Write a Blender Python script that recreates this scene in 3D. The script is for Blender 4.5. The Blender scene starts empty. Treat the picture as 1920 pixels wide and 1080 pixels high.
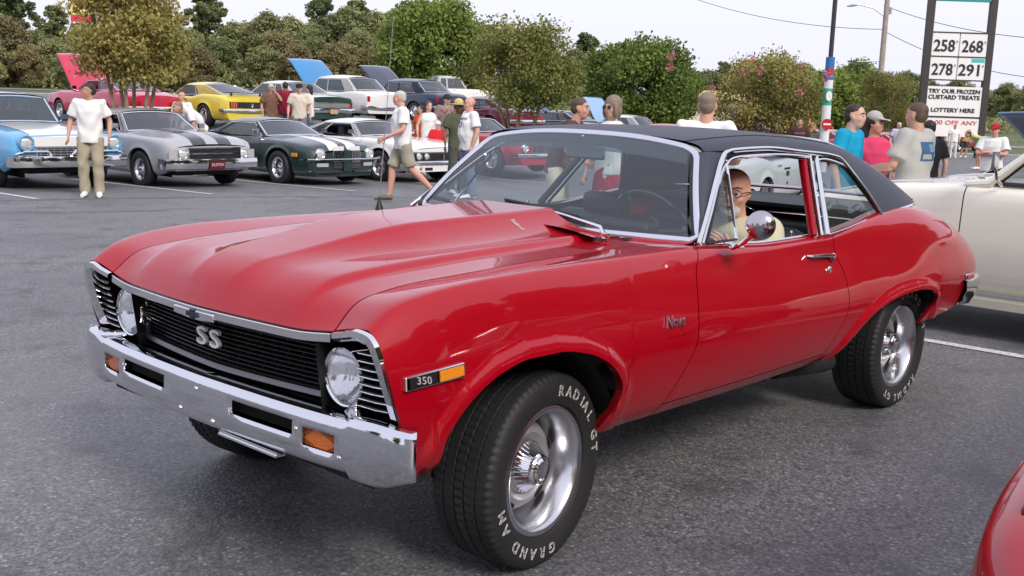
import bpy, bmesh, math, random
import numpy as np
from mathutils import Vector, Matrix
rad = math.radians
scene = bpy.context.scene
C = scene.collection
# ---------------------------------------------------------------- camera
cam_data = bpy.data.cameras.new('camera')
cam = bpy.data.objects.new('camera', cam_data); C.objects.link(cam)
CAMP = Vector((2.602, 3.026, 1.533)); YAW, PIT, ROL, FPX = rad(-137.90), rad(-10.01), rad(1.86), 2042.4
Fv = Vector((math.cos(YAW)*math.cos(PIT), math.sin(YAW)*math.cos(PIT), math.sin(PIT)))
Rv = Fv.cross(Vector((0, 0, 1))).normalized(); Uv = Rv.cross(Fv)
R2 = Rv*math.cos(ROL)+Uv*math.sin(ROL); U2 = -Rv*math.sin(ROL)+Uv*math.cos(ROL)
cam.matrix_world = Matrix(((R2.x, U2.x, -Fv.x, CAMP.x), (R2.y, U2.y, -Fv.y, CAMP.y), (R2.z, U2.z, -Fv.z, CAMP.z), (0, 0, 0, 1)))
cam_data.sensor_width = 36; cam_data.lens = 36*FPX/1920; cam_data.clip_start = 0.05; cam_data.clip_end = 3000
scene.camera = cam
# ---------------------------------------------------------------- light
SUN_AZ, SUN_EL = rad(75), rad(38)      # direction towards the sun (math angle in the ground plane)
world = bpy.data.worlds.new('World'); scene.world = world; world.use_nodes = True
wn = world.node_tree.nodes; wl = world.node_tree.links
for n in list(wn): wn.remove(n)
wo = wn.new('ShaderNodeOutputWorld'); bg = wn.new('ShaderNodeBackground')
sky = wn.new('ShaderNodeTexSky'); sky.sky_type = 'NISHITA'; sky.sun_disc = False
sky.sun_elevation = SUN_EL; sky.sun_rotation = rad(90)-SUN_AZ; sky.dust_density = 4.0; sky.air_density = 1.0; sky.ozone_density = 1.0
mixw = wn.new('ShaderNodeMix'); mixw.data_type = 'RGBA'; mixw.inputs[0].default_value = 0.80
mixw.inputs[7].default_value = (8.45, 8.45, 10.0, 1)       # the pale overcast veil in front of the blue
wl.new(sky.outputs[0], mixw.inputs[6]); wl.new(mixw.outputs[2], bg.inputs[0]); bg.inputs[1].default_value = 0.098
wl.new(bg.outputs[0], wo.inputs[0])
sd = bpy.data.lights.new('sun', 'SUN'); sd.energy = 2.0; sd.angle = rad(18); sd.color = (1.0, .93, .84)
so = bpy.data.objects.new('sun', sd); C.objects.link(so)
sv = Vector((math.cos(SUN_AZ)*math.cos(SUN_EL), math.sin(SUN_AZ)*math.cos(SUN_EL), math.sin(SUN_EL)))
so.rotation_euler = sv.to_track_quat('Z', 'Y').to_euler()
scene.view_settings.view_transform = 'Standard'; scene.view_settings.look = 'None'
scene.view_settings.exposure = 0.42; scene.view_settings.gamma = 1.0; scene.view_settings.use_curve_mapping = False
scene.render.engine = 'CYCLES'; scene.cycles.max_bounces = 8; scene.cycles.transparent_max_bounces = 24
scene.cycles.caustics_reflective = False; scene.cycles.caustics_refractive = False
# ---------------------------------------------------------------- materials
MATS = {}
def mat(name, col=(.5, .5, .5), rough=.5, metal=0, coat=0, spec=.5, alpha=1, emit=None, trans=0, bump=0, bscale=50, var=0, vscale=3, coatr=.03, sheen=0, anis=0):
    if name in MATS: return MATS[name]
    m = bpy.data.materials.new(name); m.use_nodes = True; MATS[name] = m
    nt = m.node_tree; b = nt.nodes['Principled BSDF']
    b.inputs['Base Color'].default_value = (*col, 1); b.inputs['Roughness'].default_value = rough; b.inputs['Metallic'].default_value = metal
    b.inputs['Coat Weight'].default_value = coat; b.inputs['Coat Roughness'].default_value = coatr; b.inputs['Specular IOR Level'].default_value = spec
    b.inputs['Alpha'].default_value = alpha; b.inputs['Transmission Weight'].default_value = trans
    if emit: b.inputs['Emission Color'].default_value = (*emit, 1); b.inputs['Emission Strength'].default_value = 1
    if bump or var:
        tc = nt.nodes.new('ShaderNodeTexCoord')
    if bump:
        nz = nt.nodes.new('ShaderNodeTexNoise'); nz.inputs['Scale'].default_value = bscale; nz.inputs['Detail'].default_value = 4
        bp = nt.nodes.new('ShaderNodeBump'); bp.inputs['Strength'].default_value = bump; bp.inputs['Distance'].default_value = .01
        nt.links.new(tc.outputs['Object'], nz.inputs[0]); nt.links.new(nz.outputs[0], bp.inputs['Height']); nt.links.new(bp.outputs[0], b.inputs['Normal'])
    if var:
        n2 = nt.nodes.new('ShaderNodeTexNoise'); n2.inputs['Scale'].default_value = vscale; n2.inputs['Detail'].default_value = 5
        mx = nt.nodes.new('ShaderNodeMix'); mx.data_type = 'RGBA'
        mr = nt.nodes.new('ShaderNodeMapRange'); mr.inputs[1].default_value = .3; mr.inputs[2].default_value = .7
        mx.inputs[6].default_value = (*[c*(1-var) for c in col], 1); mx.inputs[7].default_value = (*[min(1, c*(1+var)) for c in col], 1)
        nt.links.new(tc.outputs['Object'], n2.inputs[0]); nt.links.new(n2.outputs[0], mr.inputs[0]); nt.links.new(mr.outputs[0], mx.inputs[0]); nt.links.new(mx.outputs[2], b.inputs['Base Color'])
    return m
def paint(name, col, rough=.35, coat=1.0, **k): return mat('paint_'+name, col, rough, coat=coat, spec=.4, coatr=.04, **k)
def glass_mat(name, tint, refl=1.0, body=.12, rough=0.0, dcol=(.30, .38, .42)):
    """thin car glass: tinted see-through with a mirror reflection that grows at grazing angles"""
    if name in MATS: return MATS[name]
    m = bpy.data.materials.new(name); m.use_nodes = True; MATS[name] = m
    nt = m.node_tree; nt.nodes.clear(); N = nt.nodes.new; L = nt.links.new
    out = N('ShaderNodeOutputMaterial'); tr = N('ShaderNodeBsdfTransparent'); gl = N('ShaderNodeBsdfGlossy'); mx = N('ShaderNodeMixShader'); ge = N('ShaderNodeNewGeometry')
    df = N('ShaderNodeBsdfDiffuse'); df.inputs[0].default_value = (*dcol, 1); m2 = N('ShaderNodeMixShader'); m2.inputs[0].default_value = body
    tr.inputs[0].default_value = (*tint, 1); gl.inputs['Roughness'].default_value = rough
    def M(op, a, b=None):
        n = N('ShaderNodeMath'); n.operation = op; n.use_clamp = op in ('ADD', 'MULTIPLY')
        for i, v in enumerate((a, b)):
            if v is None: continue
            if hasattr(v, 'node'): L(v, n.inputs[i])
            else: n.inputs[i].default_value = v
        return n.outputs[0]
    dt = N('ShaderNodeVectorMath'); dt.operation = 'DOT_PRODUCT'; L(ge.outputs['Normal'], dt.inputs[0]); L(ge.outputs['Incoming'], dt.inputs[1])
    f = M('POWER', M('SUBTRACT', 1.0, M('ABSOLUTE', dt.outputs['Value'])), 5.0)
    L(M('MULTIPLY', M('ADD', M('MULTIPLY', f, .93), .07), refl), mx.inputs[0])
    L(tr.outputs[0], m2.inputs[1]); L(df.outputs[0], m2.inputs[2]); L(m2.outputs[0], mx.inputs[1]); L(gl.outputs[0], mx.inputs[2]); L(mx.outputs[0], out.inputs[0])
    return m
chrome = mat('chrome', (.78, .78, .80), .06, 1)
chrome_old = mat('chrome_pitted', (.62, .62, .66), .16, 1, bump=.15, bscale=160)
bumper_chrome = mat('chrome_bumper', (.70, .71, .75), .055, 1, bump=.035, bscale=40)
steel = mat('brushed_steel', (.50, .50, .52), .34, 1)
black_trim = mat('black_trim', (.012, .012, .013), .35)
black_flat = mat('black_flat', (.01, .01, .011), .8)
rubber = mat('tyre_rubber', (.014, .014, .015), .62, bump=.2, bscale=200)
white_letter = mat('raised_letter_white', (.75, .75, .72), .6)
glass = glass_mat('window_glass', (.80, .86, .86), body=.05)
glass_ws = glass_mat('windshield_glass', (.74, .82, .85), body=.07, dcol=(.34, .44, .52))  # bluish diffuse share paints the sky's reflected haze into the windshield
glass_dark = glass_mat('dark_window_glass', (.22, .26, .28), refl=1.3, body=.12)
amber = mat('amber_lens', (.62, .13, .004), .15, coat=1, bump=.5, bscale=120)
red_lens = mat('red_lens', (.45, .005, .005), .15, coat=1)
vinyl = mat('vinyl_roof', (.020, .024, .042), .52, spec=.7, bump=.25, bscale=300)
interior_black = mat('interior_black', (.012, .012, .014), .5, bump=.15, bscale=80)
# ---------------------------------------------------------------- object helpers
def link(o, parent=None):
    C.objects.link(o)
    if parent is not None: o.parent = parent
    return o
def thing(name, label, cat, loc=(0, 0, 0), rz=0, group=None):
    o = bpy.data.objects.new(name, None); link(o); o.location = loc; o.rotation_euler = (0, 0, rz); o.empty_display_size = .3
    o['label'] = label; o['category'] = cat
    if group: o['group'] = group
    return o
def tag(o, label, cat, group=None):
    o['label'] = label; o['category'] = cat
    if group: o['group'] = group
    return o
class MB:
    def __init__(s): s.v = []; s.f = []
    def add(s, v, f):
        n = len(s.v); s.v.extend([tuple(map(float, p)) for p in v]); s.f.extend([tuple(i+n for i in q) for q in f]); return s
    def grid(s, P, closed_u=False, closed_v=False, flip=False):
        """P: (n, m, 3) array of points"""
        P = np.asarray(P, float); n, m = P.shape[:2]; f = []
        for i in range(n if closed_u else n-1):
            for j in range(m if closed_v else m-1):
                a, b, c, d = i*m+j, ((i+1) % n)*m+j, ((i+1) % n)*m+(j+1) % m, i*m+(j+1) % m
                f.append((a, d, c, b) if flip else (a, b, c, d))
        return s.add(P.reshape(-1, 3), f)
    def box(s, c, d, M=None, taper=1.0):
        x, y, z = [k/2 for k in d]; v = []
        for sz in (-1, 1):
            t = taper if sz > 0 else 1
            for a, b in ((-1, -1), (1, -1), (1, 1), (-1, 1)): v.append(Vector((a*x*t, b*y*t, sz*z)))
        if M is not None: v = [M @ p for p in v]
        v = [p+Vector(c) for p in v]
        return s.add(v, [(3, 2, 1, 0), (4, 5, 6, 7), (0, 1, 5, 4), (1, 2, 6, 5), (2, 3, 7, 6), (3, 0, 4, 7)])
    def tube(s, pts, r, n=8, ry=None, cap=True, up=(0, 0, 1)):
        pts = [Vector(p) for p in pts]; k = len(pts); rs = r if hasattr(r, '__len__') else [r]*k; rys = rs if ry is None else (ry if hasattr(ry, '__len__') else [ry]*k)
        P = []; upv = Vector(up)
        for i in range(k):
            t = (pts[min(i+1, k-1)]-pts[max(i-1, 0)]).normalized()
            a = t.cross(upv)
            if a.length < 1e-3: a = t.cross(Vector((1, 0, 0)))
            a.normalize(); b = a.cross(t).normalized()
            P.append([pts[i]+a*math.cos(2*math.pi*j/n)*rs[i]+b*math.sin(2*math.pi*j/n)*rys[i] for j in range(n)])
        n0 = len(s.v); s.grid(P, closed_v=True, flip=True)
        if cap: s.f.append(tuple(n0+j for j in range(n))[::-1]); s.f.append(tuple(n0+(k-1)*n+j for j in range(n)))
        return s
    def lathe(s, prof, n=32, axis='y', c=(0, 0, 0), mod=None):
        """prof: list of (r, h) ; h along the axis"""
        P = []
        for i in range(n):
            a = 2*math.pi*i/n; row = []
            for j, (r, h) in enumerate(prof):
                if mod: r, h, a2 = mod(i, j, r, h, a)
                else: a2 = a
                if axis == 'y': row.append((c[0]+r*math.cos(a2), c[1]+h, c[2]+r*math.sin(a2)))
                elif axis == 'z': row.append((c[0]+r*math.cos(a2), c[1]+r*math.sin(a2), c[2]+h))
                else: row.append((c[0]+h, c[1]+r*math.cos(a2), c[2]+r*math.sin(a2)))
            P.append(row)
        return s.grid(P, closed_u=True, flip=(axis == 'y'))
    def prism(s, poly, h0, h1, fn):
        """extrude a 2D polygon; fn maps (a, b, h) to a 3D point"""
        n = len(poly); v = [fn(a, b, h0) for a, b in poly]+[fn(a, b, h1) for a, b in poly]
        f = [tuple(range(n))[::-1], tuple(range(n, 2*n))]+[(i, (i+1) % n, n+(i+1) % n, n+i) for i in range(n)]
        return s.add(v, f)
    def mirror(s):
        n = len(s.v); s.v += [(x, -y, z) for x, y, z in s.v]; s.f += [tuple(i+n for i in q)[::-1] for q in s.f[:]]; return s
    def xform(s, fn): s.v = [tuple(fn(*p)) for p in s.v]; return s
    def obj(s, name, m, parent=None, smooth=True, kind=None, bevel=0, label=None, sharp=40, solid=0, subsurf=0, offset=0):
        me = bpy.data.meshes.new(name); me.from_pydata(s.v, [], s.f)
        if smooth: me.polygons.foreach_set('use_smooth', [True]*len(me.polygons))
        me.materials.append(m); me.update()
        if smooth and sharp and len(me.polygons) < 60000: me.set_sharp_from_angle(angle=rad(sharp))
        o = bpy.data.objects.new(name, me); link(o, parent)
        if kind: o['kind'] = kind
        if label: o['label'] = label
        if solid: md = o.modifiers.new('s', 'SOLIDIFY'); md.thickness = solid; md.offset = offset
        if bevel: md = o.modifiers.new('b', 'BEVEL'); md.width = bevel; md.segments = 2; md.limit_method = 'ANGLE'
        if subsurf: md = o.modifiers.new('ss', 'SUBSURF'); md.levels = md.render_levels = subsurf
        return o
def mirror_obj(o, parent=None):
    """a mirrored twin (across y=0) with its own mesh"""
    me = o.data.copy(); me.transform(Matrix.Scale(-1, 4, (0, 1, 0))); me.flip_normals()
    c = o.copy(); c.data = me; link(c, parent if parent is not None else o.parent); return c
def copy_tree(o, parent=None):
    c = o.copy(); C.objects.link(c)
    if parent is not None: c.parent = parent
    for ch in list(o.children): copy_tree(ch, c)
    return c
_TXT = {}
def text_mesh(s, size, extrude=.002, outline=0, bold=0, align='CENTER', spacing=1.0):
    """verts (x right, y up, z out) and faces of a piece of text in the built-in font"""
    key = (s, size, extrude, outline, bold, align, spacing)
    if key in _TXT: return _TXT[key]
    cu = bpy.data.curves.new('t', 'FONT'); cu.body = s; cu.size = size; cu.align_x = align; cu.align_y = 'CENTER'; cu.space_character = spacing; cu.resolution_u = 3
    if outline: cu.fill_mode = 'NONE'; cu.bevel_depth = outline; cu.bevel_resolution = 0
    else: cu.extrude = extrude; cu.offset = bold
    ob = bpy.data.objects.new('t', cu); C.objects.link(ob)
    bpy.context.view_layer.update()
    me = bpy.data.meshes.new_from_object(ob.evaluated_get(bpy.context.evaluated_depsgraph_get()))
    v = [tuple(p.co) for p in me.vertices]; f = [tuple(p.vertices) for p in me.polygons]
    bpy.data.objects.remove(ob); bpy.data.meshes.remove(me); bpy.data.curves.remove(cu)
    _TXT[key] = (v, f); return v, f
# ---------------------------------------------------------------- interpolation
def pchip(xk, yk, x):
    xk = np.asarray(xk, float); yk = np.asarray(yk, float); x = np.asarray(x, float)
    if xk[0] > xk[-1]: xk = xk[::-1]; yk = yk[::-1]
    h = np.diff(xk); d = np.diff(yk)/h; m = np.zeros(len(xk))
    if len(xk) == 2: m[:] = d[0]
    else:
        for i in range(1, len(xk)-1):
            if d[i-1]*d[i] > 0:
                w1 = 2*h[i]+h[i-1]; w2 = h[i]+2*h[i-1]; m[i] = (w1+w2)/(w1/d[i-1]+w2/d[i])
        m[0] = ((2*h[0]+h[1])*d[0]-h[0]*d[1])/(h[0]+h[1]); m[-1] = ((2*h[-1]+h[-2])*d[-1]-h[-1]*d[-2])/(h[-1]+h[-2])
    xc = np.clip(x, xk[0], xk[-1]); i = np.clip(np.searchsorted(xk, xc)-1, 0, len(xk)-2); t = (xc-xk[i])/h[i]
    return (2*t**3-3*t**2+1)*yk[i]+(t**3-2*t**2+t)*h[i]*m[i]+(-2*t**3+3*t**2)*yk[i+1]+(t**3-t**2)*h[i]*m[i+1]
def sstep(a, b, x):
    t = np.clip((np.asarray(x, float)-a)/(b-a), 0, 1); return t*t*(3-2*t)
def spline_mat(n, uu):
    """matrix that maps n knot values (unit spacing, natural cubic spline) to values at uu in [0,1]"""
    A = np.zeros((n, n)); B = np.zeros((n, n)); A[0, 0] = A[-1, -1] = 1
    for i in range(1, n-1): A[i, i-1] = 1; A[i, i] = 4; A[i, i+1] = 1; B[i, i-1] = 6; B[i, i] = -12; B[i, i+1] = 6
    M = np.linalg.solve(A, B); W = np.zeros((len(uu), n)); p = np.asarray(uu)*(n-1)
    for k, q in enumerate(p):
        i = int(min(max(math.floor(q), 0), n-2)); t = q-i; e = np.zeros(n)
        a = (1-t); W[k, i] += a; W[k, i+1] += t
        W[k] += ((a**3-a)/6)*M[i]+((t**3-t)/6)*M[i+1]
    return W
class Surf:
    """side surface y,z of (x,u): rows run lengthwise, u goes from the sill to the top"""
    def __init__(s, rows, x0, x1, nx=320, nu=90, sm=.03):
        s.x0, s.x1, s.nx, s.nu = x0, x1, nx, nu; X = np.linspace(x0, x1, nx); U = np.linspace(0, 1, nu)
        Yr = np.array([pchip([p[0] for p in r], [p[1] for p in r], X) for r in rows]); Zr = np.array([pchip([p[0] for p in r], [p[2] for p in r], X) for r in rows])
        W = spline_mat(len(rows), U); s.Y = (W@Yr).T; s.Z = (W@Zr).T       # (nx, nu)
        k = max(1, int(sm*3/((x1-x0)/nx))); w = np.exp(-.5*(np.arange(-k, k+1)/(k/3))**2); w /= w.sum()
        for T in (s.Y, s.Z):
            P = np.vstack([2*T[0]-T[k:0:-1], T, 2*T[-1]-T[-2:-k-2:-1]])
            T[:] = np.array([np.convolve(P[:, j], w, 'valid') for j in range(T.shape[1])]).T
    def __call__(s, x, u):
        a = np.clip((np.asarray(x, float)-s.x0)/(s.x1-s.x0)*(s.nx-1), 0, s.nx-1.0001); b = np.clip(np.asarray(u, float)*(s.nu-1), 0, s.nu-1.0001)
        i = a.astype(int); j = b.astype(int); p = a-i; q = b-j
        f = lambda T: T[i, j]*(1-p)*(1-q)+T[i+1, j]*p*(1-q)+T[i, j+1]*(1-p)*q+T[i+1, j+1]*p*q
        return f(s.Y), f(s.Z)
    def u_at_z(s, x, z):
        a = np.clip((x-s.x0)/(s.x1-s.x0)*(s.nx-1), 0, s.nx-1.0001); i = int(a); p = a-i
        col = s.Z[i]*(1-p)+s.Z[i+1]*p; return float(np.interp(z, np.maximum.accumulate(col), np.linspace(0, 1, s.nu)))
def arch_z(pts):
    xs = [p[0] for p in pts]; zs = [p[1] for p in pts]
    return lambda x: float(pchip(xs, zs, x)) if min(xs) <= x <= max(xs) else None
def ell_arch(xc, zc, w, h, p=2.2):
    return [(xc+w*c, zc+h*max(0, 1-abs(c)**p)**(1/p)) for c in [math.cos(math.pi*k/24) for k in range(25)]]
def panel(S, xa, xb, u0, u1, nx, nu, arch=None, flare=.016, lip=.035, flange=.012, thick=True, aflange=.05):
    """a body panel cut from the side surface S; returns an MB. arch = list of (x, z) points of the wheel opening"""
    fa = xa if callable(xa) else (lambda u: np.zeros_like(u)+xa); fb = xb if callable(xb) else (lambda u: np.zeros_like(u)+xb)
    s = list(np.linspace(0, 1, nx)); az = None
    um = (u0+u1)/2; A, B = float(fa(np.array([um]))[0]), float(fb(np.array([um]))[0])
    if arch:
        az = arch_z(sorted(arch)); axs = [p[0] for p in arch]
        for p in sorted(arch):
            for dx in (-.0015, .0015): s.append(((p[0]+dx)-A)/(B-A))
        s += [((min(axs)-.004)-A)/(B-A), ((max(axs)+.004)-A)/(B-A)]
        s = sorted(set(round(k, 5) for k in s if 0 <= k <= 1))
    T = np.linspace(0, 1, nu)**1.0; P = np.zeros((len(s), nu, 3)); edge = []
    for i, k in enumerate(s):
        ul = u0
        if az:
            for _ in range(6):
                x = float(fa(np.array([ul]))[0])*(1-k)+float(fb(np.array([ul]))[0])*k; z = az(x)
                ul = u0 if z is None else max(u0, min(u1-.02, S.u_at_z(x, z)))
        uu = ul+(u1-ul)*T; X = fa(uu)*(1-k)+fb(uu)*k; Y, Z = S(X, uu)
        P[i, :, 0] = X; P[i, :, 1] = Y; P[i, :, 2] = Z; edge.append(ul > u0+1e-4)
    if arch:
        ap = np.array(sorted(arch)); seg = []
        for a, b in zip(ap[:-1], ap[1:]):
            for t in np.linspace(0, 1, 4, endpoint=False): seg.append(a*(1-t)+b*t)
        seg = np.array(seg); d = np.sqrt(((P[:, :, None, 0]-seg[:, 0])**2+(P[:, :, None, 2]-seg[:, 1])**2).min(2))
        P[:, :, 1] += flare*(1-sstep(lip*.75, lip*1.6, d))
    mb = MB(); mb.grid(P)
    if thick:      # turn the edges inwards so the panel has thickness
        def rim(pts, fl):
            q = np.array(pts); r = q.copy(); r[:, 1] -= fl
            mb.grid(np.stack([q, r])); mb.grid(np.stack([r, q]))
        rim(P[0], flange); rim(P[-1], flange)
        rim(P[:, 0], aflange if arch else flange)
    return mb, P
# ================================================================ ground
def asphalt_mat():
    m = bpy.data.materials.new('asphalt'); m.use_nodes = True; nt = m.node_tree; b = nt.nodes['Principled BSDF']; N = nt.nodes.new; L = nt.links.new
    tc = N('ShaderNodeTexCoord')
    def noise(s, d=4, r=.5):
        n = N('ShaderNodeTexNoise'); n.inputs['Scale'].default_value = s; n.inputs['Detail'].default_value = d; n.inputs['Roughness'].default_value = r; L(tc.outputs['Object'], n.inputs[0]); return n.outputs[0]
    def ramp(src, stops):
        r = N('ShaderNodeValToRGB'); L(src, r.inputs[0]); e = r.color_ramp.elements
        while len(e) < len(stops): e.new(.5)
        for q, (p, c) in zip(e, stops): q.position = p; q.color = (*c, 1) if hasattr(c, '__len__') else (c, c, c, 1)
        return r.outputs[0]
    def mixc(f, a, c, mode='MIX'):
        x = N('ShaderNodeMix'); x.data_type = 'RGBA'; x.blend_type = mode
        for v, s in ((f, 0), (a, 6), (c, 7)):
            if hasattr(v, 'node'): L(v, x.inputs[s])
            else: x.inputs[s].default_value = v if s == 0 else (*v, 1)
        return x.outputs[2]
    vor = N('ShaderNodeTexVoronoi'); vor.inputs['Scale'].default_value = 78; L(tc.outputs['Object'], vor.inputs[0])
    stones = ramp(vor.outputs['Color'], [(.0, (.075, .075, .080)), (.45, (.172, .172, .180)), (.78, (.250, .250, .258)), (1, (.60, .59, .57))])
    gaps = ramp(vor.outputs['Distance'], [(.25, 1.0), (.75, .30)])
    c = mixc(1.0, stones, gaps, 'MULTIPLY')
    c = mixc(ramp(noise(38, 3), [(.40, 0), (.75, .5)]), c, (.24, .24, .25))
    c = mixc(ramp(noise(.55, 5, .6), [(.30, .75), (.58, 0)]), c, (.085, .086, .094))         # large worn / darker areas
    c = mixc(ramp(noise(2.1, 6, .7), [(.52, 0), (.66, .72)]), c, (.040, .040, .044)); c = mixc(ramp(noise(.23, 3, .5), [(.45, 0), (.65, .35)]), c, (.16, .16, .165))        # oil drips
    c = mixc(ramp(noise(9, 4, .6), [(.66, 0), (.72, .6)]), c, (.03, .03, .033))
    L(c, b.inputs['Base Color']); b.inputs['Roughness'].default_value = .58; b.inputs['Specular IOR Level'].default_value = .65
    bp = N('ShaderNodeBump'); bp.inputs['Strength'].default_value = .55; bp.inputs['Distance'].default_value = .004; L(vor.outputs['Distance'], bp.inputs['Height']); bp.invert = True; L(bp.outputs[0], b.inputs['Normal'])
    return m
asphalt = asphalt_mat()
FH = Vector((math.cos(YAW), math.sin(YAW))); RH = Vector((math.sin(YAW), -math.cos(YAW)))     # horizontal forward / right of the view
def DL(x, y):
    p = Vector((x, y))-Vector((CAMP.x, CAMP.y)); return p.dot(FH), p.dot(RH)
def XY(D, Lt): p = Vector((CAMP.x, CAMP.y))+FH*D+RH*Lt; return p.x, p.y
def ghD(D, Lt):
    """height of the ground: the lot falls away from the foreground, then rises on the left"""
    a = np.interp(D, [-80, 0, 7, 12, 17, 22, 26, 28, 30, 32, 34, 36, 38.5, 42, 46, 60, 110, 200, 900], [.8, 0, 0, -.06, -.19, -.36, -.44, -.22, .12, .27, .34, .38, .46, .52, .62, .80, .95, 1.0, 1.2])
    b = np.interp(D, [-80, 0, 7, 17, 30, 40, 58, 90, 140, 900], [.8, 0, 0, -.22, -.52, -.68, -.84, -1.0, -.8, .5])
    w = float(sstep(-5, 6, Lt))*float(sstep(8, 26, D))+float(sstep(3, 14, Lt))*(1-float(sstep(8, 26, D))); return float(a*(1-w)+b*w)
def gz(x, y): return ghD(*DL(x, y))
def pix(px, py, D):
    """world point seen at pixel (px,py) of the 1920x1080 photograph at depth D along the view"""
    d = Fv+R2*((px-960)/FPX)-U2*((py-540)/FPX); return CAMP+d*D
def gpt(px, D):
    """ground point in image column px at view depth D"""
    p = pix(px, 300, D)
    for _ in range(6):
        z = gz(p.x, p.y); q = pix(px, 300, D); u = (z-q.z)/U2.z; p = q+U2*u
    return Vector((p.x, p.y, gz(p.x, p.y)))
def surface(name, m, f, Ds, Ls, z0=0.0, kind='structure'):
    P = np.zeros((len(Ds), len(Ls), 3))
    for i, D in enumerate(Ds):
        for j, l in enumerate(Ls): x, y = XY(D, l); P[i, j] = (x, y, ghD(D, l)+z0)
    mb = MB(); mb.grid(P, flip=False); o = mb.obj(name, m, None, kind=kind, sharp=0); return o
Dg = [-400, -200]+list(np.linspace(-70, 0, 8))+list(np.linspace(2, 62, 61))
Lg = [-400, -150]+list(np.linspace(-60, 60, 81))+[150, 400]
o = surface('parking_lot', asphalt, None, Dg, Lg)
grass = mat('grass', (.085, .11, .035), .95, var=.45, vscale=1.3, bump=.6, bscale=14)
surface('grass_field', grass, None, list(np.linspace(62, 150, 45))+[200, 400, 1500], [-1200, -400, -150]+list(np.linspace(-60, 60, 41))+[150, 400, 1200], z0=.02)
road = mat('far_road', (.20, .195, .19), .85, var=.1)
surface('far_road', road, None, [74, 77, 80], np.linspace(-120, 120, 61), z0=.05)
def line_mark(px0, D0, px1, D1, w=.10, name='parking_line', m=None):
    a, b = gpt(px0, D0), gpt(px1, D1); d = (b-a); n = Vector((-d.y, d.x, 0)).normalized()*w/2; k = max(2, int(d.length/.5)); P = []
    for i in range(k+1):
        p = a+d*(i/k); P.append([(p+n).x, (p+n).y, gz(p.x, p.y)+.006]); 
    Q = []
    for i in range(k+1): p = a+d*(i/k); Q.append([(p-n).x, (p-n).y, gz(p.x, p.y)+.006])
    mb = MB(); mb.grid(np.stack([np.array(P), np.array(Q)])); o = mb.obj(name, m or line_white, None, kind='structure'); return o
line_white = mat('line_paint', (.55, .55, .56), .7, var=.3, vscale=30)
def zmark(p0, p1, w=.10):
    a, b = Vector(p0), Vector(p1); d = b-a; n = Vector((-d.y, d.x)).normalized()*w/2; k = 12
    P = [[((a+d*t)+n*s).x, ((a+d*t)+n*s).y, gz(*((a+d*t)+n*s))+.006] for s in (1, -1) for t in np.linspace(0, 1, k)]
    mb = MB(); mb.grid(np.array(P).reshape(2, k, 3)); return mb.obj('parking_line', line_white, None, kind='structure')
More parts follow.
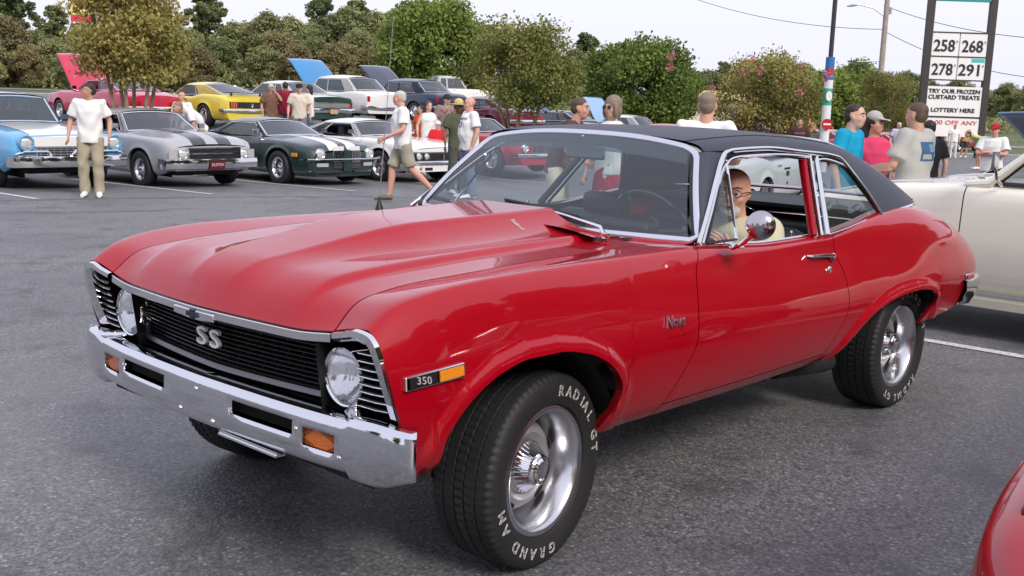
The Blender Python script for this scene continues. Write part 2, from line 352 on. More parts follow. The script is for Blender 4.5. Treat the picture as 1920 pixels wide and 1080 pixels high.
# ================================================================ wheels
def tyre_text(par, s, r, a_start, y, size, step, outline=.0008):
    """letters round the sidewall (outer face towards +y), running clockwise from the angle a_start"""
    a = a_start
    for ch in s:
        if ch != ' ':
            v, f = text_mesh(ch, size, outline=outline); mb = MB()
            u = Vector((-math.cos(a), 0, math.sin(a))); t = Vector((-math.cos(a-math.pi/2), 0, math.sin(a-math.pi/2)))
            mb.add([tuple(u*(r+p[1])+t*p[0]+Vector((0, y+p[2], 0))) for p in v], f); mb.obj('raised_letter', white_letter, par, smooth=False)
        a -= step*(.62 if ch in 'I ' else 1.0)
def make_wheel(parent, x, y, side, R=.328, W=.24, rim=.212, steer=0, text=None, seg=96, style='rally', whitewall=False, tread=True, z=None, name='wheel', matr=None):
    """a wheel as one part (rim) with the tyre, cap and lettering as sub-parts; side=+1 left"""
    h = W/2; r1 = rim
    face = .55*h
    # rim: trim ring, dish, centre with slots
    mb = MB()
    def F(prof, n=seg//2*2, m=None, mod=None): m.lathe(prof, n, 'y', mod=mod)
    F([(r1+.004, h*.80), (r1+.008, h*.86), (r1, h*.90), (r1-.012, h*.88), (r1-.022, h*.74), (r1-.040, h*.42), (r1-.048, h*.10), (r1-.052, -.01)], m=mb)
    rimmat = matr or mat('polished_rim', (.64, .64, .67), .22, 1)
    wh = mb.obj(name, rimmat, parent, sharp=50)
    wh.location = (x, y, R if z is None else z); wh.rotation_euler = (0, 0, steer if side > 0 else steer+math.pi)
    n = seg
    if style == 'rally':
        cb = MB(); s = cb
        ns = 60
        def mod(i, j, r, hh, a): return r, hh, a
        cb.lathe([(r1-.050, -.012), (r1-.058, .0), (r1-.075, .022), (r1-.098, .030), (r1-.112, .018), (r1-.125, .012)], ns)
        cb.obj('centre_disc', mat('satin_silver', (.42, .42, .44), .52, .6), wh)
        sl = MB()
        for k in range(5):
            a = 2*math.pi*k/5+.3
            c = Vector((math.cos(a), 0, math.sin(a))); t = Vector((-math.sin(a), 0, math.cos(a))); rr = r1-.070
            P = []
            for q in range(12):
                b = 2*math.pi*q/12; P.append(c*(rr+.010*math.cos(b))+t*.026*math.sin(b)+Vector((0, .021-.012*math.cos(b), 0)))
            sl.add(P, [tuple(range(12))])
        sl.obj('slot', black_flat, wh)
        cap = MB(); nr = 120
        def rib(i, j, r, hh, a): return (r*(1.0 if i % 4 < 2 or j not in (2, 3, 4) else .93), hh, a)
        cap.lathe([(r1-.118, .010), (.088, .030), (.082, .034), (.066, .060), (.058, .074), (.052, .075)], nr, mod=rib)
        cap.lathe([(.054, .070), (.052, .082), (.046, .088), (.040, .084), (.030, .092), (.001, .094)], 40)
        cap.obj('hub_cap', chrome, wh, sharp=30)
        rg = MB(); rg.lathe([(.047, .0885), (.043, .0885)], 40); rg.obj('cap_ring', black_trim, wh)
    elif style == 'spoke':
        cb = MB(); cb.lathe([(r1-.05, -.015), (.075, .02), (.07, .03), (.03, .05), (.001, .05)], 24)
        for k in range(5):
            a = 2*math.pi*k/5+.2; c = Vector((math.cos(a), 0, math.sin(a)))
            cb.tube([c*.05+Vector((0, .03, 0)), c*(r1-.03)+Vector((0, .012, 0))], [.030, .022], 8, ry=[.012, .012], up=(0, 1, 0))
        cb.obj('spokes', matr or steel, wh); bk = MB(); bk.lathe([(r1-.045, -.02), (.001, -.02)], 24); bk.obj('brake_plate', black_flat, wh)
    else:
        cb = MB(); cb.lathe([(r1-.03, h*.35), (r1-.06, .03), (r1-.09, .045), (.06, .05), (.05, .075), (.001, .085)], 32); cb.obj('hub_cap', matr or chrome, wh)
    # tyre with circumferential grooves and cross sipes
    tb = MB(); nt = 216 if tread else 40
    if tread:
        prof = [(r1+.002, h*.70), (r1+.012, h*.93), (r1+.035, h*1.0), (R-.055, h*1.03), (R-.030, h*1.0), (R-.014, h*.94)]
        ys = [.86, .80, .56, .545, .50, .485, .20, .185, .135, .12, -.12, -.135, -.185, -.20, -.485, -.50, -.545, -.56, -.80, -.86]
        dep = [0, 0, 0, 1, 1, 0, 0, 1, 1, 0, 0, 1, 1, 0, 0, 1, 1, 0, 0, 0]
        for q, (yy, dd) in enumerate(zip(ys, dep)): prof.append((R-.007*dd-.010*abs(yy)**4, h*yy))
        prof += [(R-.014, -h*.94), (R-.030, -h), (R-.055, -h*1.03), (r1+.035, -h), (r1+.012, -h*.93), (r1+.002, -h*.70)]
        m0 = 5; m1 = 6+len(ys)
        def tr(i, j, r, hh, a):
            if m0 <= j <= m1 and abs(dep[min(max(j-6, 0), len(ys)-1)]) == 0:
                ph = i+int(abs(hh)/h*5)
                if ph % 3 == 0: r -= .005
            return r, hh, a
        tb.lathe(prof, nt, mod=tr)
    else:
        tb.lathe([(r1-.002, h*.72), (r1+.03, h*1.0), (R-.045, h*1.03), (R-.012, h*.90), (R, h*.7), (R, -h*.7), (R-.02, -h), (r1, -h)], nt)
    tb.obj('tyre', rubber, wh, sharp=35)
    if whitewall:
        ww = MB(); ww.lathe([(r1+.012, h*.985), (r1+.055, h*1.045)], 40); ww.obj('white_wall', white_letter, wh)
    if text:
        yy = h*1.025
        for s, a0, st in text: tyre_text(wh, s, (r1+R)/2-.002, rad(a0), yy, .050, rad(st))
    return wh
# ================================================================ the red coupe in the foreground
red = paint('red', (.34, .0006, .0085), rough=.5, coat=.92)
def red_tune():
    """old single stage red: soft sheen under the clear surface and faint unevenness"""
    nt = red.node_tree; b = nt.nodes['Principled BSDF']
    tc = nt.nodes.new('ShaderNodeTexCoord'); nz = nt.nodes.new('ShaderNodeTexNoise'); nz.inputs['Scale'].default_value = 2.2; nz.inputs['Detail'].default_value = 2
    bp = nt.nodes.new('ShaderNodeBump'); bp.inputs['Strength'].default_value = .06; bp.inputs['Distance'].default_value = .02
    nt.links.new(tc.outputs['Object'], nz.inputs[0]); nt.links.new(nz.outputs[0], bp.inputs['Height']); nt.links.new(bp.outputs[0], b.inputs['Coat Normal'])
    b.inputs['Coat IOR'].default_value = 1.50; b.inputs['Specular IOR Level'].default_value = .06
red_tune()
car = thing('red_coupe', 'large red two-door coupe with black vinyl roof in the foreground, its driver at the wheel', 'car')
R_ = lambda *r: list(r)
rows = [
 [(.72, .79, .46), (.5, .815, .44), (.2, .82, .42), (-.2, .82, .40), (-.72, .825, .392), (-1.4, .83, .388), (-2.1, .83, .39), (-2.5, .845, .40), (-2.9, .895, .450), (-3.3, .890, .468), (-3.6, .855, .50), (-3.9, .76, .54)],
 [(.72, .82, .52), (.5, .865, .50), (.2, .87, .48), (-.2, .87, .465), (-.72, .875, .455), (-1.4, .88, .45), (-2.1, .88, .45), (-2.5, .89, .46), (-2.9, .915, .495), (-3.3, .905, .512), (-3.6, .870, .54), (-3.9, .78, .57)],
 [(.72, .838, .61), (.5, .885, .585), (.2, .90, .575), (-.2, .905, .57), (-.72, .91, .565), (-1.4, .915, .56), (-2.1, .915, .56), (-2.5, .925, .565), (-2.9, .935, .58), (-3.3, .92, .588), (-3.6, .885, .60), (-3.9, .80, .61)],
 [(.72, .842, .70), (.5, .893, .69), (.2, .912, .685), (-.2, .92, .68), (-.72, .922, .675), (-1.4, .922, .67), (-2.1, .92, .67), (-2.5, .935, .675), (-2.9, .948, .68), (-3.3, .93, .67), (-3.6, .89, .655), (-3.9, .805, .645)],
 [(.72, .838, .785), (.6, .865, .80), (.5, .88, .805), (.2, .898, .81), (-.2, .905, .805), (-.72, .905, .79), (-1.4, .90, .78), (-2.0, .89, .785), (-2.4, .90, .80), (-2.9, .925, .80), (-3.3, .91, .775), (-3.6, .875, .73), (-3.9, .79, .69)],
 [(.72, .815, .845), (.65, .825, .875), (.55, .843, .90), (.4, .858, .918), (.2, .868, .925), (-.2, .872, .92), (-.72, .868, .90), (-1.4, .855, .885), (-1.9, .845, .885), (-2.3, .855, .92), (-2.6, .872, .94), (-2.9, .885, .935), (-3.2, .875, .905), (-3.5, .845, .84), (-3.9, .765, .74)],
 [(.72, .765, .872), (.7, .768, .885), (.65, .772, .925), (.6, .78, .948), (.5, .795, .970), (.4, .805, .983), (.2, .812, .994), (-.2, .812, .997), (-.72, .805, .995), (-1.1, .808, .975), (-1.5, .815, .955), (-1.9, .815, .955), (-2.2, .812, .985), (-2.5, .805, 1.018), (-2.8, .80, 1.035), (-3.1, .785, 1.01), (-3.4, .765, .94), (-3.6, .75, .88), (-3.9, .70, .785)],
 [(.72, .64, .845), (.7, .636, .855), (.65, .63, .905), (.6, .626, .935), (.5, .622, .952), (.4, .62, .962), (.2, .63, .972), (0, .64, .981), (-.4, .65, .990), (-.72, .68, .998), (-1.1, .745, .985), (-1.5, .755, .965), (-1.9, .755, .965), (-2.2, .75, .99), (-2.55, .73, 1.03), (-2.8, .70, 1.042), (-3.1, .67, 1.03), (-3.4, .65, .965), (-3.6, .63, .90), (-3.9, .60, .80)],
]
def between(a, b, f, dy=0, dz=0, xs=None):
    xs = sorted(set([p[0] for p in a]+[p[0] for p in b])); g = lambda r, k: pchip([p[0] for p in r], [p[k] for p in r], xs)
    ya, za, yb_, zb_ = g(a, 1), g(a, 2), g(b, 1), g(b, 2); return [(x, ya[i]*(1-f)+yb_[i]*f+dy, za[i]*(1-f)+zb_[i]*f+dz) for i, x in enumerate(xs)]
rows.insert(7, between(rows[6], rows[7], .30, 0, .003)); rows.insert(6, between(rows[5], rows[6], .72, .007, .006))
S = Surf(rows, -3.9, .72, nx=420, nu=170, sm=.022)
UK = np.linspace(0, 1, 10)
def edge(xs): xs = xs[:6]+[xs[5]*.28+xs[6]*.72, xs[6], xs[6]*.7+xs[7]*.3, xs[7]]; return lambda u: pchip(UK, xs, u)
XN = edge([.565, .595, .635, .668, .690, .700, .700, .698])
XG1 = edge([-.60, -.63, -.69, -.75, -.768, -.800, -.885, -.99])
XG2 = edge([-1.86, -1.88, -1.945, -1.995, -1.99, -1.965, -1.975, -1.985])
XR = edge([-3.60, -3.68, -3.76, -3.80, -3.805, -3.80, -3.79, -3.78])
FA = [(.555, .40), (.54, .479), (.49, .585), (.41, .672), (.30, .728), (.18, .752), (.05, .752), (-.08, .730), (-.19, .685), (-.27, .620), (-.318, .54), (-.335, .44), (-.338, .38)]
RA = [(-1.98, .37), (-2.03, .44), (-2.12, .52), (-2.24, .585), (-2.38, .626), (-2.52, .646), (-2.68, .652), (-2.80, .643), (-2.91, .615), (-2.99, .558), (-3.035, .47), (-3.045, .40)]
G = .003
def both(mb, name, m, parent=car, **k):
    o = mb.obj(name, m, parent, **k); return o, mirror_obj(o, parent)
# fender with its side marker, door, quarter
mb, P = panel(S, XN, lambda u: XG1(u)+G, 0, 1, 130, 56, arch=FA, aflange=.03); fl, fr_ = both(mb, 'front_fender', red, sharp=50)
ur = .098
mb, P = panel(S, lambda u: XG1(u)-G, lambda u: XG2(u)+G, ur, 1, 60, 46); dl, dr = both(mb, 'door', red, sharp=50)
mb, P = panel(S, lambda u: XG1(u)-G, lambda u: XG2(u)+G, 0, ur-.006, 50, 8); both(mb, 'rocker_panel', red)
mb, P = panel(S, lambda u: XG2(u)-G, XR, 0, 1, 130, 56, arch=RA, lip=.032, aflange=.018); ql, qr = both(mb, 'rear_quarter', red, sharp=50)
# hood
def hood_z(x, y):
    ay = abs(y); xe = .748-.050*(ay/.635)**1.5; d = xe-x
    zg = float(S(np.array([x]), np.array([1.0]))[1][0])
    zn = float(pchip([-.01, 0, .02, .06, .11, .17, .30, .55, .9, 1.3, 1.6], [.838, .846, .876, .918, .943, .957, .970, .982, .992, 1.0, 1.004], [d])[0])
    w = float(sstep(.40, .63, ay)); z = zn*(1-w)+(zg)*w
    z += .019*float(1-sstep(.445, .480, ay))*float(sstep(.0, .20, d))                     # broad raised centre
    hs = .016*float(sstep(0, .08, d))+.054*float(sstep(.14, .80, d)); ws = float(np.interp(x, [-.9, -.4, 0, .3, .5, .7], [.205, .19, .17, .145, .13, .10]))
    wo = ws+float(np.interp(x, [-.9, 0, .4], [.22, .21, .15]))
    kt = min(1, max(0, (ay-ws)/(wo-ws))); k = (1-kt)**1.9; ks = min(1, max(0, (ay-ws+.02)/.04)); k = k if kt > .12 else (k*ks+(1-ks)*1.0)
    z += hs*k
    return z, xe
def hood_grid(nx=110, ny=121, xr=-.745):
    P = np.zeros((nx, ny, 3)); 
    for j in range(ny):
        t = -1+2*j/(ny-1)
        for i in range(nx):
            s = (i/(nx-1))**1.35; xe0 = .748-.050*abs(t)**1.5; x = xe0*(1-s)+xr*s
            if abs(t) > .999 or True:
                gy = float(S(np.array([x]), np.array([1.0]))[0][0])-.006; y = t*gy
            x2 = x; z, xe = hood_z(x2, y); P[i, j] = (x2, y, z)
    return P
HP = hood_grid()
mb = MB(); mb.grid(HP, flip=True)
r0 = HP[0].copy(); r0[:, 2] -= .012; r0[:, 0] -= .008; mb.grid(np.stack([HP[0], r0]))
for e in (HP[:, 0], HP[:, -1]): q = e.copy(); q[:, 2] -= .02; mb.grid(np.stack([e, q])); mb.grid(np.stack([q, e]))
q = HP[-1].copy(); q[:, 2] -= .03; mb.grid(np.stack([HP[-1], q])); mb.grid(np.stack([q, HP[-1]]))
hood = mb.obj('hood', red, car, sharp=60)
# cowl panel between the hood and the windshield, with the vent grille
def wb(t):      # windshield base curve, t in -1..1
    return Vector((-.845-.095*abs(t)**2.2, .775*t, 1.000+.010*abs(t)))
def wt(t):      # windshield top curve
    return Vector((-1.205-.0*abs(t), .575*t, 1.385-.045*abs(t)**2.5))
mb = MB(); n = 61; A = []; B = []
for j in range(n):
    t = -1+2*j/(n-1); b = wb(t); gy = .675*t; A.append((-.752, gy*1.0, hood_z(-.745, gy)[0]-.004 if abs(t) < .95 else .994)); B.append((b.x+.01, b.y*.985, b.z-.006))
P = np.array([[np.array(a)*(1-s)+np.array(b)*s-np.array((0, 0, .012*math.sin(math.pi*s))) for a, b in zip(A, B)] for s in np.linspace(0, 1, 8)])
mb.grid(P, flip=True); mb.obj('cowl_panel', red, car)
for sgn in (1, -1):   # raised cowl ends behind the fenders
    pass
mb = MB()
for k in range(-9, 10):
    if abs(k) < 1: continue
    y = k*.058; b = wb(y/.775); mb.box(((-.75+b.x)/2-.0, y, .999), (.055, .030, .004))
mb.obj('cowl_vent_slots', black_flat, car, kind='stuff')
# red flap of the cowl intake standing at the hood's rear edge
mb = MB()
P = np.array([[(-.60-.10*s, .17+.36*t, 1.041-.020*t-.004*s+.012*math.sin(math.pi*t)*(1-s)) for t in np.linspace(0, 1, 10)] for s in (0, .5, 1)])
mb.grid(P, flip=True); mb.tube([(-.70, .17+.36*t, 1.037-.020*t+.003*math.sin(math.pi*t)) for t in np.linspace(0, 1, 10)], .007, 6); mb.obj('cowl_intake_lip', red, car)
# ---------------------------------------------------------------- windshield, roof
sec = [
 [(-1.215, .600, 1.335), (-1.213, .555, 1.364), (-1.212, .40, 1.382), (-1.216, .2, 1.390), (-1.22, 0, 1.393)],
 [(-1.40, .618, 1.338), (-1.40, .572, 1.377), (-1.40, .44, 1.396), (-1.40, .22, 1.405), (-1.40, 0, 1.408)],
 [(-1.70, .615, 1.345), (-1.70, .567, 1.385), (-1.70, .44, 1.403), (-1.70, .22, 1.412), (-1.70, 0, 1.415)],
 [(-2.00, .623, 1.325), (-2.01, .572, 1.372), (-2.03, .44, 1.395), (-2.03, .22, 1.405), (-2.03, 0, 1.408)],
 [(-2.333, .641, 1.289), (-2.40, .595, 1.332), (-2.50, .47, 1.356), (-2.48, .23, 1.372), (-2.47, 0, 1.376)],
 [(-2.42, .690, 1.203), (-2.62, .650, 1.240), (-2.88, .545, 1.235), (-2.92, .28, 1.245), (-2.93, 0, 1.25)],
 [(-2.533, .790, 1.022), (-2.86, .772, 1.040), (-3.2, .665, 1.045), (-3.30, .36, 1.045), (-3.33, 0, 1.047)]]
SK = [0, .75, 1.7, 2.5, 3.4, 4.2, 5.0]
sec = np.array(sec)
def roof_grid(svals, tvals):
    ctl = np.array([[[pchip(SK, sec[:, k, c], [s])[0] for c in range(3)] for k in range(5)] for s in svals])
    ext = np.concatenate([ctl, (ctl[:, 3::-1]*np.array([1, -1, 1]))], 1)   # mirror so the centre is smooth
    W = spline_mat(9, np.asarray(tvals)/2)
    return np.einsum('tk,skc->stc', W, ext)
tv = np.linspace(0, 1, 41); sv_ = np.linspace(0, 3.4, 46); sv2 = np.linspace(3.4, 5.0, 26)
bm_ = MB(); g1 = roof_grid(sv_, tv); g2 = roof_grid(sv2, tv[:21])
bm_.grid(g1); bm_.grid(g2); bm_.mirror()
me = bpy.data.meshes.new('roof'); me.from_pydata(bm_.v, [], bm_.f); b2 = bmesh.new(); b2.from_mesh(me); bmesh.ops.remove_doubles(b2, verts=b2.verts, dist=.0004); bmesh.ops.recalc_face_normals(b2, faces=b2.faces); b2.to_mesh(me); b2.free()
me.polygons.foreach_set('use_smooth', [True]*len(me.polygons)); me.materials.append(vinyl)
roof = bpy.data.objects.new('vinyl_roof', me); link(roof, car)
lin = me.copy(); lin.materials.clear(); lin.materials.append(interior_black); ln = bpy.data.objects.new('headliner', lin); link(ln, car); ln.location = (0, 0, -.012)
# seams of the vinyl
mb = MB(); g = roof_grid(np.linspace(0, 3.3, 40), [.34])[:, 0]; g[:, 2] += .0015; mb.tube([tuple(p) for p in g], .0035, 6, ry=.002); both(mb, 'roof_seam', vinyl)
# backlight
g3 = roof_grid(sv2, tv[20:]); g3 = g3.copy(); mb = MB(); mb.grid(g3[:, 1:]); both(mb, 'rear_window', glass)
fr = [tuple(p) for p in g3[:, 0]]; top = [tuple(p) for p in g3[0]]; bot = [tuple(p) for p in g3[-1]]
mb = MB(); mb.tube(fr, .012, 8, ry=.008); mb.tube(top, .010, 8); mb.tube(bot, .012, 8); both(mb, 'rear_window_trim', chrome)
# chrome strip round the foot of the vinyl
base = [tuple(p) for p in g2[-1]]; mb = MB(); mb.tube([(-2.515, .80, 1.012)]+[(p[0], p[1]+.004, p[2]-.004) for p in base], .008, 8, ry=.007); both(mb, 'vinyl_foot_trim', chrome)
# windshield glass + frame
n = 41; P = []
for s in np.linspace(0, 1, 16):
    row = []
    for j in range(n):
        t = -1+2*j/(n-1); q = wb(t)*(1-s)+wt(t)*s; q += Vector((.035, 0, .02))*math.sin(math.pi*s)*(1-.3*t*t)*.6
        row.append(tuple(q))
    P.append(row)
P = np.array(P); WSG = P
def ws(t, s):
    q = wb(t)*(1-s)+wt(t)*s; return q+Vector((.035, 0, .02))*math.sin(math.pi*s)*(1-.3*t*t)*.6
mb = MB(); mb.grid(P[:, 1:-1]); mb.obj('windshield', glass_ws, car)
m_band = glass_mat('windshield_shade_band', (.20, .25, .36), body=.10)
mb = MB(); mb.grid(np.array([[tuple(ws(t, s)+Vector((-.002, 0, -.002))) for t in np.linspace(-.93, .93, 31)] for s in np.linspace(.80, .97, 5)])); mb.obj('windshield_shade_band', m_band, car)
loop = [ws(t, 0) for t in np.linspace(-.96, .96, 31)]+[ws(1, s) for s in np.linspace(.04, .90, 14)]+[ws(.985, .955), ws(.95, .985)]+[ws(t, 1.0) for t in np.linspace(.9, -.9, 31)]+[ws(-.95, .985), ws(-.985, .955)]+[ws(-1, s) for s in np.linspace(.90, .04, 14)]
nrm = Vector((.83, 0, .55)).normalized()
mb = MB(); L = loop+[loop[0]]
mb.tube(L, .0135, 8, ry=.007, cap=False, up=tuple(nrm)); mb.obj('windshield_trim', mat('anodised_trim', (.72, .72, .78), .22, 1), car)
gl = []
for p in loop:
    c = Vector((-1.05, 0, 1.19)); gl.append(p+(c-p).normalized()*.022+nrm*-.002)
mb = MB(); mb.tube(gl+[gl[0]], .008, 6, ry=.004, cap=False, up=tuple(nrm)); mb.obj('windshield_gasket', black_trim, car)
# A pillar skin between the windshield trim and the door frame
rail = [(-.902, .797, 1.002), (-1.05, .737, 1.115), (-1.20, .672, 1.233), (-1.29, .635, 1.301), (-1.335, .622, 1.325), (-1.401, .615, 1.337), (-1.669, .612, 1.342), (-1.989, .623, 1.322), (-2.333, .641, 1.289), (-2.42, .690, 1.203), (-2.533, .791, 1.017)]
def dens(p, n=60, k=None):
    p = np.array(p, float); d = np.r_[0, np.cumsum(np.linalg.norm(np.diff(p, axis=0), axis=1))]; s = np.linspace(0, d[-1], n)
    return np.stack([pchip(d, p[:, c], s) for c in range(3)], 1)
rl = dens(rail, 90)
mb = MB(); PA = []
for s in np.linspace(0, 1, 22):
    a = ws(1, s*.97); k = np.array([rail[0], rail[1], rail[2], rail[3], rail[4]]); b = np.array([pchip(np.linspace(0, 1, 5), k[:, c], [s])[0] for c in range(3)])
    a = np.array(a); PA.append([a+(b-a)*t+np.array((.010, .012, .006))*math.sin(math.pi*t) for t in np.linspace(0, 1, 6)])
mb.grid(np.array(PA)); both(mb, 'windshield_pillar', vinyl)
# drip rail, door frame, bottom trims
off = lambda pts, dy, dz: [(p[0], p[1]+dy, p[2]+dz) for p in pts]
mb = MB(); mb.tube(off(rl[:], .008, .0), .011, 8, ry=.009, up=(0, 1, .5)); both(mb, 'drip_rail', chrome)
gh = lambda x, z, o=0: (x, 1.35-.55*z+o, z)
df = dens([gh(-.935, 1.0), gh(-1.06, 1.095), gh(-1.31, 1.278), gh(-1.37, 1.303), gh(-1.45, 1.311), gh(-1.70, 1.315), gh(-2.06, 1.298)], 50)
mb = MB(); mb.tube(df, .010, 8, ry=.008); both(mb, 'door_window_frame', chrome)
mb = MB(); mb.tube([gh(-2.055, 1.300), gh(-1.865, .965)], .011, 8, ry=.014, up=(0, 1, .5)); mb.tube([gh(-2.115, 1.296, .004), gh(-1.925, .965, .004)], .013, 8, ry=.012, up=(0, 1, .5)); both(mb, 'window_divider', chrome)
mb = MB(); mb.box((0, 0, 0), (.02, .02, .02)); mb = MB()
mb.tube([gh(-2.055+.035, 1.29, -.02), gh(-1.865+.035, .965, -.02)], .010, 8, ry=.022, up=(0, 1, .5)); o_, o2_ = both(mb, 'door_frame_edge', red); o2_.data.materials.clear(); o2_.data.materials.append(interior_black)
qf = dens([gh(-2.12, 1.283), gh(-2.36, 1.255), gh(-2.40, 1.235), gh(-2.50, 1.10), gh(-2.555, 1.022)], 40)
mb = MB(); mb.tube(off(qf, -.002, 0), .012, 8, ry=.008); mb.tube([gh(-2.555, 1.022), gh(-2.35, 1.000), gh(-2.15, .978), gh(-1.93, .962)], .006, 8); both(mb, 'quarter_window_frame', chrome)
mb = MB(); mb.tube(off(dens([(-1.35, .62, 1.315), (-1.7, .618, 1.322), (-1.99, .628, 1.303), (-2.34, .648, 1.268), (-2.45, .71, 1.16), (-2.535, .785, 1.03)], 40), -.006, 0), .018, 6, ry=.006, up=(0, 1, .5)); both(mb, 'weather_strip', black_trim)
# glass: vent wings, quarter glass (the door glass is wound down)
mb = MB(); mb.add([gh(-.965, 1.005, -.01), gh(-1.17, 1.005, -.01), gh(-1.325, 1.285, -.01)], [(0, 1, 2)]); both(mb, 'vent_window', glass)
mb = MB(); mb.tube([gh(-1.18, 1.0), gh(-1.335, 1.298)], .007, 8, ry=.006); both(mb, 'vent_window_post', chrome)
mb = MB(); mb.tube([gh(-.965, 1.0), gh(-1.18, 1.0), gh(-1.30, 1.24), gh(-1.285, 1.262), gh(-.965, 1.0)], .006, 6); both(mb, 'vent_window_seal', black_trim)
mb = MB(); mb.add([gh(-1.93, .955, -.012), gh(-2.13, 1.29, -.012), gh(-2.37, 1.255, -.012), gh(-2.44, 1.16, -.012), gh(-2.55, 1.02, -.012), gh(-2.2, .975, -.012)], [(0, 1, 2, 3, 4, 5)]); both(mb, 'quarter_window', glass)
# belt line felt and trim
bl = [(x, float(S(np.array([x]), np.array([.86]))[0][0])-.028, float(S(np.array([x]), np.array([.90]))[1][0])+.004) for x in np.linspace(-.93, -1.88, 24)]
mb = MB(); mb.tube(bl, .006, 6); both(mb, 'belt_trim', chrome)
# trunk lid, tail panel
P = []
for s in np.linspace(0, 1, 24):
    x = -3.30-.49*s; row = []
    for t in np.linspace(-1, 1, 31):
        yy, zz = S(np.array([x]), np.array([1.0])); yy = float(yy[0])-.003; zz = float(zz[0]); row.append((x-.03*(1-abs(t)**2)*s, yy*t, zz+.022*(1-t*t)*(1-s*.6)))
    P.append(row)
mb = MB(); mb.grid(np.array(P), flip=True); mb.obj('trunk_lid', red, car)
P = []
for s in np.linspace(0, 1, 10):
    a = .998-.99*s; row = []
    for t in np.linspace(-1, 1, 25):
        x = float(XR(np.array([a]))[0]); yy, zz = S(np.array([x]), np.array([a])); row.append((x-.03*(1-t*t), float(yy[0])*t, float(zz[0])))
    P.append(row)
mb = MB(); mb.grid(np.array(P), flip=True); mb.obj('tail_panel', red, car)
# rear bumper
mb = MB(); P = []
pl = [(-3.42, .925), (-3.56, .915), (-3.72, .885), (-3.84, .82), (-3.90, .70), (-3.925, .35), (-3.93, 0)]
pr_ = dens([(a, b, 0) for a, b in pl], 40)
for i, p in enumerate(pr_):
    tan = pr_[min(i+1, 39)]-pr_[max(i-1, 0)]; nx_, ny_ = -tan[1], tan[0]; l = math.hypot(nx_, ny_); nx_, ny_ = nx_/l, ny_/l
    if nx_ > 0: nx_, ny_ = -nx_, -ny_
    if ny_ < 0 and p[1] > .5 and False: pass
    k = min(1, i/10)
    P.append([(p[0]+nx_*o, p[1]+abs(ny_)*o, zz) for o, zz in ((-.10, .615), (-.015, .628), (.004, .610), (.008, .56), (-.01, .50), (-.035, .45+.03*(1-k)), (-.09, .44+.03*(1-k)))])
mb.grid(np.array(P)); both(mb, 'rear_bumper', chrome)
mb = MB(); mb.box((-3.44, .93, .640), (.11, .012, .034)); mb.obj('rear_side_marker_frame', chrome, car, bevel=.003); mb = MB(); mb.box((-3.44, .938, .640), (.09, .006, .020)); mb.obj('rear_side_marker', red_lens, car)
for sy in (-1, 1):
    mb = MB(); mb.box((-3.83, .55*sy, .66), (.03, .22, .07)); mb.obj('tail_light', red_lens, car, bevel=.01)
# ---------------------------------------------------------------- nose
mb = MB(); mb.box((.50, 0, .70), (.06, 1.60, .36)); mb.obj('radiator_support', black_flat, car)
hx = lambda y: .748-.050*(abs(y)/.635)**1.5
# chrome header along the hood edge, continuing over the fenders and down their fronts
def strip(path, outw, th=.010, name='trim', m=chrome, drop=(0, 0, -1), wd=.03):
    mb = MB(); P = []
    for p in path:
        p = Vector(p); d = Vector(outw(p) if callable(outw) else outw)
        P.append([tuple(p), tuple(p+d*th), tuple(p+d*th+Vector(drop)*wd), tuple(p+Vector(drop)*wd)])
    mb.grid(np.array(P), closed_v=True, flip=True); return mb
path = [(hx(y)-.004, y, hood_z(hx(y), y)[0]-.006) for y in np.linspace(-.625, .625, 51)]
mb = strip(path, (1, 0, -.1), th=.012, wd=.026); mb.obj('hood_edge_trim', chrome, car, bevel=.002)
path2 = dens([(.700, .638, .860), (.706, .70, .874), (.706, .75, .886), (.703, .795, .880), (.699, .828, .850), (.680, .846, .765), (.655, .848, .69), (.632, .846, .632)], 40)
PP = []
for i, p in enumerate(path2):
    tan = path2[min(i+1, 39)]-path2[max(i-1, 0)]; tan /= np.linalg.norm(tan); inn = np.cross(tan, (1, 0, 0)); inn /= np.linalg.norm(inn); w = .030+.014*min(1, max(0, (i-6)/12)); 
    if inn[2] > 0 and i < 15 or inn[1] > 0 and i >= 15: inn = -inn
    PP.append([p+np.array((.0, 0, 0)), p+np.array((.014, 0, 0))+inn*.004, p+np.array((.016, 0, 0))+inn*w*.6, p+np.array((.0, 0, 0))+inn*w, p+np.array((-.05, 0, 0))+inn*w])
mb = MB(); mb.grid(np.array(PP)); both(mb, 'headlight_bezel_trim', chrome, sharp=30)
# headlight surround: dark recessed panel
mb = MB()
for a in (1,):
    prof = [(.6, .53, .81), (.6, .835, .84), (.6, .84, .60), (.6, .53, .60)]
    mb.add([(.565, y, z) for _, y, z in prof], [(0, 1, 2, 3)]); mb.add([(.565, .54, .82), (.69, .53, .825), (.66, .53, .60), (.565, .54, .60)], [(0, 1, 2, 3), (3, 2, 1, 0)])
    mb.add([(.565, .53, .625), (.66, .53, .60), (.63, .84, .60), (.565, .84, .625)], [(0, 1, 2, 3), (3, 2, 1, 0)])
both(mb, 'headlight_recess', black_trim, smooth=False)
refl = mat('headlamp_reflector', (.92, .93, .95), .10, 1, bump=.40, bscale=16)
lens_m = glass_mat('headlamp_lens', (.95, .96, .98), refl=1.3, body=.20, dcol=(.90, .91, .94))
hl = MB(); hl.lathe([(.098, -.05), (.098, .014), (.094, .022), (.089, .018), (.088, .010)], 48, 'x'); hl.xform(lambda x, y, z: (x*.93+.632, y*.93+.615, z*.93+.714)); o, o2 = both(hl, 'headlight_ring', chrome)
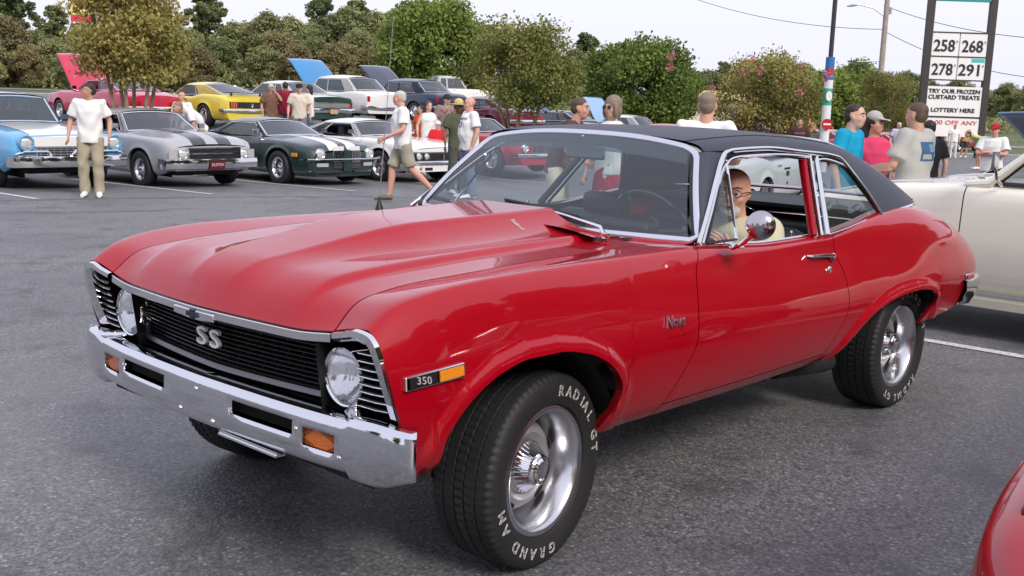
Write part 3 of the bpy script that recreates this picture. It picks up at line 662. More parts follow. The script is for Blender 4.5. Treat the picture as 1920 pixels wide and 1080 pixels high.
hl = MB(); hl.lathe([(.089, .012), (.080, .0), (.055, -.03), (.02, -.045), (.001, -.045)], 40, 'x'); hl.xform(lambda x, y, z: (x*.93+.632, y*.93+.615, z*.93+.714)); both(hl, 'headlight', refl)
hl = MB(); hl.lathe([(.0885, .014), (.080, .026), (.055, .038), (.03, .044), (.001, .046)], 40, 'x'); hl.xform(lambda x, y, z: (x*.93+.632, y*.93+.615, z*.93+.714))
mlens = mat('fluted_lens', (.75, .77, .80), .08, .0, trans=.6, coat=1, bump=.9, bscale=60); both(hl, 'headlight_lens', lens_m)
fl_ = MB()
for k in range(-6, 7):
    y = k*.0125; h_ = math.sqrt(max(0, .083**2-y*y)); 0 and fl_.tube([(.600+.046-.0035*((y*y+z*z)/.0016), .622+y, .712+z) for z in np.linspace(-h_, h_, 9)], .0011, 4)
for k in range(8):   # horizontal fins between lamp and bezel
    z = .808-.0235*k; w0 = .712-.004*k; mb = MB(); xo = .672-.004*k
    pts = [(xo+.006, w0, z), (xo+.004, .76, z+.001), (xo-.002, .808-.0008*k, z+.003)]
    P = np.array([[(p[0], p[1], p[2]), (p[0]-.004, p[1], p[2]+.004), (p[0]-.05, p[1], p[2]+.002), (p[0]-.05, p[1], p[2]-.004), (p[0]-.002, p[1], p[2]-.004)] for p in pts]); mb.grid(P, closed_v=True, flip=True)
    both(mb, 'bezel_fin', mat('fin_black', (.02, .02, .022), .3)); mb = MB(); mb.tube([(p[0]+.001, p[1], p[2]) for p in pts], .0016, 6); both(mb, 'fin_edge', chrome)
# grille
gx = lambda y, z: .652-.05*(abs(y)/.53)**1.5+.03*(z-.62)/.2
mb = MB(); P = np.array([[(gx(y, z)-.035, y, z) for y in np.linspace(-.53, .53, 21)] for z in (.60, .83)]); mb.grid(P, flip=True); mb.obj('grille_back', mat('grille_back_black', (.006, .006, .007), .9), car)
gm = mat('grille_bar_black', (.018, .018, .020), .28)
for k in range(11):
    z = .640+.0155*k; P = np.array([[(gx(y, z), y, z+.0015), (gx(y, z), y, z-.0015), (gx(y, z)-.028, y, z-.004), (gx(y, z)-.028, y, z+.002)] for y in np.linspace(-.525, .525, 31)])
    mb = MB(); mb.grid(P, closed_v=True); mb.obj('grille_bar', gm, car, smooth=False)
mb = MB()
for k in range(-8, 9):
    y = k*.0625
    for q in range(10):
        z = .640+.0155*(q+.5); yy = y+(.0 if q % 2 else .012); mb.box((gx(yy, z)-.022, yy, z), (.010, .0025, .0155))
mb.obj('grille_dividers', gm, car, smooth=False, kind='stuff')
mb = strip([(gx(y, .82)+.006, y, .825-.010*(1-(abs(y)/.53)**2)) for y in np.linspace(-.53, .53, 41)], (1, 0, 0), th=.010, wd=.013); mb.obj('grille_top_trim', chrome, car)
mb = strip([(gx(y, .62)+.004, y, .634+.004*abs(y)) for y in np.linspace(-.54, .54, 41)], (1, 0, .3), th=.022, wd=.018); mb.obj('grille_lower_trim', mat('grey_trim', (.22, .22, .23), .35, .8), car)
for k in (-1, 1):
    mb = MB(); mb.box((gx(.53, .72)+.004, k*.532, .725), (.012, .007, .19)); mb.obj('grille_end_trim', steel, car)
mb = MB(); P = [(-.115, -.012), (-.03, -.018), (.03, -.018), (.115, -.012), (.115, .012), (-.115, .012)]
mb.prism(P, 0, .022, lambda a, b, h: (.735+h, a-.012, .816+b)); mb.obj('hood_emblem_plate', chrome, car, bevel=.003)
mb = MB(); cross = [(-.034, -.008), (-.010, -.008), (-.010, -.016), (.010, -.016), (.010, -.008), (.034, -.008), (.028, .008), (.010, .008), (.010, .016), (-.010, .016), (-.010, .008), (-.028, .008)]
mb.prism(cross, .022, .027, lambda a, b, h: (.735+h, a-.012, .815+b)); mb.obj('hood_emblem', mat('emblem_blue_black', (.01, .015, .03), .3), car, smooth=False)
v, f = text_mesh('S', .098, extrude=.006, bold=.0008); bd = None
for k, y0 in enumerate((-.052, .024)):
    mb = MB(); mb.add([(.698+p[2]-.010*abs(y0), p[0]*1.42+y0, .727+p[1]*.86) for p in v], f); mb.obj('grille_badge_letter', mat('badge_white', (.78, .79, .80), .3), car, smooth=False)
# front bumper with slots and lamps
ycol = sorted(set([0, .05, .10, .15, .20, .25, .30, .35, .40, .45, .49, .512, .535, .58, .62, .665, .685, .70, .72, .76, .80, .84, .88, .91, .925]))
bx = lambda y: float(pchip([0, .3, .5, .62, .69, .71, .76, .82, .88, .925, .94], [.752, .744, .733, .722, .713, .710, .702, .690, .672, .645, .60], [y])[0])
zrow = [(-.125, .598), (-.10, .606), (-.022, .617), (-.008, .613), (.000, .603), (.004, .589), (.006, .575), (.007, .565), (.008, .530), (.007, .508), (.004, .478), (-.003, .462), (-.016, .452), (-.05, .448)]
BP = np.zeros((len(ycol), len(zrow), 3))
for i, y in enumerate(ycol):
    e = .01 if y < .70 else 0; d1 = (bx(min(y+.01, .93))-bx(max(y-.01, 0)))/.02; nn = Vector((1, -d1, 0)).normalized(); wr = float(sstep(.70, .72, y)); k = float(sstep(.80, .93, y))
    for j, (o, z) in enumerate(zrow):
        zz = z+wr*(.012 if j < 6 else -.016 if j > 9 else 0)+(-.012*k if j < 5 else .028*k if j > 9 else 0)
        oo = o+.006*wr+(-.012 if j > 9 else 0)*k
        BP[i, j] = (bx(y)+nn.x*oo, y+nn.y*oo, zz)
yi = {v: i for i, v in enumerate(ycol)}; holes = [((.20, .49), (6, 8)), ((.535, .665), (7, 9))]
mb = MB(); nC, nR = len(ycol), len(zrow); fcs = []
for i in range(nC-1):
    for j in range(nR-1):
        if any(yi[a] <= i < yi[b] and p <= j < q for (a, b), (p, q) in holes): continue
        fcs.append((i*nR+j, i*nR+j+1, (i+1)*nR+j+1, (i+1)*nR+j))
mb.add(BP.reshape(-1, 3), fcs); mb.mirror()
bump = mb.obj('front_bumper', bumper_chrome, car, sharp=35, solid=.004, offset=-1)
_b = bmesh.new(); _b.from_mesh(bump.data); bmesh.ops.remove_doubles(_b, verts=_b.verts, dist=.0003); _b.to_mesh(bump.data); _b.free()
for (a, b), (p, q) in holes:
    i0, i1 = yi[a], yi[b]; ring = [BP[i, p] for i in range(i0, i1+1)]+[BP[i1, j] for j in range(p+1, q+1)]+[BP[i, q] for i in range(i1-1, i0-1, -1)]+[BP[i0, j] for j in range(q-1, p-1, -1)]
    ring = np.array(ring); back = ring.copy(); back[:, 0] -= .03; mb = MB(); mb.grid(np.stack([ring, back])); mb.grid(np.stack([back, ring])); both(mb, 'slot_rim', bumper_chrome)
    mb = MB(); mb.add([tuple(p_) for p_ in (back if a < .5 else ring-np.array((.010, 0, 0)))], [tuple(range(len(ring)))]); mb.add(mb.v[:], [tuple(range(len(ring)))[::-1]])
    both(mb, 'bumper_slot' if a < .5 else 'turn_signal', black_flat if a < .5 else amber, smooth=False)
mb = MB(); mb.box((.735, .27, .446), (.035, .31, .006)); mb.box((.745, .27, .452), (.006, .31, .010)); mb.obj('licence_plate_bracket', chrome, car)
for y, z in ((.09, .48), (-.10, .485), (.505, .55), (-.50, .55), (.68, .50), (-.72, .56), (.0, .57)):
    mb = MB(); mb.lathe([(.011, 0), (.009, .005), (.001, .008)], 12, 'x'); mb.xform(lambda a, b, c: (a+bx(abs(y))+.002, b+y, c+z)); mb.obj('bumper_bolt', chrome, car)
for k in (-1, 1):   # polished bumper guards behind the edge
    mb = MB(); mb.tube([(.60, .64*k, .630), (.66, .68*k, .622), (.70, .72*k, .618)], [.03, .034, .02], 10, ry=[.012, .014, .008]); mb.obj('bumper_filler', chrome, car)
mb = MB(); mb.box((.56, 0, .50), (.18, 1.5, .20)); mb.obj('front_valance', black_flat, car, bevel=.02)
mb = MB(); P = np.array([[(.55+.10*s, y, .60+.012*s) for y in np.linspace(-.8, .8, 9)] for s in (0, 1)]); mb.grid(P, flip=True); mb.obj('bumper_splash_pan', mat('blue_black', (.01, .012, .025), .2), car)
# side marker, script, handle, lock
def on_side(x, z, off=0):
    u = S.u_at_z(x, z); y = float(S(np.array([x]), np.array([u]))[0][0]); return (x, y+off, z)
mb = MB(); q = [(.645, .722), (.445, .738), (.445, .780), (.645, .762)]   # frame outline (x, z)
f1 = [on_side(a, b, .002) for a, b in q]; f2 = [on_side(a, b, .016) for a, b in q]; mb.add(f1+f2, [(4, 7, 6, 5)[::-1], (0, 1, 5, 4), (1, 2, 6, 5), (2, 3, 7, 6), (3, 0, 4, 7)]); both(mb, 'side_marker_frame', chrome, smooth=False, bevel=.003)
mb = MB(); q = [(.635, .731), (.548, .738), (.548, .768), (.635, .757)]; mb.add([on_side(a, b, .0185) for a, b in q], [(0, 1, 2, 3), (3, 2, 1, 0)]); both(mb, 'side_marker_plate', black_trim, smooth=False)
mb = MB(); q = [(.540, .739), (.455, .746), (.455, .774), (.540, .769)]; a_ = [on_side(a, b, .018) for a, b in q]; b_ = [on_side(a, b, .022) for a, b in q]; mb.add(a_+b_, [(4, 5, 6, 7), (7, 6, 5, 4), (0, 1, 5, 4), (1, 2, 6, 5), (2, 3, 7, 6), (3, 0, 4, 7)]); both(mb, 'side_marker_lens', mat('marker_amber', (.75, .25, .01), .2, coat=1, bump=.4, bscale=200), smooth=False)
v, f = text_mesh('350', .030, extrude=.0015, spacing=1.1); mb = MB(); mb.add([on_side(.592-p[0], .7485+p[1]-p[0]*.085, .0205+p[2]) for p in v], f); mb.obj('side_marker_numerals', mat('badge_silver', (.8, .8, .8), .3, .6), car, smooth=False)
v, f = text_mesh('Nova', .056, extrude=.003, bold=.0010, spacing=.95); mb = MB(); mb.add([on_side(-.605-p[0]*1.0-p[1]*.25, .762+p[1]-p[0]*.03, .006+p[2]) for p in v], f); mb.obj('fender_script', chrome, car, smooth=False)
mb = MB()
for k in range(4): mb.box(on_side(-.575-.03*k, .708+.001*k, .001), (.020, .004, .005))
mb.obj('fender_louvre', red, car)
mb = MB(); ha = on_side(-1.705, .893, .020); hb = on_side(-1.905, .880, .020)
mb.tube([on_side(-1.70, .893, .002), ha, (-1.80, ha[1]+.006, .890), hb], [.008, .010, .011, .012], 8, ry=[.006, .007, .008, .010]); mb.tube([hb, on_side(-1.93, .872, .002)], [.012, .009], 8); mb.tube([(hb[0]+.01, hb[1]-.002, hb[2]-.005), (hb[0]+.005, hb[1], hb[2]-.028)], [.011, .008], 8); both(mb, 'door_handle', chrome)
mb = MB(); c = on_side(-1.862, .822, 0); mb.lathe([(.017, 0), (.014, .008), (.006, .009), (.001, .005)], 16, 'y'); mb.xform(lambda a, b, d: (a+c[0], b+c[1], d+c[2])); both(mb, 'door_lock', chrome)
# mirror
mb = MB(); mb.tube([(-1.03, .852, .985), (-1.10, .875, .985)], .014, 8, ry=.006); mb.tube([(-1.06, .858, .988), (-1.02, .92, 1.010), (-.99, .985, 1.055), (-.985, .995, 1.065)], [.016, .011, .009, .010], 8); mb.obj('door_mirror_arm', chrome, car)
mb = MB(); mb.lathe([(.001, -.022), (.03, -.018), (.050, -.006), (.055, .004), (.053, .008), (.048, .009), (.001, .009)], 40, 'x')
Mx = Matrix.Rotation(rad(205), 3, 'Z') @ Matrix.Rotation(rad(4), 3, 'Y')
mb.xform(lambda a, b, c: tuple(Mx @ Vector((a, b, c))+Vector((-1.00, 1.005, 1.088)))); mb.obj('door_mirror', mat('mirror_back', (.50, .47, .52), .16, 1), car)
# wipers, antenna
def wiper(px, py, bx_, by_, side, bl=.23, bz=1.072):
    pv = Vector((px, py, 1.022)); mb = MB(); mb.lathe([(.018, 0), (.017, .014), (.008, .020), (.001, .021)], 16, 'z'); mb.xform(lambda a, b, c: (a+pv.x, b+pv.y, c+pv.z-.015)); 
    tip = Vector((bx_, by_, bz)); mb.tube([pv, pv+Vector((-.03, -.04*side, .02)), pv.lerp(tip, .55)+Vector((0, 0, .012)), tip], [.008, .008, .005, .004], 8); mb.obj('wiper_arm', chrome, car)
    d = Vector((.15, 1.0, -.02)).normalized(); d = (ws(.48, .12)-ws(-.12, .12)).normalized(); mb = MB()
    d = Vector((.12, .99, -.06)).normalized()
    mb.tube([tip-d*bl*1.0, tip, tip+d*bl], [.006, .009, .006], 6, ry=[.006, .010, .006]); mb.tube([tip-d*bl*1.05+Vector((-.012, 0, -.010)), tip+d*bl*1.05+Vector((-.012, 0, -.010))], .004, 6, ry=.008); mb.obj('wiper_blade', black_trim, car)
wiper(-.71, .50, -.875, .03, 1); wiper(-.84, -.30, -.975, -.62, 1, .15, 1.040)
mb = MB(); ap = Vector((-.70, -.80, .985)); mb.lathe([(.022, 0), (.018, .02), (.008, .05), (.004, .07)], 16, 'z'); mb.xform(lambda a, b, c: (a+ap.x, b+ap.y, c+ap.z)); mb.obj('antenna_base', black_trim, car)
at = ap+Vector((-.02, .06, .88)); mb = MB(); mb.tube([ap+Vector((0, 0, .05)), ap.lerp(at, .5), at], [.0024, .0018, .0012], 6); mb.obj('antenna_mast', steel, car)
v, f = text_mesh('Edelbrock', .030, extrude=.0003, bold=.0012); mb = MB()
def on_hood(x, y, o=.001): return (x, y, hood_z(x, y)[0]+o)
mb.add([on_hood(-.47-p[1]*.9+.1*p[0], .27-p[0]*-.62, .0015) for p in v], f); mb.obj('hood_sticker', mat('sticker_white', (.7, .7, .68), .5), car, smooth=False)
# ---------------------------------------------------------------- underbody and wheels
mb = MB(); mb.box((-1.55, 0, .36), (3.9, 1.30, .05)); mb.box((-.05, 0, .60), (1.1, 1.02, .50)); mb.box((-2.75, 0, .60), (1.3, 1.02, .50)); mb.box((-1.4, 0, .395), (1.35, 1.60, .04)); mb.box((-3.32, 0, .52), (.62, 1.62, .16)); mb.obj('underbody', black_flat, car)
for cx, cz, rr, ae in ((.10, .33, .47, .28), (-2.6, .25, .50, .02)):
    for k in (-1, 1):
        mb = MB(); mb.grid(np.array([[(cx+rr*math.cos(a), y*k, cz+rr*.92*math.sin(a)) for y in (.50, .86 if ae > .1 else .80)] for a in np.linspace(.28, math.pi-ae, 20)])); mb.obj('wheel_housing', black_flat, car)
T1 = [('RADIAL GT', 80, 10.5), ('GRAND AM', -84, 12.0)]
T2 = [('GRAND AM', 100, 12.5), ('RADIAL GT', -48, 10.5)]
make_wheel(car, 0, .735, 1, steer=rad(6.2), text=T1)
make_wheel(car, 0, -.735, -1, steer=rad(6.2), text=T1)
make_wheel(car, -2.82, .722, 1, text=T2)
make_wheel(car, -2.82, -.722, -1, text=T2)
mb = MB(); mb.tube([(-1.9, .62, .30), (-2.3, .66, .29), (-2.36, .66, .29)], [.035, .05, .05], 12); mb.obj('side_exhaust', black_flat, car)
# ---------------------------------------------------------------- interior
ib = interior_black; red_in = mat('interior_red', (.16, .006, .010), .45)
mb = MB(); P = np.array([[(x, y, z) for x, z in ((-.86, .97), (-.95, 1.0), (-1.10, 1.005), (-1.16, .97), (-1.14, .80), (-1.05, .70))] for y in np.linspace(-.74, .74, 9)]); mb.grid(P); mb.grid(P, flip=True); mb.obj('dashboard', ib, car)
mb = MB(); mb.box((-1.02, .37, 1.02), (.10, .28, .05)); mb.obj('instrument_hood', ib, car, bevel=.02)
def seat(x, y, w, hh, lean=.22, head=True):
    mb = MB(); mb.box((x, y, .60), (.52, w, .18)); mb.obj('seat_cushion', ib, car, bevel=.05)
    M = Matrix.Rotation(-lean, 3, 'Y'); mb = MB(); mb.box((x-.27, y, .62+hh/2), (.14, w, hh), M); mb.obj('seat_back', ib, car, bevel=.05)
seat(-1.62, .40, .62, .36); seat(-1.62, -.40, .62, .34)
for y in (-.40,):
    mb = MB(); mb.box((-1.90, y, 1.0), (.09, .28, .12)); mb.obj('headrest', ib, car, bevel=.035)
mb = MB(); mb.box((-2.35, 0, .60), (.5, 1.3, .2)); mb.box((-2.62, 0, .74), (.14, 1.3, .38)); mb.obj('rear_seat', ib, car, bevel=.05)
mb = MB(); mb.box((-2.95, 0, 1.005), (.62, 1.30, .02)); mb.obj('parcel_shelf', ib, car)
for k in (-1, 1):
    mb = MB(); mb.box((-1.42, .775*k, .72), (.90, .02, .44)); mb.obj('door_card', ib, car)
    mb = MB(); mb.box((-2.25, .75*k, .72), (.62, .02, .46)); mb.obj('quarter_trim_panel', red_in if k > 0 else ib, car)
    mb = MB(); mb.tube([(-1.70, .765*k, .965), (-1.70, .765*k, .99)], .004, 8); mb.lathe([(.001, .0), (.008, .002), (.006, .01), (.001, .011)], 12, 'z', c=(-1.70, .765*k, .985)); mb.obj('lock_button', chrome, car)
sw = Vector((-1.22, .37, 1.0)); Ms = Matrix.Rotation(rad(-58), 3, 'Y')
def ring(Rr, r, n=40, m=8): return np.array([[(Rr+r*math.cos(b))*np.array((math.cos(a), math.sin(a), 0))+np.array((0, 0, r*math.sin(b))) for b in np.linspace(0, 2*math.pi, m, endpoint=False)] for a in np.linspace(0, 2*math.pi, n, endpoint=False)])
mb = MB(); mb.grid(ring(.185, .010), closed_u=True, closed_v=True); mb.tube([(0, -.18, 0), (0, 0, -.03), (0, .18, 0)], .010, 6); mb.tube([(0, 0, -.03), (0, 0, -.2)], .02, 8); mb.xform(lambda a, b, c: tuple(Ms @ Vector((a, b, c))+sw)); mb.obj('steering_wheel', mat('wheel_plastic', (.03, .03, .03), .25, coat=.5), car)
mb = MB(); mb.box((-1.20, 0, 1.295), (.02, .22, .055)); mb.obj('rear_view_mirror', mat('mirror_housing', (.35, .38, .38), .25, .6), car, bevel=.012); mb = MB(); mb.tube([(-1.20, 0, 1.32), (-1.18, 0, 1.37)], .007, 6); mb.obj('mirror_stalk', chrome, car)
# ================================================================ trees
def leaf_mat(name, c1, c2, tr=.25):
    m = bpy.data.materials.new(name); m.use_nodes = True; nt = m.node_tree; b = nt.nodes['Principled BSDF']; N = nt.nodes.new; L = nt.links.new
    tc = N('ShaderNodeTexCoord'); nz = N('ShaderNodeTexNoise'); nz.inputs['Scale'].default_value = .9; nz.inputs['Detail'].default_value = 6; L(tc.outputs['Object'], nz.inputs[0])
    oi = N('ShaderNodeObjectInfo'); ad = N('ShaderNodeMath'); ad.operation = 'MULTIPLY_ADD'; ad.inputs[1].default_value = .35; L(oi.outputs['Random'], ad.inputs[0]); L(nz.outputs[0], ad.inputs[2])
    r = N('ShaderNodeValToRGB'); L(ad.outputs[0], r.inputs[0]); e = r.color_ramp.elements; e[0].position = .45; e[0].color = (*c1, 1); e[1].position = .85; e[1].color = (*c2, 1)
    L(r.outputs[0], b.inputs['Base Color']); b.inputs['Roughness'].default_value = .65; b.inputs['Specular IOR Level'].default_value = .25
    t = N('ShaderNodeBsdfTranslucent'); L(r.outputs[0], t.inputs[0]); mx = N('ShaderNodeMixShader'); mx.inputs[0].default_value = tr
    out = nt.nodes['Material Output']; L(b.outputs[0], mx.inputs[1]); L(t.outputs[0], mx.inputs[2]); L(mx.outputs[0], out.inputs[0]); return m
bark = mat('bark', (.17, .13, .10), .9, var=.3, bump=.6, bscale=20)
bark_pale = mat('bark_myrtle', (.36, .24, .17), .75, var=.25, vscale=6)
leaf_round = leaf_mat('leaves_green', (0.10, 0.15, 0.030), (0.24, 0.30, 0.070))
leaf_wood = leaf_mat('leaves_woodland', (0.17, 0.195, 0.085), (0.34, 0.34, 0.16))
leaf_wood2 = leaf_mat('leaves_woodland_green', (0.16, 0.20, 0.085), (0.31, 0.34, 0.145))
leaf_brown = leaf_mat('leaves_autumn', (0.18, 0.165, 0.08), (0.31, 0.26, 0.125))
leaf_myrtle = leaf_mat('leaves_myrtle', (0.17, 0.20, 0.055), (0.38, 0.32, 0.10))
leaf_pine = leaf_mat('needles', (0.11, 0.15, 0.065), (0.23, 0.25, 0.11))
flower_pink = mat('myrtle_flowers', (.55, .16, .24), .8)
def leaves(rng, pts, size, elong=1.8):
    """one small bent quad per point"""
    n = len(pts); d = rng.normal(size=(n, 3)); d /= np.linalg.norm(d, axis=1)[:, None]; e = rng.normal(size=(n, 3)); e = np.cross(d, e); e /= np.linalg.norm(e, axis=1)[:, None]
    s = size*rng.uniform(.6, 1.4, (n, 1)); a = d*s*elong/2; b = e*s/2
    V = np.stack([pts-a, pts+b, pts+a, pts-b], 1).reshape(-1, 3); F = np.arange(4*n).reshape(n, 4)
    return V, F
def quads_obj(name, V, F, m, parent=None):
    me = bpy.data.meshes.new(name); me.vertices.add(len(V)); me.vertices.foreach_set('co', np.ascontiguousarray(V, dtype=np.float32).ravel()); k = F.shape[1]
    me.loops.add(F.size); me.loops.foreach_set('vertex_index', F.ravel().astype(np.int32)); me.polygons.add(len(F)); me.polygons.foreach_set('loop_start', np.arange(0, F.size, k, dtype=np.int32)); me.polygons.foreach_set('loop_total', np.full(len(F), k, dtype=np.int32)); me.update(calc_edges=True)
    me.materials.append(m); o = bpy.data.objects.new(name, me); return link(o, parent)
def clump_points(rng, centres, radii, n, shell=.55, squash=.8):
    w = np.array(radii)**2; w = w/w.sum(); k = rng.choice(len(centres), n, p=w); d = rng.normal(size=(n, 3)); d /= np.linalg.norm(d, axis=1)[:, None]
    r = (shell+(1-shell)*rng.uniform(0, 1, n)**.6)*np.array(radii)[k]; p = np.array(centres)[k]+d*r[:, None]*np.array((1, 1, squash)); return p+rng.normal(size=(n, 3))*.17*np.array(radii)[k][:, None]
def make_tree(name, label, kind, H, Wd, seed, loc=(0, 0, 0), n=9000, leafm=None, ls=.16, trunks=1, crown0=.25, barkm=None, group=None, clumps=46, lean=0):
    rng = np.random.default_rng(seed); t = thing(name, label, 'tree', loc, rng.uniform(0, 6.28), group); barkm = barkm or bark
    # crown: many clumps over an uneven envelope
    cs, rs = [], []
    for i in range(clumps):
        th = rng.uniform(0, 2*math.pi); v = rng.uniform(-1, 1)
        if kind == 'round': rr = math.sqrt(max(0, 1-v*v*.9)); R_ = Wd/2*rr*rng.uniform(.55, .93); z = crown0*H+(H*(1-crown0))*(.5+.5*v)*.92
        elif kind == 'myrtle': rr = (1-((v+1)/2)**3*.55)*(.55+.45*((v+1)/2)**.5); R_ = Wd/2*rr*rng.uniform(.2, .95); z = crown0*H+(H*(1-crown0))*(.5+.5*v)*.93
        elif kind == 'pine': rr = .35+.65*math.sin(math.pi*min(1, (v+1)/2*.9+.1)); R_ = Wd/2*rr*rng.uniform(.1, .9); z = crown0*H+(H*(1-crown0))*(.5+.5*v)
        else: rr = math.sqrt(max(.1, 1-v*v))*rng.uniform(.6, 1.1); R_ = Wd/2*rr*rng.uniform(.1, .9); z = crown0*H+(H*(1-crown0))*(.5+.5*v)*.95
        cs.append((R_*math.cos(th), R_*math.sin(th), z)); rs.append(Wd*rng.uniform(*{'round': (.10, .17), 'myrtle': (.07, .13), 'pine': (.05, .10), 'wild': (.08, .16)}[kind]))
    pts = clump_points(rng, cs, rs, n, shell=.25 if kind != 'round' else .45, squash=.75)
    pts = pts[pts[:, 2] > crown0*H*.55]
    V, F = leaves(rng, pts, ls); quads_obj('crown', V, F, leafm or leaf_round, t)
    tb = MB(); r0 = H*.018 if trunks == 1 else H*.011
    for k in range(trunks):
        th = 2*math.pi*k/max(1, trunks)+rng.uniform(-.3, .3); sp = 0 if trunks == 1 else Wd*.22; top = (math.cos(th)*sp+lean, math.sin(th)*sp, H*(crown0+.35)); b0 = (math.cos(th)*sp*.22, math.sin(th)*sp*.22, -.1)
        tb.tube([b0, tuple(np.array(b0)*.5+np.array(top)*.5+rng.normal(size=3)*H*.012), top], [r0*1.3, r0*.9, r0*.45], 8)
        for q in range(5 if trunks > 1 else 12):
            c = cs[rng.integers(len(cs))]; s = rng.uniform(.45, 1); bp = np.array(b0)*(1-s)+np.array(top)*s; mid = (bp+np.array(c))/2+np.array((0, 0, -.04*H)); tb.tube([tuple(bp), tuple(mid), c], [r0*.5, r0*.3, r0*.12], 5)
    tb.obj('trunk', barkm, t)
    return t
def put(t, px, D): p = gpt(px, D); t.location = p; return t
# crape myrtles of the planting strips
def myrtle(px, D, H, Wd, seed, label, n=15000, flowers=False, c0=.33):
    t = put(make_tree('crape_myrtle', label, 'myrtle', H, Wd, seed, n=n, leafm=leaf_myrtle, ls=.060, trunks=6, crown0=c0, barkm=bark_pale, clumps=90, group='crape myrtles in the parking lot'), px, D)
    if flowers:
        rng = np.random.default_rng(seed+5); cs = [(rng.normal()*Wd*.24, rng.normal()*Wd*.24, H*rng.uniform(.62, .98)) for _ in range(26)]; P = clump_points(rng, cs, [.14]*26, 1500, squash=1.2); V, F = leaves(rng, P, .05, 1.2); quads_obj('flower_clusters', V, F, flower_pink, t)
    return t
myrtle(250, 27.0, 4.5, 3.9, 11, 'bronze-green crape myrtle on many thin trunks behind the silver coupe', n=20000, c0=.44)
myrtle(972, 33.5, 3.7, 4.7, 12, 'bronze-green crape myrtle with pale forked trunks behind the black roof', n=20000, c0=.38)
myrtle(1432, 38.0, 3.8, 4.9, 13, 'crape myrtle with pink flower clusters left of the banner-wrapped pole', n=20000, flowers=True)
myrtle(1652, 60.0, 4.3, 4.6, 14, 'crape myrtle in front of the wooden utility pole', n=14000)
put(make_tree('round_tree', 'full round dark green tree behind the white pickup truck', 'round', 6.6, 8.0, 21, n=42000, leafm=leaf_round, ls=.15, crown0=.12, clumps=95, group='round shade trees'), 818, 72)
put(make_tree('round_tree', 'full round green tree beside the cream building', 'round', 5.7, 6.6, 22, n=42000, leafm=leaf_round, ls=.12, crown0=.16, clumps=95, group='round shade trees'), 1200, 62)
put(make_tree('round_tree', 'low spreading green tree right of the banner-wrapped pole', 'round', 4.8, 7.5, 23, n=22000, leafm=leaf_round, ls=.16, crown0=.22, clumps=80), 1585, 80)
# woodland behind the lot: every trunk its own tree, five kinds that share their meshes
kinds = [('broadleaf_tree', 'wild', 14, 10, leaf_wood, .10), ('broadleaf_tree', 'wild', 13, 10, leaf_wood2, .10), ('autumn_tree', 'wild', 12, 10, leaf_brown, .08), ('pine_tree', 'pine', 15, 7, leaf_pine, .26), ('broadleaf_tree', 'wild', 11, 10, leaf_wood, .06)]
proto = []
for i, (nm, kd, H, Wd, lm, c0) in enumerate(kinds):
    t = make_tree(nm, 'x', kd, H, Wd, 40+i, n=22000 if kd != 'pine' else 12000, leafm=lm, ls=.27 if kd != 'pine' else .24, crown0=c0 if kd != 'pine' else .45, clumps=110); t.scale = (1, 1, 1); proto.append(t)
used_ = [False]*5
adj = {0: 'broad olive-green', 1: 'leafy mid-green', 2: 'brownish autumn-coloured', 3: 'tall thin-crowned pine', 4: 'shorter olive'}
def wood(px, D, k, s, label):
    t = proto[k] if not used_[k] else copy_tree(proto[k]); used_[k] = True
    g0 = gpt(px, D); s = (pix(px, s, D).z-g0.z)/(kinds[k][2]*.97); t.location = g0; t.scale = (s*1.12, s*1.12, s); t.rotation_euler = (0, 0, random.Random(px*7+int(D)).uniform(0, 6.28)); t['label'] = label; t['group'] = 'woodland trees behind the lot'; t['category'] = 'tree'; return t
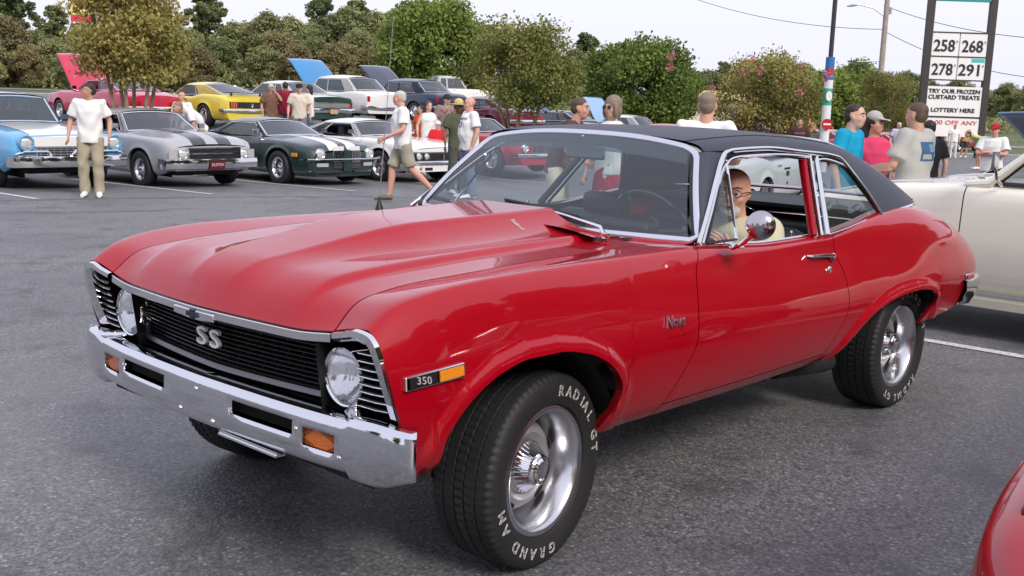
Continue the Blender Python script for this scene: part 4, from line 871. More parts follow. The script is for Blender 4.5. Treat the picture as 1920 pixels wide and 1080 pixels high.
WL = [  # px, depth, kind, top row in the photograph, where
 (-60, 95, 0, -20, 'broad olive tree cut by the left edge of the photograph'),
 (25, 100, 3, -30, 'tall pine with a bare lower stem, leftmost of the pines'),
 (15, 88, 2, 40, 'brownish autumn tree behind the lavender car'),
 (95, 92, 4, 75, 'low olive tree between the lavender car and the raised pink hood'),
 (105, 110, 3, 20, 'thin pine whose leaning stem shows against the sky at left'),
 (165, 100, 2, 50, 'brownish tree behind the raised pink hood'),
 (150, 94, 1, 95, 'small mid-green tree above the raised pink hood'),
 (225, 100, 0, 30, 'olive tree behind the leftmost crape myrtle'),
 (300, 98, 2, 35, 'autumn tree right behind the leftmost crape myrtle'),
 (390, 105, 3, -15, 'tallest pine, above the yellow fastback'),
 (352, 92, 4, 60, 'short olive tree left of the yellow fastback'),
 (420, 95, 1, 75, 'small mid-green tree above the roof of the yellow fastback'),
 (470, 110, 2, 50, 'low brownish tree just right of the tallest pine'),
 (505, 100, 0, 30, 'olive tree above the man in the brown shirt'),
 (545, 110, 0, 38, 'olive tree with pale branches above the man in the maroon shirt'),
 (560, 92, 2, 90, 'low brown tree behind the group of four men'),
 (605, 112, 3, 5, 'dark pine just left of the raised bright blue hood'),
 (600, 96, 4, 75, 'low olive tree behind the raised bright blue hood'),
 (650, 104, 1, 25, 'mid-green tree above the white and blue sedan'),
 (665, 118, 3, 12, 'dark pine above the white and blue sedan'),
 (700, 120, 0, 30, 'olive tree left of the big round tree'),
 (690, 95, 2, 95, 'low brownish tree above the raised navy hood'),
 (745, 125, 1, 28, 'mid-green tree peeping over the left of the big round tree'),
 (912, 130, 3, 55, 'pine right behind the big round tree'),
 (1000, 150, 0, 75, 'far olive tree above the second crape myrtle'),
 (1092, 150, 3, 72, 'lone far pine left of the smaller round tree'),
 (1050, 135, 4, 110, 'low far tree between the second crape myrtle and the smaller round tree'),
 (1330, 150, 4, 135, 'low far tree right of the smaller round tree'),
 (1352, 165, 3, 122, 'small far pine above the cream building'),
 (1400, 150, 2, 120, 'far brownish tree above the pink-flowered myrtle'),
 (1500, 140, 1, 125, 'far mid-green tree left of the banner-wrapped pole'),
 (1600, 120, 1, 118, 'mid-green tree left of the wooden utility pole'),
 (1690, 110, 1, 140, 'mid-green tree right of the wooden utility pole'),
 (1735, 130, 4, 150, 'olive tree behind the left post of the price sign'),
 (1790, 150, 1, 150, 'tree behind the message board of the price sign'),
 (1835, 150, 0, 165, 'olive tree behind the right post of the price sign'),
 (1880, 140, 1, 160, 'mid-green tree above the raised slate-blue hood'),
 (1935, 135, 0, 150, 'olive tree cut by the right edge of the photograph'),
 (-20, 84, 4, 70, 'half-hidden low olive tree, at the left edge nearer'),
 (55, 86, 2, 88, 'half-hidden filling brownish tree, over the blue and white sedan nearer'),
 (70, 98, 1, 62, 'half-hidden filling green tree, over the blue and white sedan farther back'),
 (130, 85, 0, 92, 'half-hidden filling olive tree, over the man in khaki nearer'),
 (200, 88, 4, 70, 'half-hidden low olive tree, behind the myrtle trunks nearer'),
 (272, 90, 1, 75, 'half-hidden filling green tree, behind the myrtle trunks nearer'),
 (330, 96, 0, 52, 'half-hidden filling olive tree, over the silver coupe farther back'),
 (375, 88, 2, 92, 'half-hidden filling brownish tree, over the silver coupe nearer'),
 (440, 104, 0, 48, 'half-hidden filling olive tree, over the yellow fastback farther back'),
 (490, 92, 4, 88, 'half-hidden low olive tree, over the yellow fastback nearer'),
 (528, 96, 2, 70, 'half-hidden filling brownish tree, over the group of four farther back'),
 (585, 104, 1, 52, 'half-hidden filling green tree, over the group of four farther back'),
 (632, 92, 2, 86, 'half-hidden filling brownish tree, over the white and blue sedan nearer'),
 (672, 98, 0, 58, 'half-hidden filling olive tree, over the white and blue sedan farther back'),
 (722, 106, 4, 72, 'half-hidden low olive tree, beside the navy sedan farther back'),
 (960, 140, 1, 92, 'half-hidden filling green tree, behind the second myrtle farther back'),
 (1020, 145, 2, 96, 'half-hidden filling brownish tree, behind the second myrtle farther back'),
 (1075, 140, 0, 98, 'half-hidden filling olive tree, beside the lone pine farther back'),
 (1310, 150, 1, 140, 'half-hidden filling green tree, over the cream building farther back'),
 (1375, 150, 0, 135, 'half-hidden filling olive tree, over the cream building farther back'),
 (1450, 145, 4, 138, 'half-hidden low olive tree, over the brick building farther back'),
 (1545, 130, 0, 135, 'half-hidden filling olive tree, beside the banner pole farther back'),
 (1660, 118, 2, 150, 'half-hidden filling brownish tree, beside the utility pole farther back'),
 (1712, 122, 4, 158, 'half-hidden low olive tree, beside the utility pole farther back'),
 (1765, 135, 2, 168, 'half-hidden filling brownish tree, behind the sign board farther back'),
 (1860, 145, 4, 178, 'half-hidden low olive tree, over the slate-blue hood farther back'),
 (1900, 150, 2, 172, 'half-hidden filling brownish tree, over the slate-blue hood farther back')]
random.seed(4)
for w in WL: wood(*w)
# scrub that closes the foot of the wood: uncountable, one object
rng = np.random.default_rng(9); pts = []
for px in np.linspace(-200, 2100, 260):
    D = rng.uniform(90, 112) if px < 760 else rng.uniform(120, 150); g = gpt(px, D); h = (rng.uniform(1.0, 2.6) if px < 760 else rng.uniform(.8, 1.8))
    k = 300; q = rng.normal(size=(k, 3))*np.array((1.5, 1.5, .8)); q[:, 2] = np.abs(rng.uniform(0, 1, k))*h; pts.append(q+np.array(g))
V, F = leaves(rng, np.concatenate(pts), .24); o = quads_obj('undergrowth', V, F, leaf_wood); o['kind'] = 'stuff'; tag(o, 'brownish undergrowth along the foot of the woodland', 'undergrowth')
# trees across the road behind the photographer, seen only as reflections in the paintwork
for i, (x, y, k, s, w) in enumerate([(24, 24, 1, .9, 'farthest left, beyond the red nose'), (15, 27, 0, 1.0, 'second from the left'), (6, 27, 1, 1.0, 'straight behind the photographer'), (-2, 25, 4, 1.2, 'short olive one'), (-8, 23, 0, 1.0, 'broad olive one'), (-14, 20, 2, 1.0, 'autumn coloured one'), (-20, 17, 1, 1.0, 'leafy green one'), (-27, 15, 4, 1.15, 'olive one near the end'), (-35, 14, 0, 1.0, 'last broad one'), (34, 12, 2, .9, 'autumn coloured one east of the lot'), (38, 0, 1, .9, 'green one east of the lot'), (40, -14, 4, .8, 'low olive one east of the lot')]):
    t = copy_tree(proto[k]); t.location = (x, y, gz(x, y)-.1); t.scale = (s,)*3; t.rotation_euler = (0, 0, i*1.3); t['label'] = 'tree behind the photographer mirrored in the red paint, '+w; t['group'] = 'trees behind the photographer'; t['category'] = 'tree'
# ================================================================ signs, poles, buildings
def frame_at(px, D, face_cam=True):
    """origin on the ground under image column px; axes: right, toward camera, up"""
    o = gpt(px, D); r = Vector((R2.x, R2.y, 0)).normalized(); return o, r, Vector((0, 0, 1)).cross(r)*-1 if False else r.cross(Vector((0, 0, 1)))
def zof(px, py, D): return pix(px, py, D).z
SD = 55.0
def sp(px, py, o=0.0):      # point on the sign plane
    p = pix(px, py, SD); r = Vector((R2.x, R2.y, 0)).normalized(); n = Vector((-Fv.x, -Fv.y, 0)).normalized(); return p+n*o
post = mat('sign_post_dark', (.035, .030, .028), .5); white_panel = mat('sign_panel_white', (.80, .80, .78), .45); teal = mat('sign_teal', (.01, .28, .25), .4); ink = mat('sign_ink', (.012, .012, .014), .5); red_ink = mat('sign_red_ink', (.62, .12, .14), .5)
sgn = thing('price_sign', 'tall fuel price and message sign on two dark posts', 'sign', gpt(1780, SD)); so_ = Vector(sgn.location)
R3 = Vector((R2.x, R2.y, 0)).normalized(); N3 = Vector((-Fv.x, -Fv.y, 0)).normalized()
def loc3(p): return Vector(p)-so_
cxl = (pix(1722, 203, SD)-so_).dot(R3); cxr = (pix(1836, 207, SD)-so_).dot(R3); zt = lambda py, px=1785: pix(px, py, SD).z-so_.z
def P3(a, z, o=0.0): return tuple(R3*a+Vector((0, 0, z))+N3*o)
def sbox(name, a0, a1, z0, z1, o0, o1, m, parent=None):
    mb = MB(); v = [P3(a, z, o) for o in (o0, o1) for a, z in ((a0, z0), (a1, z0), (a1, z1), (a0, z1))]; mb.add(v, [(3, 2, 1, 0), (4, 5, 6, 7), (0, 1, 5, 4), (1, 2, 6, 5), (2, 3, 7, 6), (3, 0, 4, 7)]); return mb.obj(name, m, parent or sgn, smooth=False)
for a in (cxl, cxr): sbox('post', a-.16, a+.16, -.3, zt(-60), -.16, .16, post)
a0, a1 = cxl+.17, cxr-.17; mid = (a0+a1)/2
def stext(s, a, z, h, m, o=.14, bold=.0, parent=None, width=None, align='CENTER'):
    v, f = text_mesh(s, h*1.38, extrude=.01, bold=bold, align=align); 
    if width: w0 = max(p[0] for p in v)-min(p[0] for p in v); k = width/w0
    else: k = 1
    mb = MB(); mb.add([P3(a+p[0]*k, z+p[1], o+p[2]) for p in v], f); return mb.obj('lettering', m, parent, smooth=False)
top = sbox('top_panel', a0, a1, zt(7), zt(-40), -.12, .12, teal); stext('Pay at Pump', mid, zt(-1), .22, white_letter, parent=top)
for py0, py1, la, ra in ((65, 107, '258', '268'), (109, 150, '278', '291')):
    for aa, bb, s in ((a0, mid-.03, la), (mid+.03, a1, ra)):
        pn = sbox('price_panel', aa, bb, zt(py1), zt(py0), -.12, .12, white_panel); c = (aa+bb)/2; z0, z1 = zt(py1), zt(py0)
        stext(s, c-.05, z0+(z1-z0)*.42, (z1-z0)*.52, ink, bold=.012, parent=pn, width=(bb-aa)*.78); stext('9', bb-.10, z0+(z1-z0)*.62, (z1-z0)*.13, mat('sign_grey_ink', (.35, .35, .36), .5), parent=pn)
        if s == '291': sbox('panel_stripe', c-.02, bb-.04, z0+(z1-z0)*.80, z0+(z1-z0)*.96, .12, .135, mat('sign_teal_light', (.05, .50, .46), .4), pn)
for py in (64, 108, 151): sbox('frame_rail', a0, a1, zt(py)-.03, zt(py)+.03, -.14, .14, post)
mb_ = sbox('message_board', a0-.05, a1, zt(218), zt(163), -.12, .12, white_panel)
for s, py in (('TRY OUR FROZEN', 172), ('CUSTARD TREATS', 183), ('LOTTERY HERE', 207)): stext(s, mid-.02, zt(py), .205, ink, bold=.006, parent=mb_, width=(a1-a0)*(.94 if 'L' != s[0] else .80))
sbox('frame_rail', a0, a1, zt(221), zt(218), -.14, .14, post)
mb_ = sbox('lower_board', a0, a1, zt(256), zt(221.5), -.12, .12, white_panel); stext('$ .00 OFF ANY', mid, zt(230), .22, red_ink, parent=mb_, width=(a1-a0)*.92)
# pole wrapped with banners
PD = 36.0; bpz = gpt(1540, PD); t = thing('lamp_pole', 'dark pole wrapped with drink banners and a round red sign, behind the roof', 'pole', bpz)
zz = lambda py: pix(1537, py, PD).z-bpz.z
mb = MB(); mb.tube([(0, 0, zz(108)), (0, 0, zz(-80))], .075, 10); mb.obj('pole', post, t)
cols = [((.02, .16, .42), 108, 150, 'banner'), ((.72, .73, .75), 150, 166, 'banner'), ((.05, .38, .22), 166, 197, 'banner'), ((.74, .75, .76), 197, 330, 'wrap')]
for i, (c, y0, y1, nm) in enumerate(cols):
    mb = MB(); mb.tube([(0, 0, zz(y1)+.003), (0, 0, zz(y0)-.003)], [.145+.002*i]*2, 20); mb.obj(nm, mat('banner_%d' % i, c, .5), t)
def disc(c, r, m, name, parent, o=.18, n=24, ell=1): mb = MB(); mb.add([tuple(Vector(c)+R3*r*math.cos(a)+Vector((0, 0, r*ell*math.sin(a)))+N3*o) for a in np.linspace(0, 2*math.pi, n, endpoint=False)]+[tuple(Vector(c)+R3*r*math.cos(a)+Vector((0, 0, r*ell*math.sin(a)))+N3*(o+.02)) for a in np.linspace(0, 2*math.pi, n, endpoint=False)], [tuple(range(n, 2*n))]+[(i, (i+1) % n, n+(i+1) % n, n+i) for i in range(n)]); return mb.obj(name, m, parent, smooth=False)
disc((0, 0, zz(133)), .09, mat('banner_red', (.55, .03, .03), .5), 'red_spot', t, ell=1.3); disc((0, 0, zz(180)), .10, white_panel, 'white_oval', t, ell=1.6)
rd = disc((0, 0, zz(232)), .175, mat('sign_red', (.50, .012, .015), .4), 'round_sign', t, o=.20); 
mb = MB(); v = [tuple(R3*a+Vector((0, 0, zz(232)+z))+N3*.225) for a, z in ((-.12, -.03), (.12, -.03), (.12, .03), (-.12, .03))]; mb.add(v, [(0, 1, 2, 3)]); mb.obj('sign_bar', white_panel, rd, smooth=False)
# utility pole with street lamp, wires
UD = 78.0; ub = gpt(1640, UD); t = thing('utility_pole', 'wooden utility pole with a street lamp arm and overhead wires', 'pole', ub); uz = lambda py: pix(1650, py, UD).z-ub.z
wood_m = mat('weathered_wood', (.34, .29, .25), .9, var=.2, vscale=4); galv = mat('galvanised', (.45, .46, .48), .4, .7)
mb = MB(); mb.tube([(0, 0, -.3), (0, 0, uz(-40))], [.22, .17], 12); mb.obj('pole', wood_m, t)
lp = [tuple(R3*a+Vector((0, 0, z))) for a, z in ((-.1, uz(34)), (-.9, uz(20)), (-1.9, uz(14)), (-2.1, uz(15)))]
mb = MB(); mb.tube(lp, .045, 8); mb.obj('lamp_arm', galv, t); mb = MB(); mb.tube([lp[-1], tuple(Vector(lp[-1])-R3*.35-Vector((0, 0, .03))), tuple(Vector(lp[-1])-R3*.7-Vector((0, 0, .10)))], [.08, .16, .05], 10, ry=[.06, .10, .04]); mb.obj('lamp_head', galv, t)
mb = MB(); mb.tube([tuple(R3*-.1+Vector((0, 0, uz(116)))), tuple(R3*-1.75+Vector((0, 0, uz(118))))], .04, 6); mb.obj('side_arm', galv, t)
for dz in (0, -.25): mb = MB(); mb.box((R3.x*.22, R3.y*.22, uz(20)+dz), (.25, .25, .22)); mb.obj('insulator_bracket', galv, t)
def wire(p, q, sag, name='overhead_wire'):
    pts = [tuple(Vector(p).lerp(Vector(q), s)-Vector((0, 0, sag*4*s*(1-s)))) for s in np.linspace(0, 1, 16)]; mb = MB(); mb.tube(pts, .022, 5); return mb
w0 = wire(pix(1250, -22, 95), pix(1652, 55, 78), .8); tag(w0.obj('overhead_wire', post), 'overhead wire running left from the utility pole', 'wire')
w1 = wire(pix(1652, 55, 78), pix(2000, 150, 70), .8); tag(w1.obj('overhead_wire', post), 'overhead wire running right behind the price sign', 'wire')
w2 = wire(pix(1657, 10, 78), pix(2000, 75, 60), .5); tag(w2.obj('overhead_wire', post), 'upper overhead wire crossing the top right corner', 'wire')
# far restaurant sign behind the first tree
HD = 62.0; hb = gpt(262, HD); t = thing('restaurant_sign', 'red, yellow and white roadside sign on a green pole behind the leftmost crape myrtle', 'sign', hb); hz_ = lambda py: pix(262, py, HD).z-hb.z
mb = MB(); mb.tube([(0, 0, -.2), (0, 0, hz_(-60))], .20, 10); mb.obj('pole', mat('pole_green', (.03, .09, .05), .5), t)
def hbox(nm, x0, x1, y0, y1, m, o=.3): mb = MB(); A = lambda px: (px-262)/FPX*HD; v = [tuple(R3*a+Vector((0, 0, z))+N3*oo) for oo in (o-.3, o) for a, z in ((A(x0), hz_(y1)), (A(x1), hz_(y1)), (A(x1), hz_(y0)), (A(x0), hz_(y0)))]; mb.add(v, [(3, 2, 1, 0), (4, 5, 6, 7), (0, 1, 5, 4), (1, 2, 6, 5), (2, 3, 7, 6), (3, 0, 4, 7)]); return mb.obj(nm, m, t, smooth=False)
hbox('red_panel', 142, 178, -50, 46, mat('sign_bright_red', (.60, .05, .06), .4)); hbox('yellow_band', 140, 180, 12, 34, mat('sign_yellow', (.75, .60, .22), .4), .32); hbox('white_panel', 200, 252, -40, 22, white_panel); hbox('red_strip', 176, 236, 40, 50, mat('sign_bright_red', (.6, .05, .06)))
# cream building with yellow fascia, brick building
def building(px0, px1, y0, y1, D, depth, name, label, m, fascia=None, windows=(), roofm=None):
    a = gpt((px0+px1)/2, D); t = thing(name, label, 'building', a); A = lambda px: (px-(px0+px1)/2)/FPX*D; Z = lambda py: pix((px0+px1)/2, py, D).z-a.z
    def bx_(nm, x0, x1, z0, z1, o0, o1, mm, parent=None): mb = MB(); v = [tuple(R3*q+Vector((0, 0, z))+N3*oo) for oo in (o0, o1) for q, z in ((x0, z0), (x1, z0), (x1, z1), (x0, z1))]; mb.add(v, [(3, 2, 1, 0), (4, 5, 6, 7), (0, 1, 5, 4), (1, 2, 6, 5), (2, 3, 7, 6), (3, 0, 4, 7)]); return mb.obj(nm, mm, parent or t, smooth=False)
    w = bx_('wall', A(px0), A(px1), -.5, Z(y0), -depth, 0, m)
    if fascia: bx_('fascia', A(px0)-.3, A(px1)+.3, Z(y0)+.002, Z(y0)+fascia[0], -depth-.2, .4, fascia[1])
    for q in windows: wn_ = bx_('window', A(q[0]), A(q[1]), Z(q[3]), Z(q[2]), .002, .05, white_panel, w); 
    for q in windows: bx_('pane', A(q[0])+.06, A(q[1])-.06, Z(q[3])+.06, Z(q[2])-.06, .05, .07, mat('far_window_dark', (.03, .035, .04), .15))
    return t
cream = mat('cream_wall', (.62, .56, .42), .8, var=.06); yel = mat('fascia_yellow', (.66, .50, .24), .6)
building(1245, 1392, 186, 232, 95, 8, 'cream_building', 'low cream building with a yellow fascia behind the crew-cut man in white', cream, (.75, yel), [(1262, 1268, 200, 214), (1285, 1291, 201, 213), (1330, 1337, 203, 214)])
brick = mat('brick_wall', (.34, .15, .10), .85, var=.2, vscale=2)
building(1395, 1530, 196, 240, 100, 8, 'brick_building', 'low red brick building behind the pink-flowered crape myrtle', brick, (.5, mat('grey_fascia', (.45, .46, .48), .6)), [(1412, 1422, 206, 220), (1500, 1512, 208, 222)])
# traces on the tarmac
zmark((-4.6, -.2), (-4.6, 5.5)); zmark((-7.2, -9.0), (-7.2, -14.4)) if False else None
for x in (-4.4, -7.3, -10.3, -13.5, -16.4): zmark((x, -12.6), (x, -17.5))
def crack(pts, w=.012):
    rngc = random.Random(len(pts)+int(abs(pts[0][0])*10)); out = []
    for a, b in zip(pts[:-1], pts[1:]):
        for s in np.linspace(0, 1, 14, endpoint=False): out.append((a[0]*(1-s)+b[0]*s+rngc.gauss(0, .012), a[1]*(1-s)+b[1]*s+rngc.gauss(0, .012)))
    P = [[(x, y-w/2*rngc.uniform(.3, 1.2), gz(x, y)+.004), (x, y+w/2*rngc.uniform(.3, 1.2), gz(x, y)+.004)] for x, y in out]; mb = MB(); mb.grid(np.array(P)); mb.obj('tar_joint', mat('tar', (.03, .03, .032), .5), None, kind='structure')
g0 = [gpt(px, D) for px, D in ((0, 15.2), (250, 16.4), (500, 17.7), (760, 18.8), (900, 19.5))]; crack([(p.x, p.y) for p in g0], .05)
g0 = [gpt(px, D) for px, D in ((0, 13.4), (160, 13.9), (330, 14.6))]; crack([(p.x, p.y) for p in g0], .03)
# ================================================================ parked cars
def gx_car(name, label, loc, rz, s, group='cars parked in the show rows', cat='car'):
    """a complete car from a table of proportions; the front axle is at x=0, it faces +x"""
    t = thing(name, label, cat, loc, rz, group); g = s.get
    wb, fo, ro, W, R = g('wb', 2.8), g('fo', .9), g('ro', 1.15), g('W', 1.86), g('R', .33)
    xf, xr = fo, -(wb+ro); hw = W/2; zl = g('zl', .24)
    body = paint(s['paint'][0], s['paint'][1], rough=.4); low = paint(g('low')[0], g('low')[1], rough=.4) if g('low') else body
    top = g('top', [(xf, .72), (xf-.12, .80), (0, .87), (-.8, .93), (-2.0, .93), (-3.0, .93), (xr+.3, .90), (xr, .82)])
    pl = g('plan', [(xf, .86), (xf-.15, .93), (0, .99), (-1.4, 1), (-wb, 1), (xr+.3, .95), (xr, .86)])
    T = lambda x: float(pchip([p[0] for p in top], [p[1] for p in top], [x])[0]); Pn = lambda x: hw*float(pchip([p[0] for p in pl], [p[1] for p in pl], [x])[0])
    xs = sorted(set([p[0] for p in top]+[p[0] for p in pl])); rows = [[] for _ in range(7)]
    for x in xs:
        z = T(x); w = Pn(x); n_ = float(g('nosez', 0)*sstep(xf-.45, xf-.1, x)); m = zl+(z-zl)*.5+n_*.4
        for r, (yy, zz) in zip(rows, [(w*.90, zl+n_), (w*.965, zl+.08+n_*.85), (w*1.0, m-.10), (w*1.0, m+.06), (w*.985, z-.13), (w*.95, z-.035), (w*.84, z)]): r.append((x, yy, zz))
    S_ = Surf(rows, xr, xf, nx=120, nu=40, sm=.05)
    ah = g('ah', .40); FA_ = ell_arch(.02, R*.95, ah, R+.075-.0); RA_ = ell_arch(-wb, R*.95, g('rah', ah), R+g('rah_h', .06))
    xd1, xd2 = g('xd1', -.62), g('xd2', -1.95)
    def b2(mb, nm, m, **k): o = mb.obj(nm, m, t, **k); return o, mirror_obj(o, t)
    nu = 14; um = g('split')    # two-tone split as a fraction of the height
    segs = [('front_fender', xf, xd1+.004, FA_), ('door', xd1-.004, xd2+.004, None), ('rear_quarter', xd2-.004, xr, RA_)]
    for nm, a, b, arch in segs:
        if um:
            mb, _ = panel(S_, a, b, um, 1, 26, 8, arch=arch, flare=.01, flange=.006); b2(mb, nm, body)
            mb, _ = panel(S_, a, b, 0, um-.004, 26, 8, arch=arch, flare=.01, flange=.006); b2(mb, 'lower_'+nm if nm != 'door' else 'lower_door_panel', low)
        else: mb, _ = panel(S_, a, b, 0, 1, 26, nu, arch=arch, flare=.012, flange=.006); b2(mb, nm, body)
    # hood, cowl, deck as crowned sheets between the fender tops
    gh_ = g('gh', (-.75, -1.25, -2.35, -3.15)); xwb, xwt, xrt, xrb = gh_
    def sheet(x0, x1, nx, crown, dome=None, z0=0):
        P = np.zeros((nx, 21, 3))
        for i, q in enumerate(np.linspace(0, 1, nx)):
            x = x0*(1-q)+x1*q; yy, zz = S_(np.array([x]), np.array([1.0])); yy = float(yy[0]); zz = float(zz[0])
            for j, v in enumerate(np.linspace(-1, 1, 21)):
                c = crown*(1-v*v); P[i, j] = (x, v*yy, zz+c+(dome(x, v*yy) if dome else 0)+z0)
        return P
    dome = g('dome')
    up = g('hood_up')
    hp = sheet(xf-.01, xwb+.04, 16, g('crown', .03), dome)
    if up:
        mb = MB(); mb.box(((xf+xwb)/2-.05, 0, zl+.25), (abs(xf-xwb)-.25, W*.62, .35)); mb.obj('engine_bay', black_flat, t)
        hp2 = hp.copy(); px_, pz_ = xwb+.06, float(hp[-1, 10, 2]); c, sn = math.cos(up), math.sin(up)
        dx, dz = hp[:, :, 0]-px_, hp[:, :, 2]-pz_; hp2[:, :, 0] = px_+dx*c-dz*sn; hp2[:, :, 2] = pz_+dx*sn+dz*c
        mb = MB(); mb.grid(hp2, flip=True); mb.obj('raised_hood', paint(g('hood_paint')[0], g('hood_paint')[1]) if g('hood_paint') else body, t, solid=.03)
        mb = MB(); mb.tube([(xwb+.3, W*.3, T(xwb)), (px_+.55*c, W*.3, pz_+.55*sn)], .012, 5); mb.obj('hood_strut', steel, t)
    else: mb = MB(); mb.grid(hp, flip=True); mb.obj('hood', body, t)
    for (a, b) in g('stripes', []):
        Q = np.array([[(p[0][0], y, 0) for y in np.linspace(a, b, 5)] for p in hp]); 
        for i in range(len(hp)):
            for j in range(5): Q[i, j, 2] = np.interp(Q[i, j, 1], hp[i, :, 1], hp[i, :, 2])+.004
        mb = MB(); mb.grid(Q, flip=True); mb.obj('hood_stripe', g('stripe_mat'), t)
        if g('deck_stripes', True):
            dp = sheet(xrb-.02, xr+.01, 8, .025); Q = np.array([[(dp[i, 0, 0], y, np.interp(y, dp[i, :, 1], dp[i, :, 2])+.004) for y in np.linspace(a, b, 5)] for i in range(8)]); mb = MB(); mb.grid(Q, flip=True); mb.obj('deck_stripe', g('stripe_mat'), t)
    mb = MB(); mb.grid(sheet(xrb+.05, xr+.005, 10, .025), flip=True); mb.obj('trunk_lid', body, t)
    mb = MB(); mb.grid(sheet(xwb+.045, xwb-.30, 4, .03, z0=-.01), flip=True); mb.obj('cowl', body, t)
    def cap(x, sg, nm, m, bow=.07, a0=.0, a1=1.0):
        P = np.zeros((10, 21, 3))
        for i, q in enumerate(np.linspace(a0, a1, 10)):
            yy, zz = S_(np.array([x]), np.array([q])); 
            for j, v in enumerate(np.linspace(-1, 1, 21)): P[i, j] = (x+sg*bow*(1-v*v)*1.0, v*float(yy[0]), float(zz[0])+(.03*(1-v*v) if q > .9 else 0))
        mb = MB(); mb.grid(P, flip=(sg < 0)); return mb.obj(nm, m, t)
    cap(xf, 1, 'nose_panel', g('nose_mat', body)); cap(xr, -1, 'tail_panel', g('tail_mat', body))
    nx = lambda y, o=0: xf+.07*(1-(y/(hw*.84))**2)+o; tx = lambda y, o=0: xr-.07*(1-(y/(hw*.84))**2)-o
    # underside, wheel housings
    mb = MB(); mb.box(((xf+xr)/2, 0, zl+.12), (xf-xr-.5, W*.62, .22)); mb.box(((-.45-wb+.45)/2, 0, zl+.05), (wb-.9, W*.86, .06)); mb.obj('underbody', black_flat, t)
    # greenhouse
    H = g('H', 1.36); yb, yr = hw*g('yb', .82), hw*g('yr', .64); zb = lambda x: T(x)+.005; rp = paint(g('roof')[0], g('roof')[1]) if g('roof') else body; gm_ = g('glass', glass_dark)
    if g('closed', True):
        sag = lambda v: 1-v*v
        def wsc(v): return Vector((xwb+.10*sag(v)-.04, yb*v, zb(xwb)+.028*sag(v)))
        def wtc(v): return Vector((xwt+.05*sag(v), yr*v, H-.075+.045*sag(v)))
        def btc(v): return Vector((xrt-.04*sag(v), yr*v, H-.085+.045*sag(v)))
        def bbc(v): return Vector((xrb-.10*sag(v)+.04, yb*v*.96, zb(xrb)+.025*sag(v)))
        vs = np.linspace(-1, 1, 17)
        def bil(fb, ft, v0, v1, s0, s1, nv=13, ns=5, o=0, nrm=(1, 0, .3)): return np.array([[tuple(fb(v).lerp(ft(v), q)+Vector(nrm)*o) for v in np.linspace(v0, v1, nv)] for q in np.linspace(s0, s1, ns)])
        mb = MB(); mb.grid(bil(wsc, wtc, -.93, .93, .05, .95)); mb.obj('windshield', g('ws_glass', glass_dark), t)
        mb = MB(); mb.grid(bil(bbc, btc, -.88, .88, .08, .93), flip=True); mb.obj('rear_window', gm_, t)
        for fb, ft, vv, nm in ((wsc, wtc, .93, 'windshield_frame'), (bbc, btc, .88, 'rear_window_frame')):
            lp_ = [fb(v).lerp(ft(v), .05) for v in np.linspace(-vv, vv, 13)]+[fb(v).lerp(ft(v), .95) for v in np.linspace(vv, -vv, 13)]
            mb = MB(); mb.tube(lp_+[lp_[0]], .016, 6, cap=False); mb.obj(nm, g('frame_mat', chrome), t)
        # pillars and roof: painted skin round the glass
        for k in (-1, 1):
            mb = MB(); Pp = np.array([[tuple(wsc(k*v).lerp(wtc(k*v), q)) for v in (.93, 1.0)] for q in np.linspace(0, 1, 5)]); mb.grid(Pp, flip=k < 0); mb.grid(Pp, flip=k > 0); mb.obj('windshield_pillar', rp, t)
            mb = MB(); Pp = np.array([[tuple(bbc(k*v).lerp(btc(k*v), q)) for v in (.88, 1.0)] for q in np.linspace(0, 1, 5)]); mb.grid(Pp); mb.grid(Pp, flip=True); mb.obj('rear_pillar', rp, t)
        NR = 15; RP = []
        for q in np.linspace(0, 1, 12):
            row = []
            for v in np.linspace(-1, 1, NR):
                a, b = wtc(v), btc(v); p = a.lerp(b, q); rise = g('rise', .055)*math.sin(math.pi*min(1, max(0, q*.9+.05)))**.6*(1-abs(v)**4); row.append((p.x, p.y*(1+.0), p.z+rise))
            RP.append(row)
        mb = MB(); RP = np.array(RP); mb.grid(RP, flip=True); mb.grid(RP-np.array((0, 0, .02))); mb.obj('roof', rp, t)
        # sides: B0..: bottom line and top line param by f in 0..1
        A0, A1 = wsc(1), wtc(1); C0, C1 = bbc(1), btc(1)
        def side(f, q, k=1):
            b = Vector((A0.x+(C0.x-A0.x)*f, yb*(1-.04*f), zb(A0.x+(C0.x-A0.x)*f))); tt = A1.lerp(C1, f); p = b.lerp(tt, q); p.y += .02*math.sin(math.pi*q); return (p.x, p.y*k, p.z)
        fs = g('pillars', [.05, .60, .64, .84]); open_ = g('open', False)
        for k in (-1, 1):
            def sq(f0, f1, q0, q1, n=4, o=0): return np.array([[np.array(side(f, q, k))+np.array((0, -o*k, 0)) for f in np.linspace(f0, f1, n)] for q in np.linspace(q0, q1, 4)])
            pieces = [(0, fs[0], 0, 1)]+[(fs[i], fs[i+1], 0, 1) for i in range(1, len(fs)-1, 2)]+[(fs[-1], 1, 0, 1), (fs[0], fs[-1], .90, 1.0)]
            mb = MB()
            for f0, f1, q0, q1 in pieces: P_ = sq(f0, f1, q0, q1); mb.grid(P_, flip=k > 0); mb.grid(P_, flip=k < 0)
            mb.obj('window_surround', rp, t)
            for i in range(0, len(fs), 2):
                if open_ and i == 0: continue
                P_ = sq(fs[i], fs[i+1], .02, .90, o=.012); mb = MB(); mb.grid(P_); mb.obj('side_window', gm_, t)
            lp_ = [side(f, .02, k) for f in (fs[0], fs[-1])]+[side(f, .91, k) for f in (fs[-1], fs[0])]; mb = MB(); mb.tube(lp_+[lp_[0]], .010, 5, cap=False); mb.obj('window_trim', g('frame_mat', chrome), t)
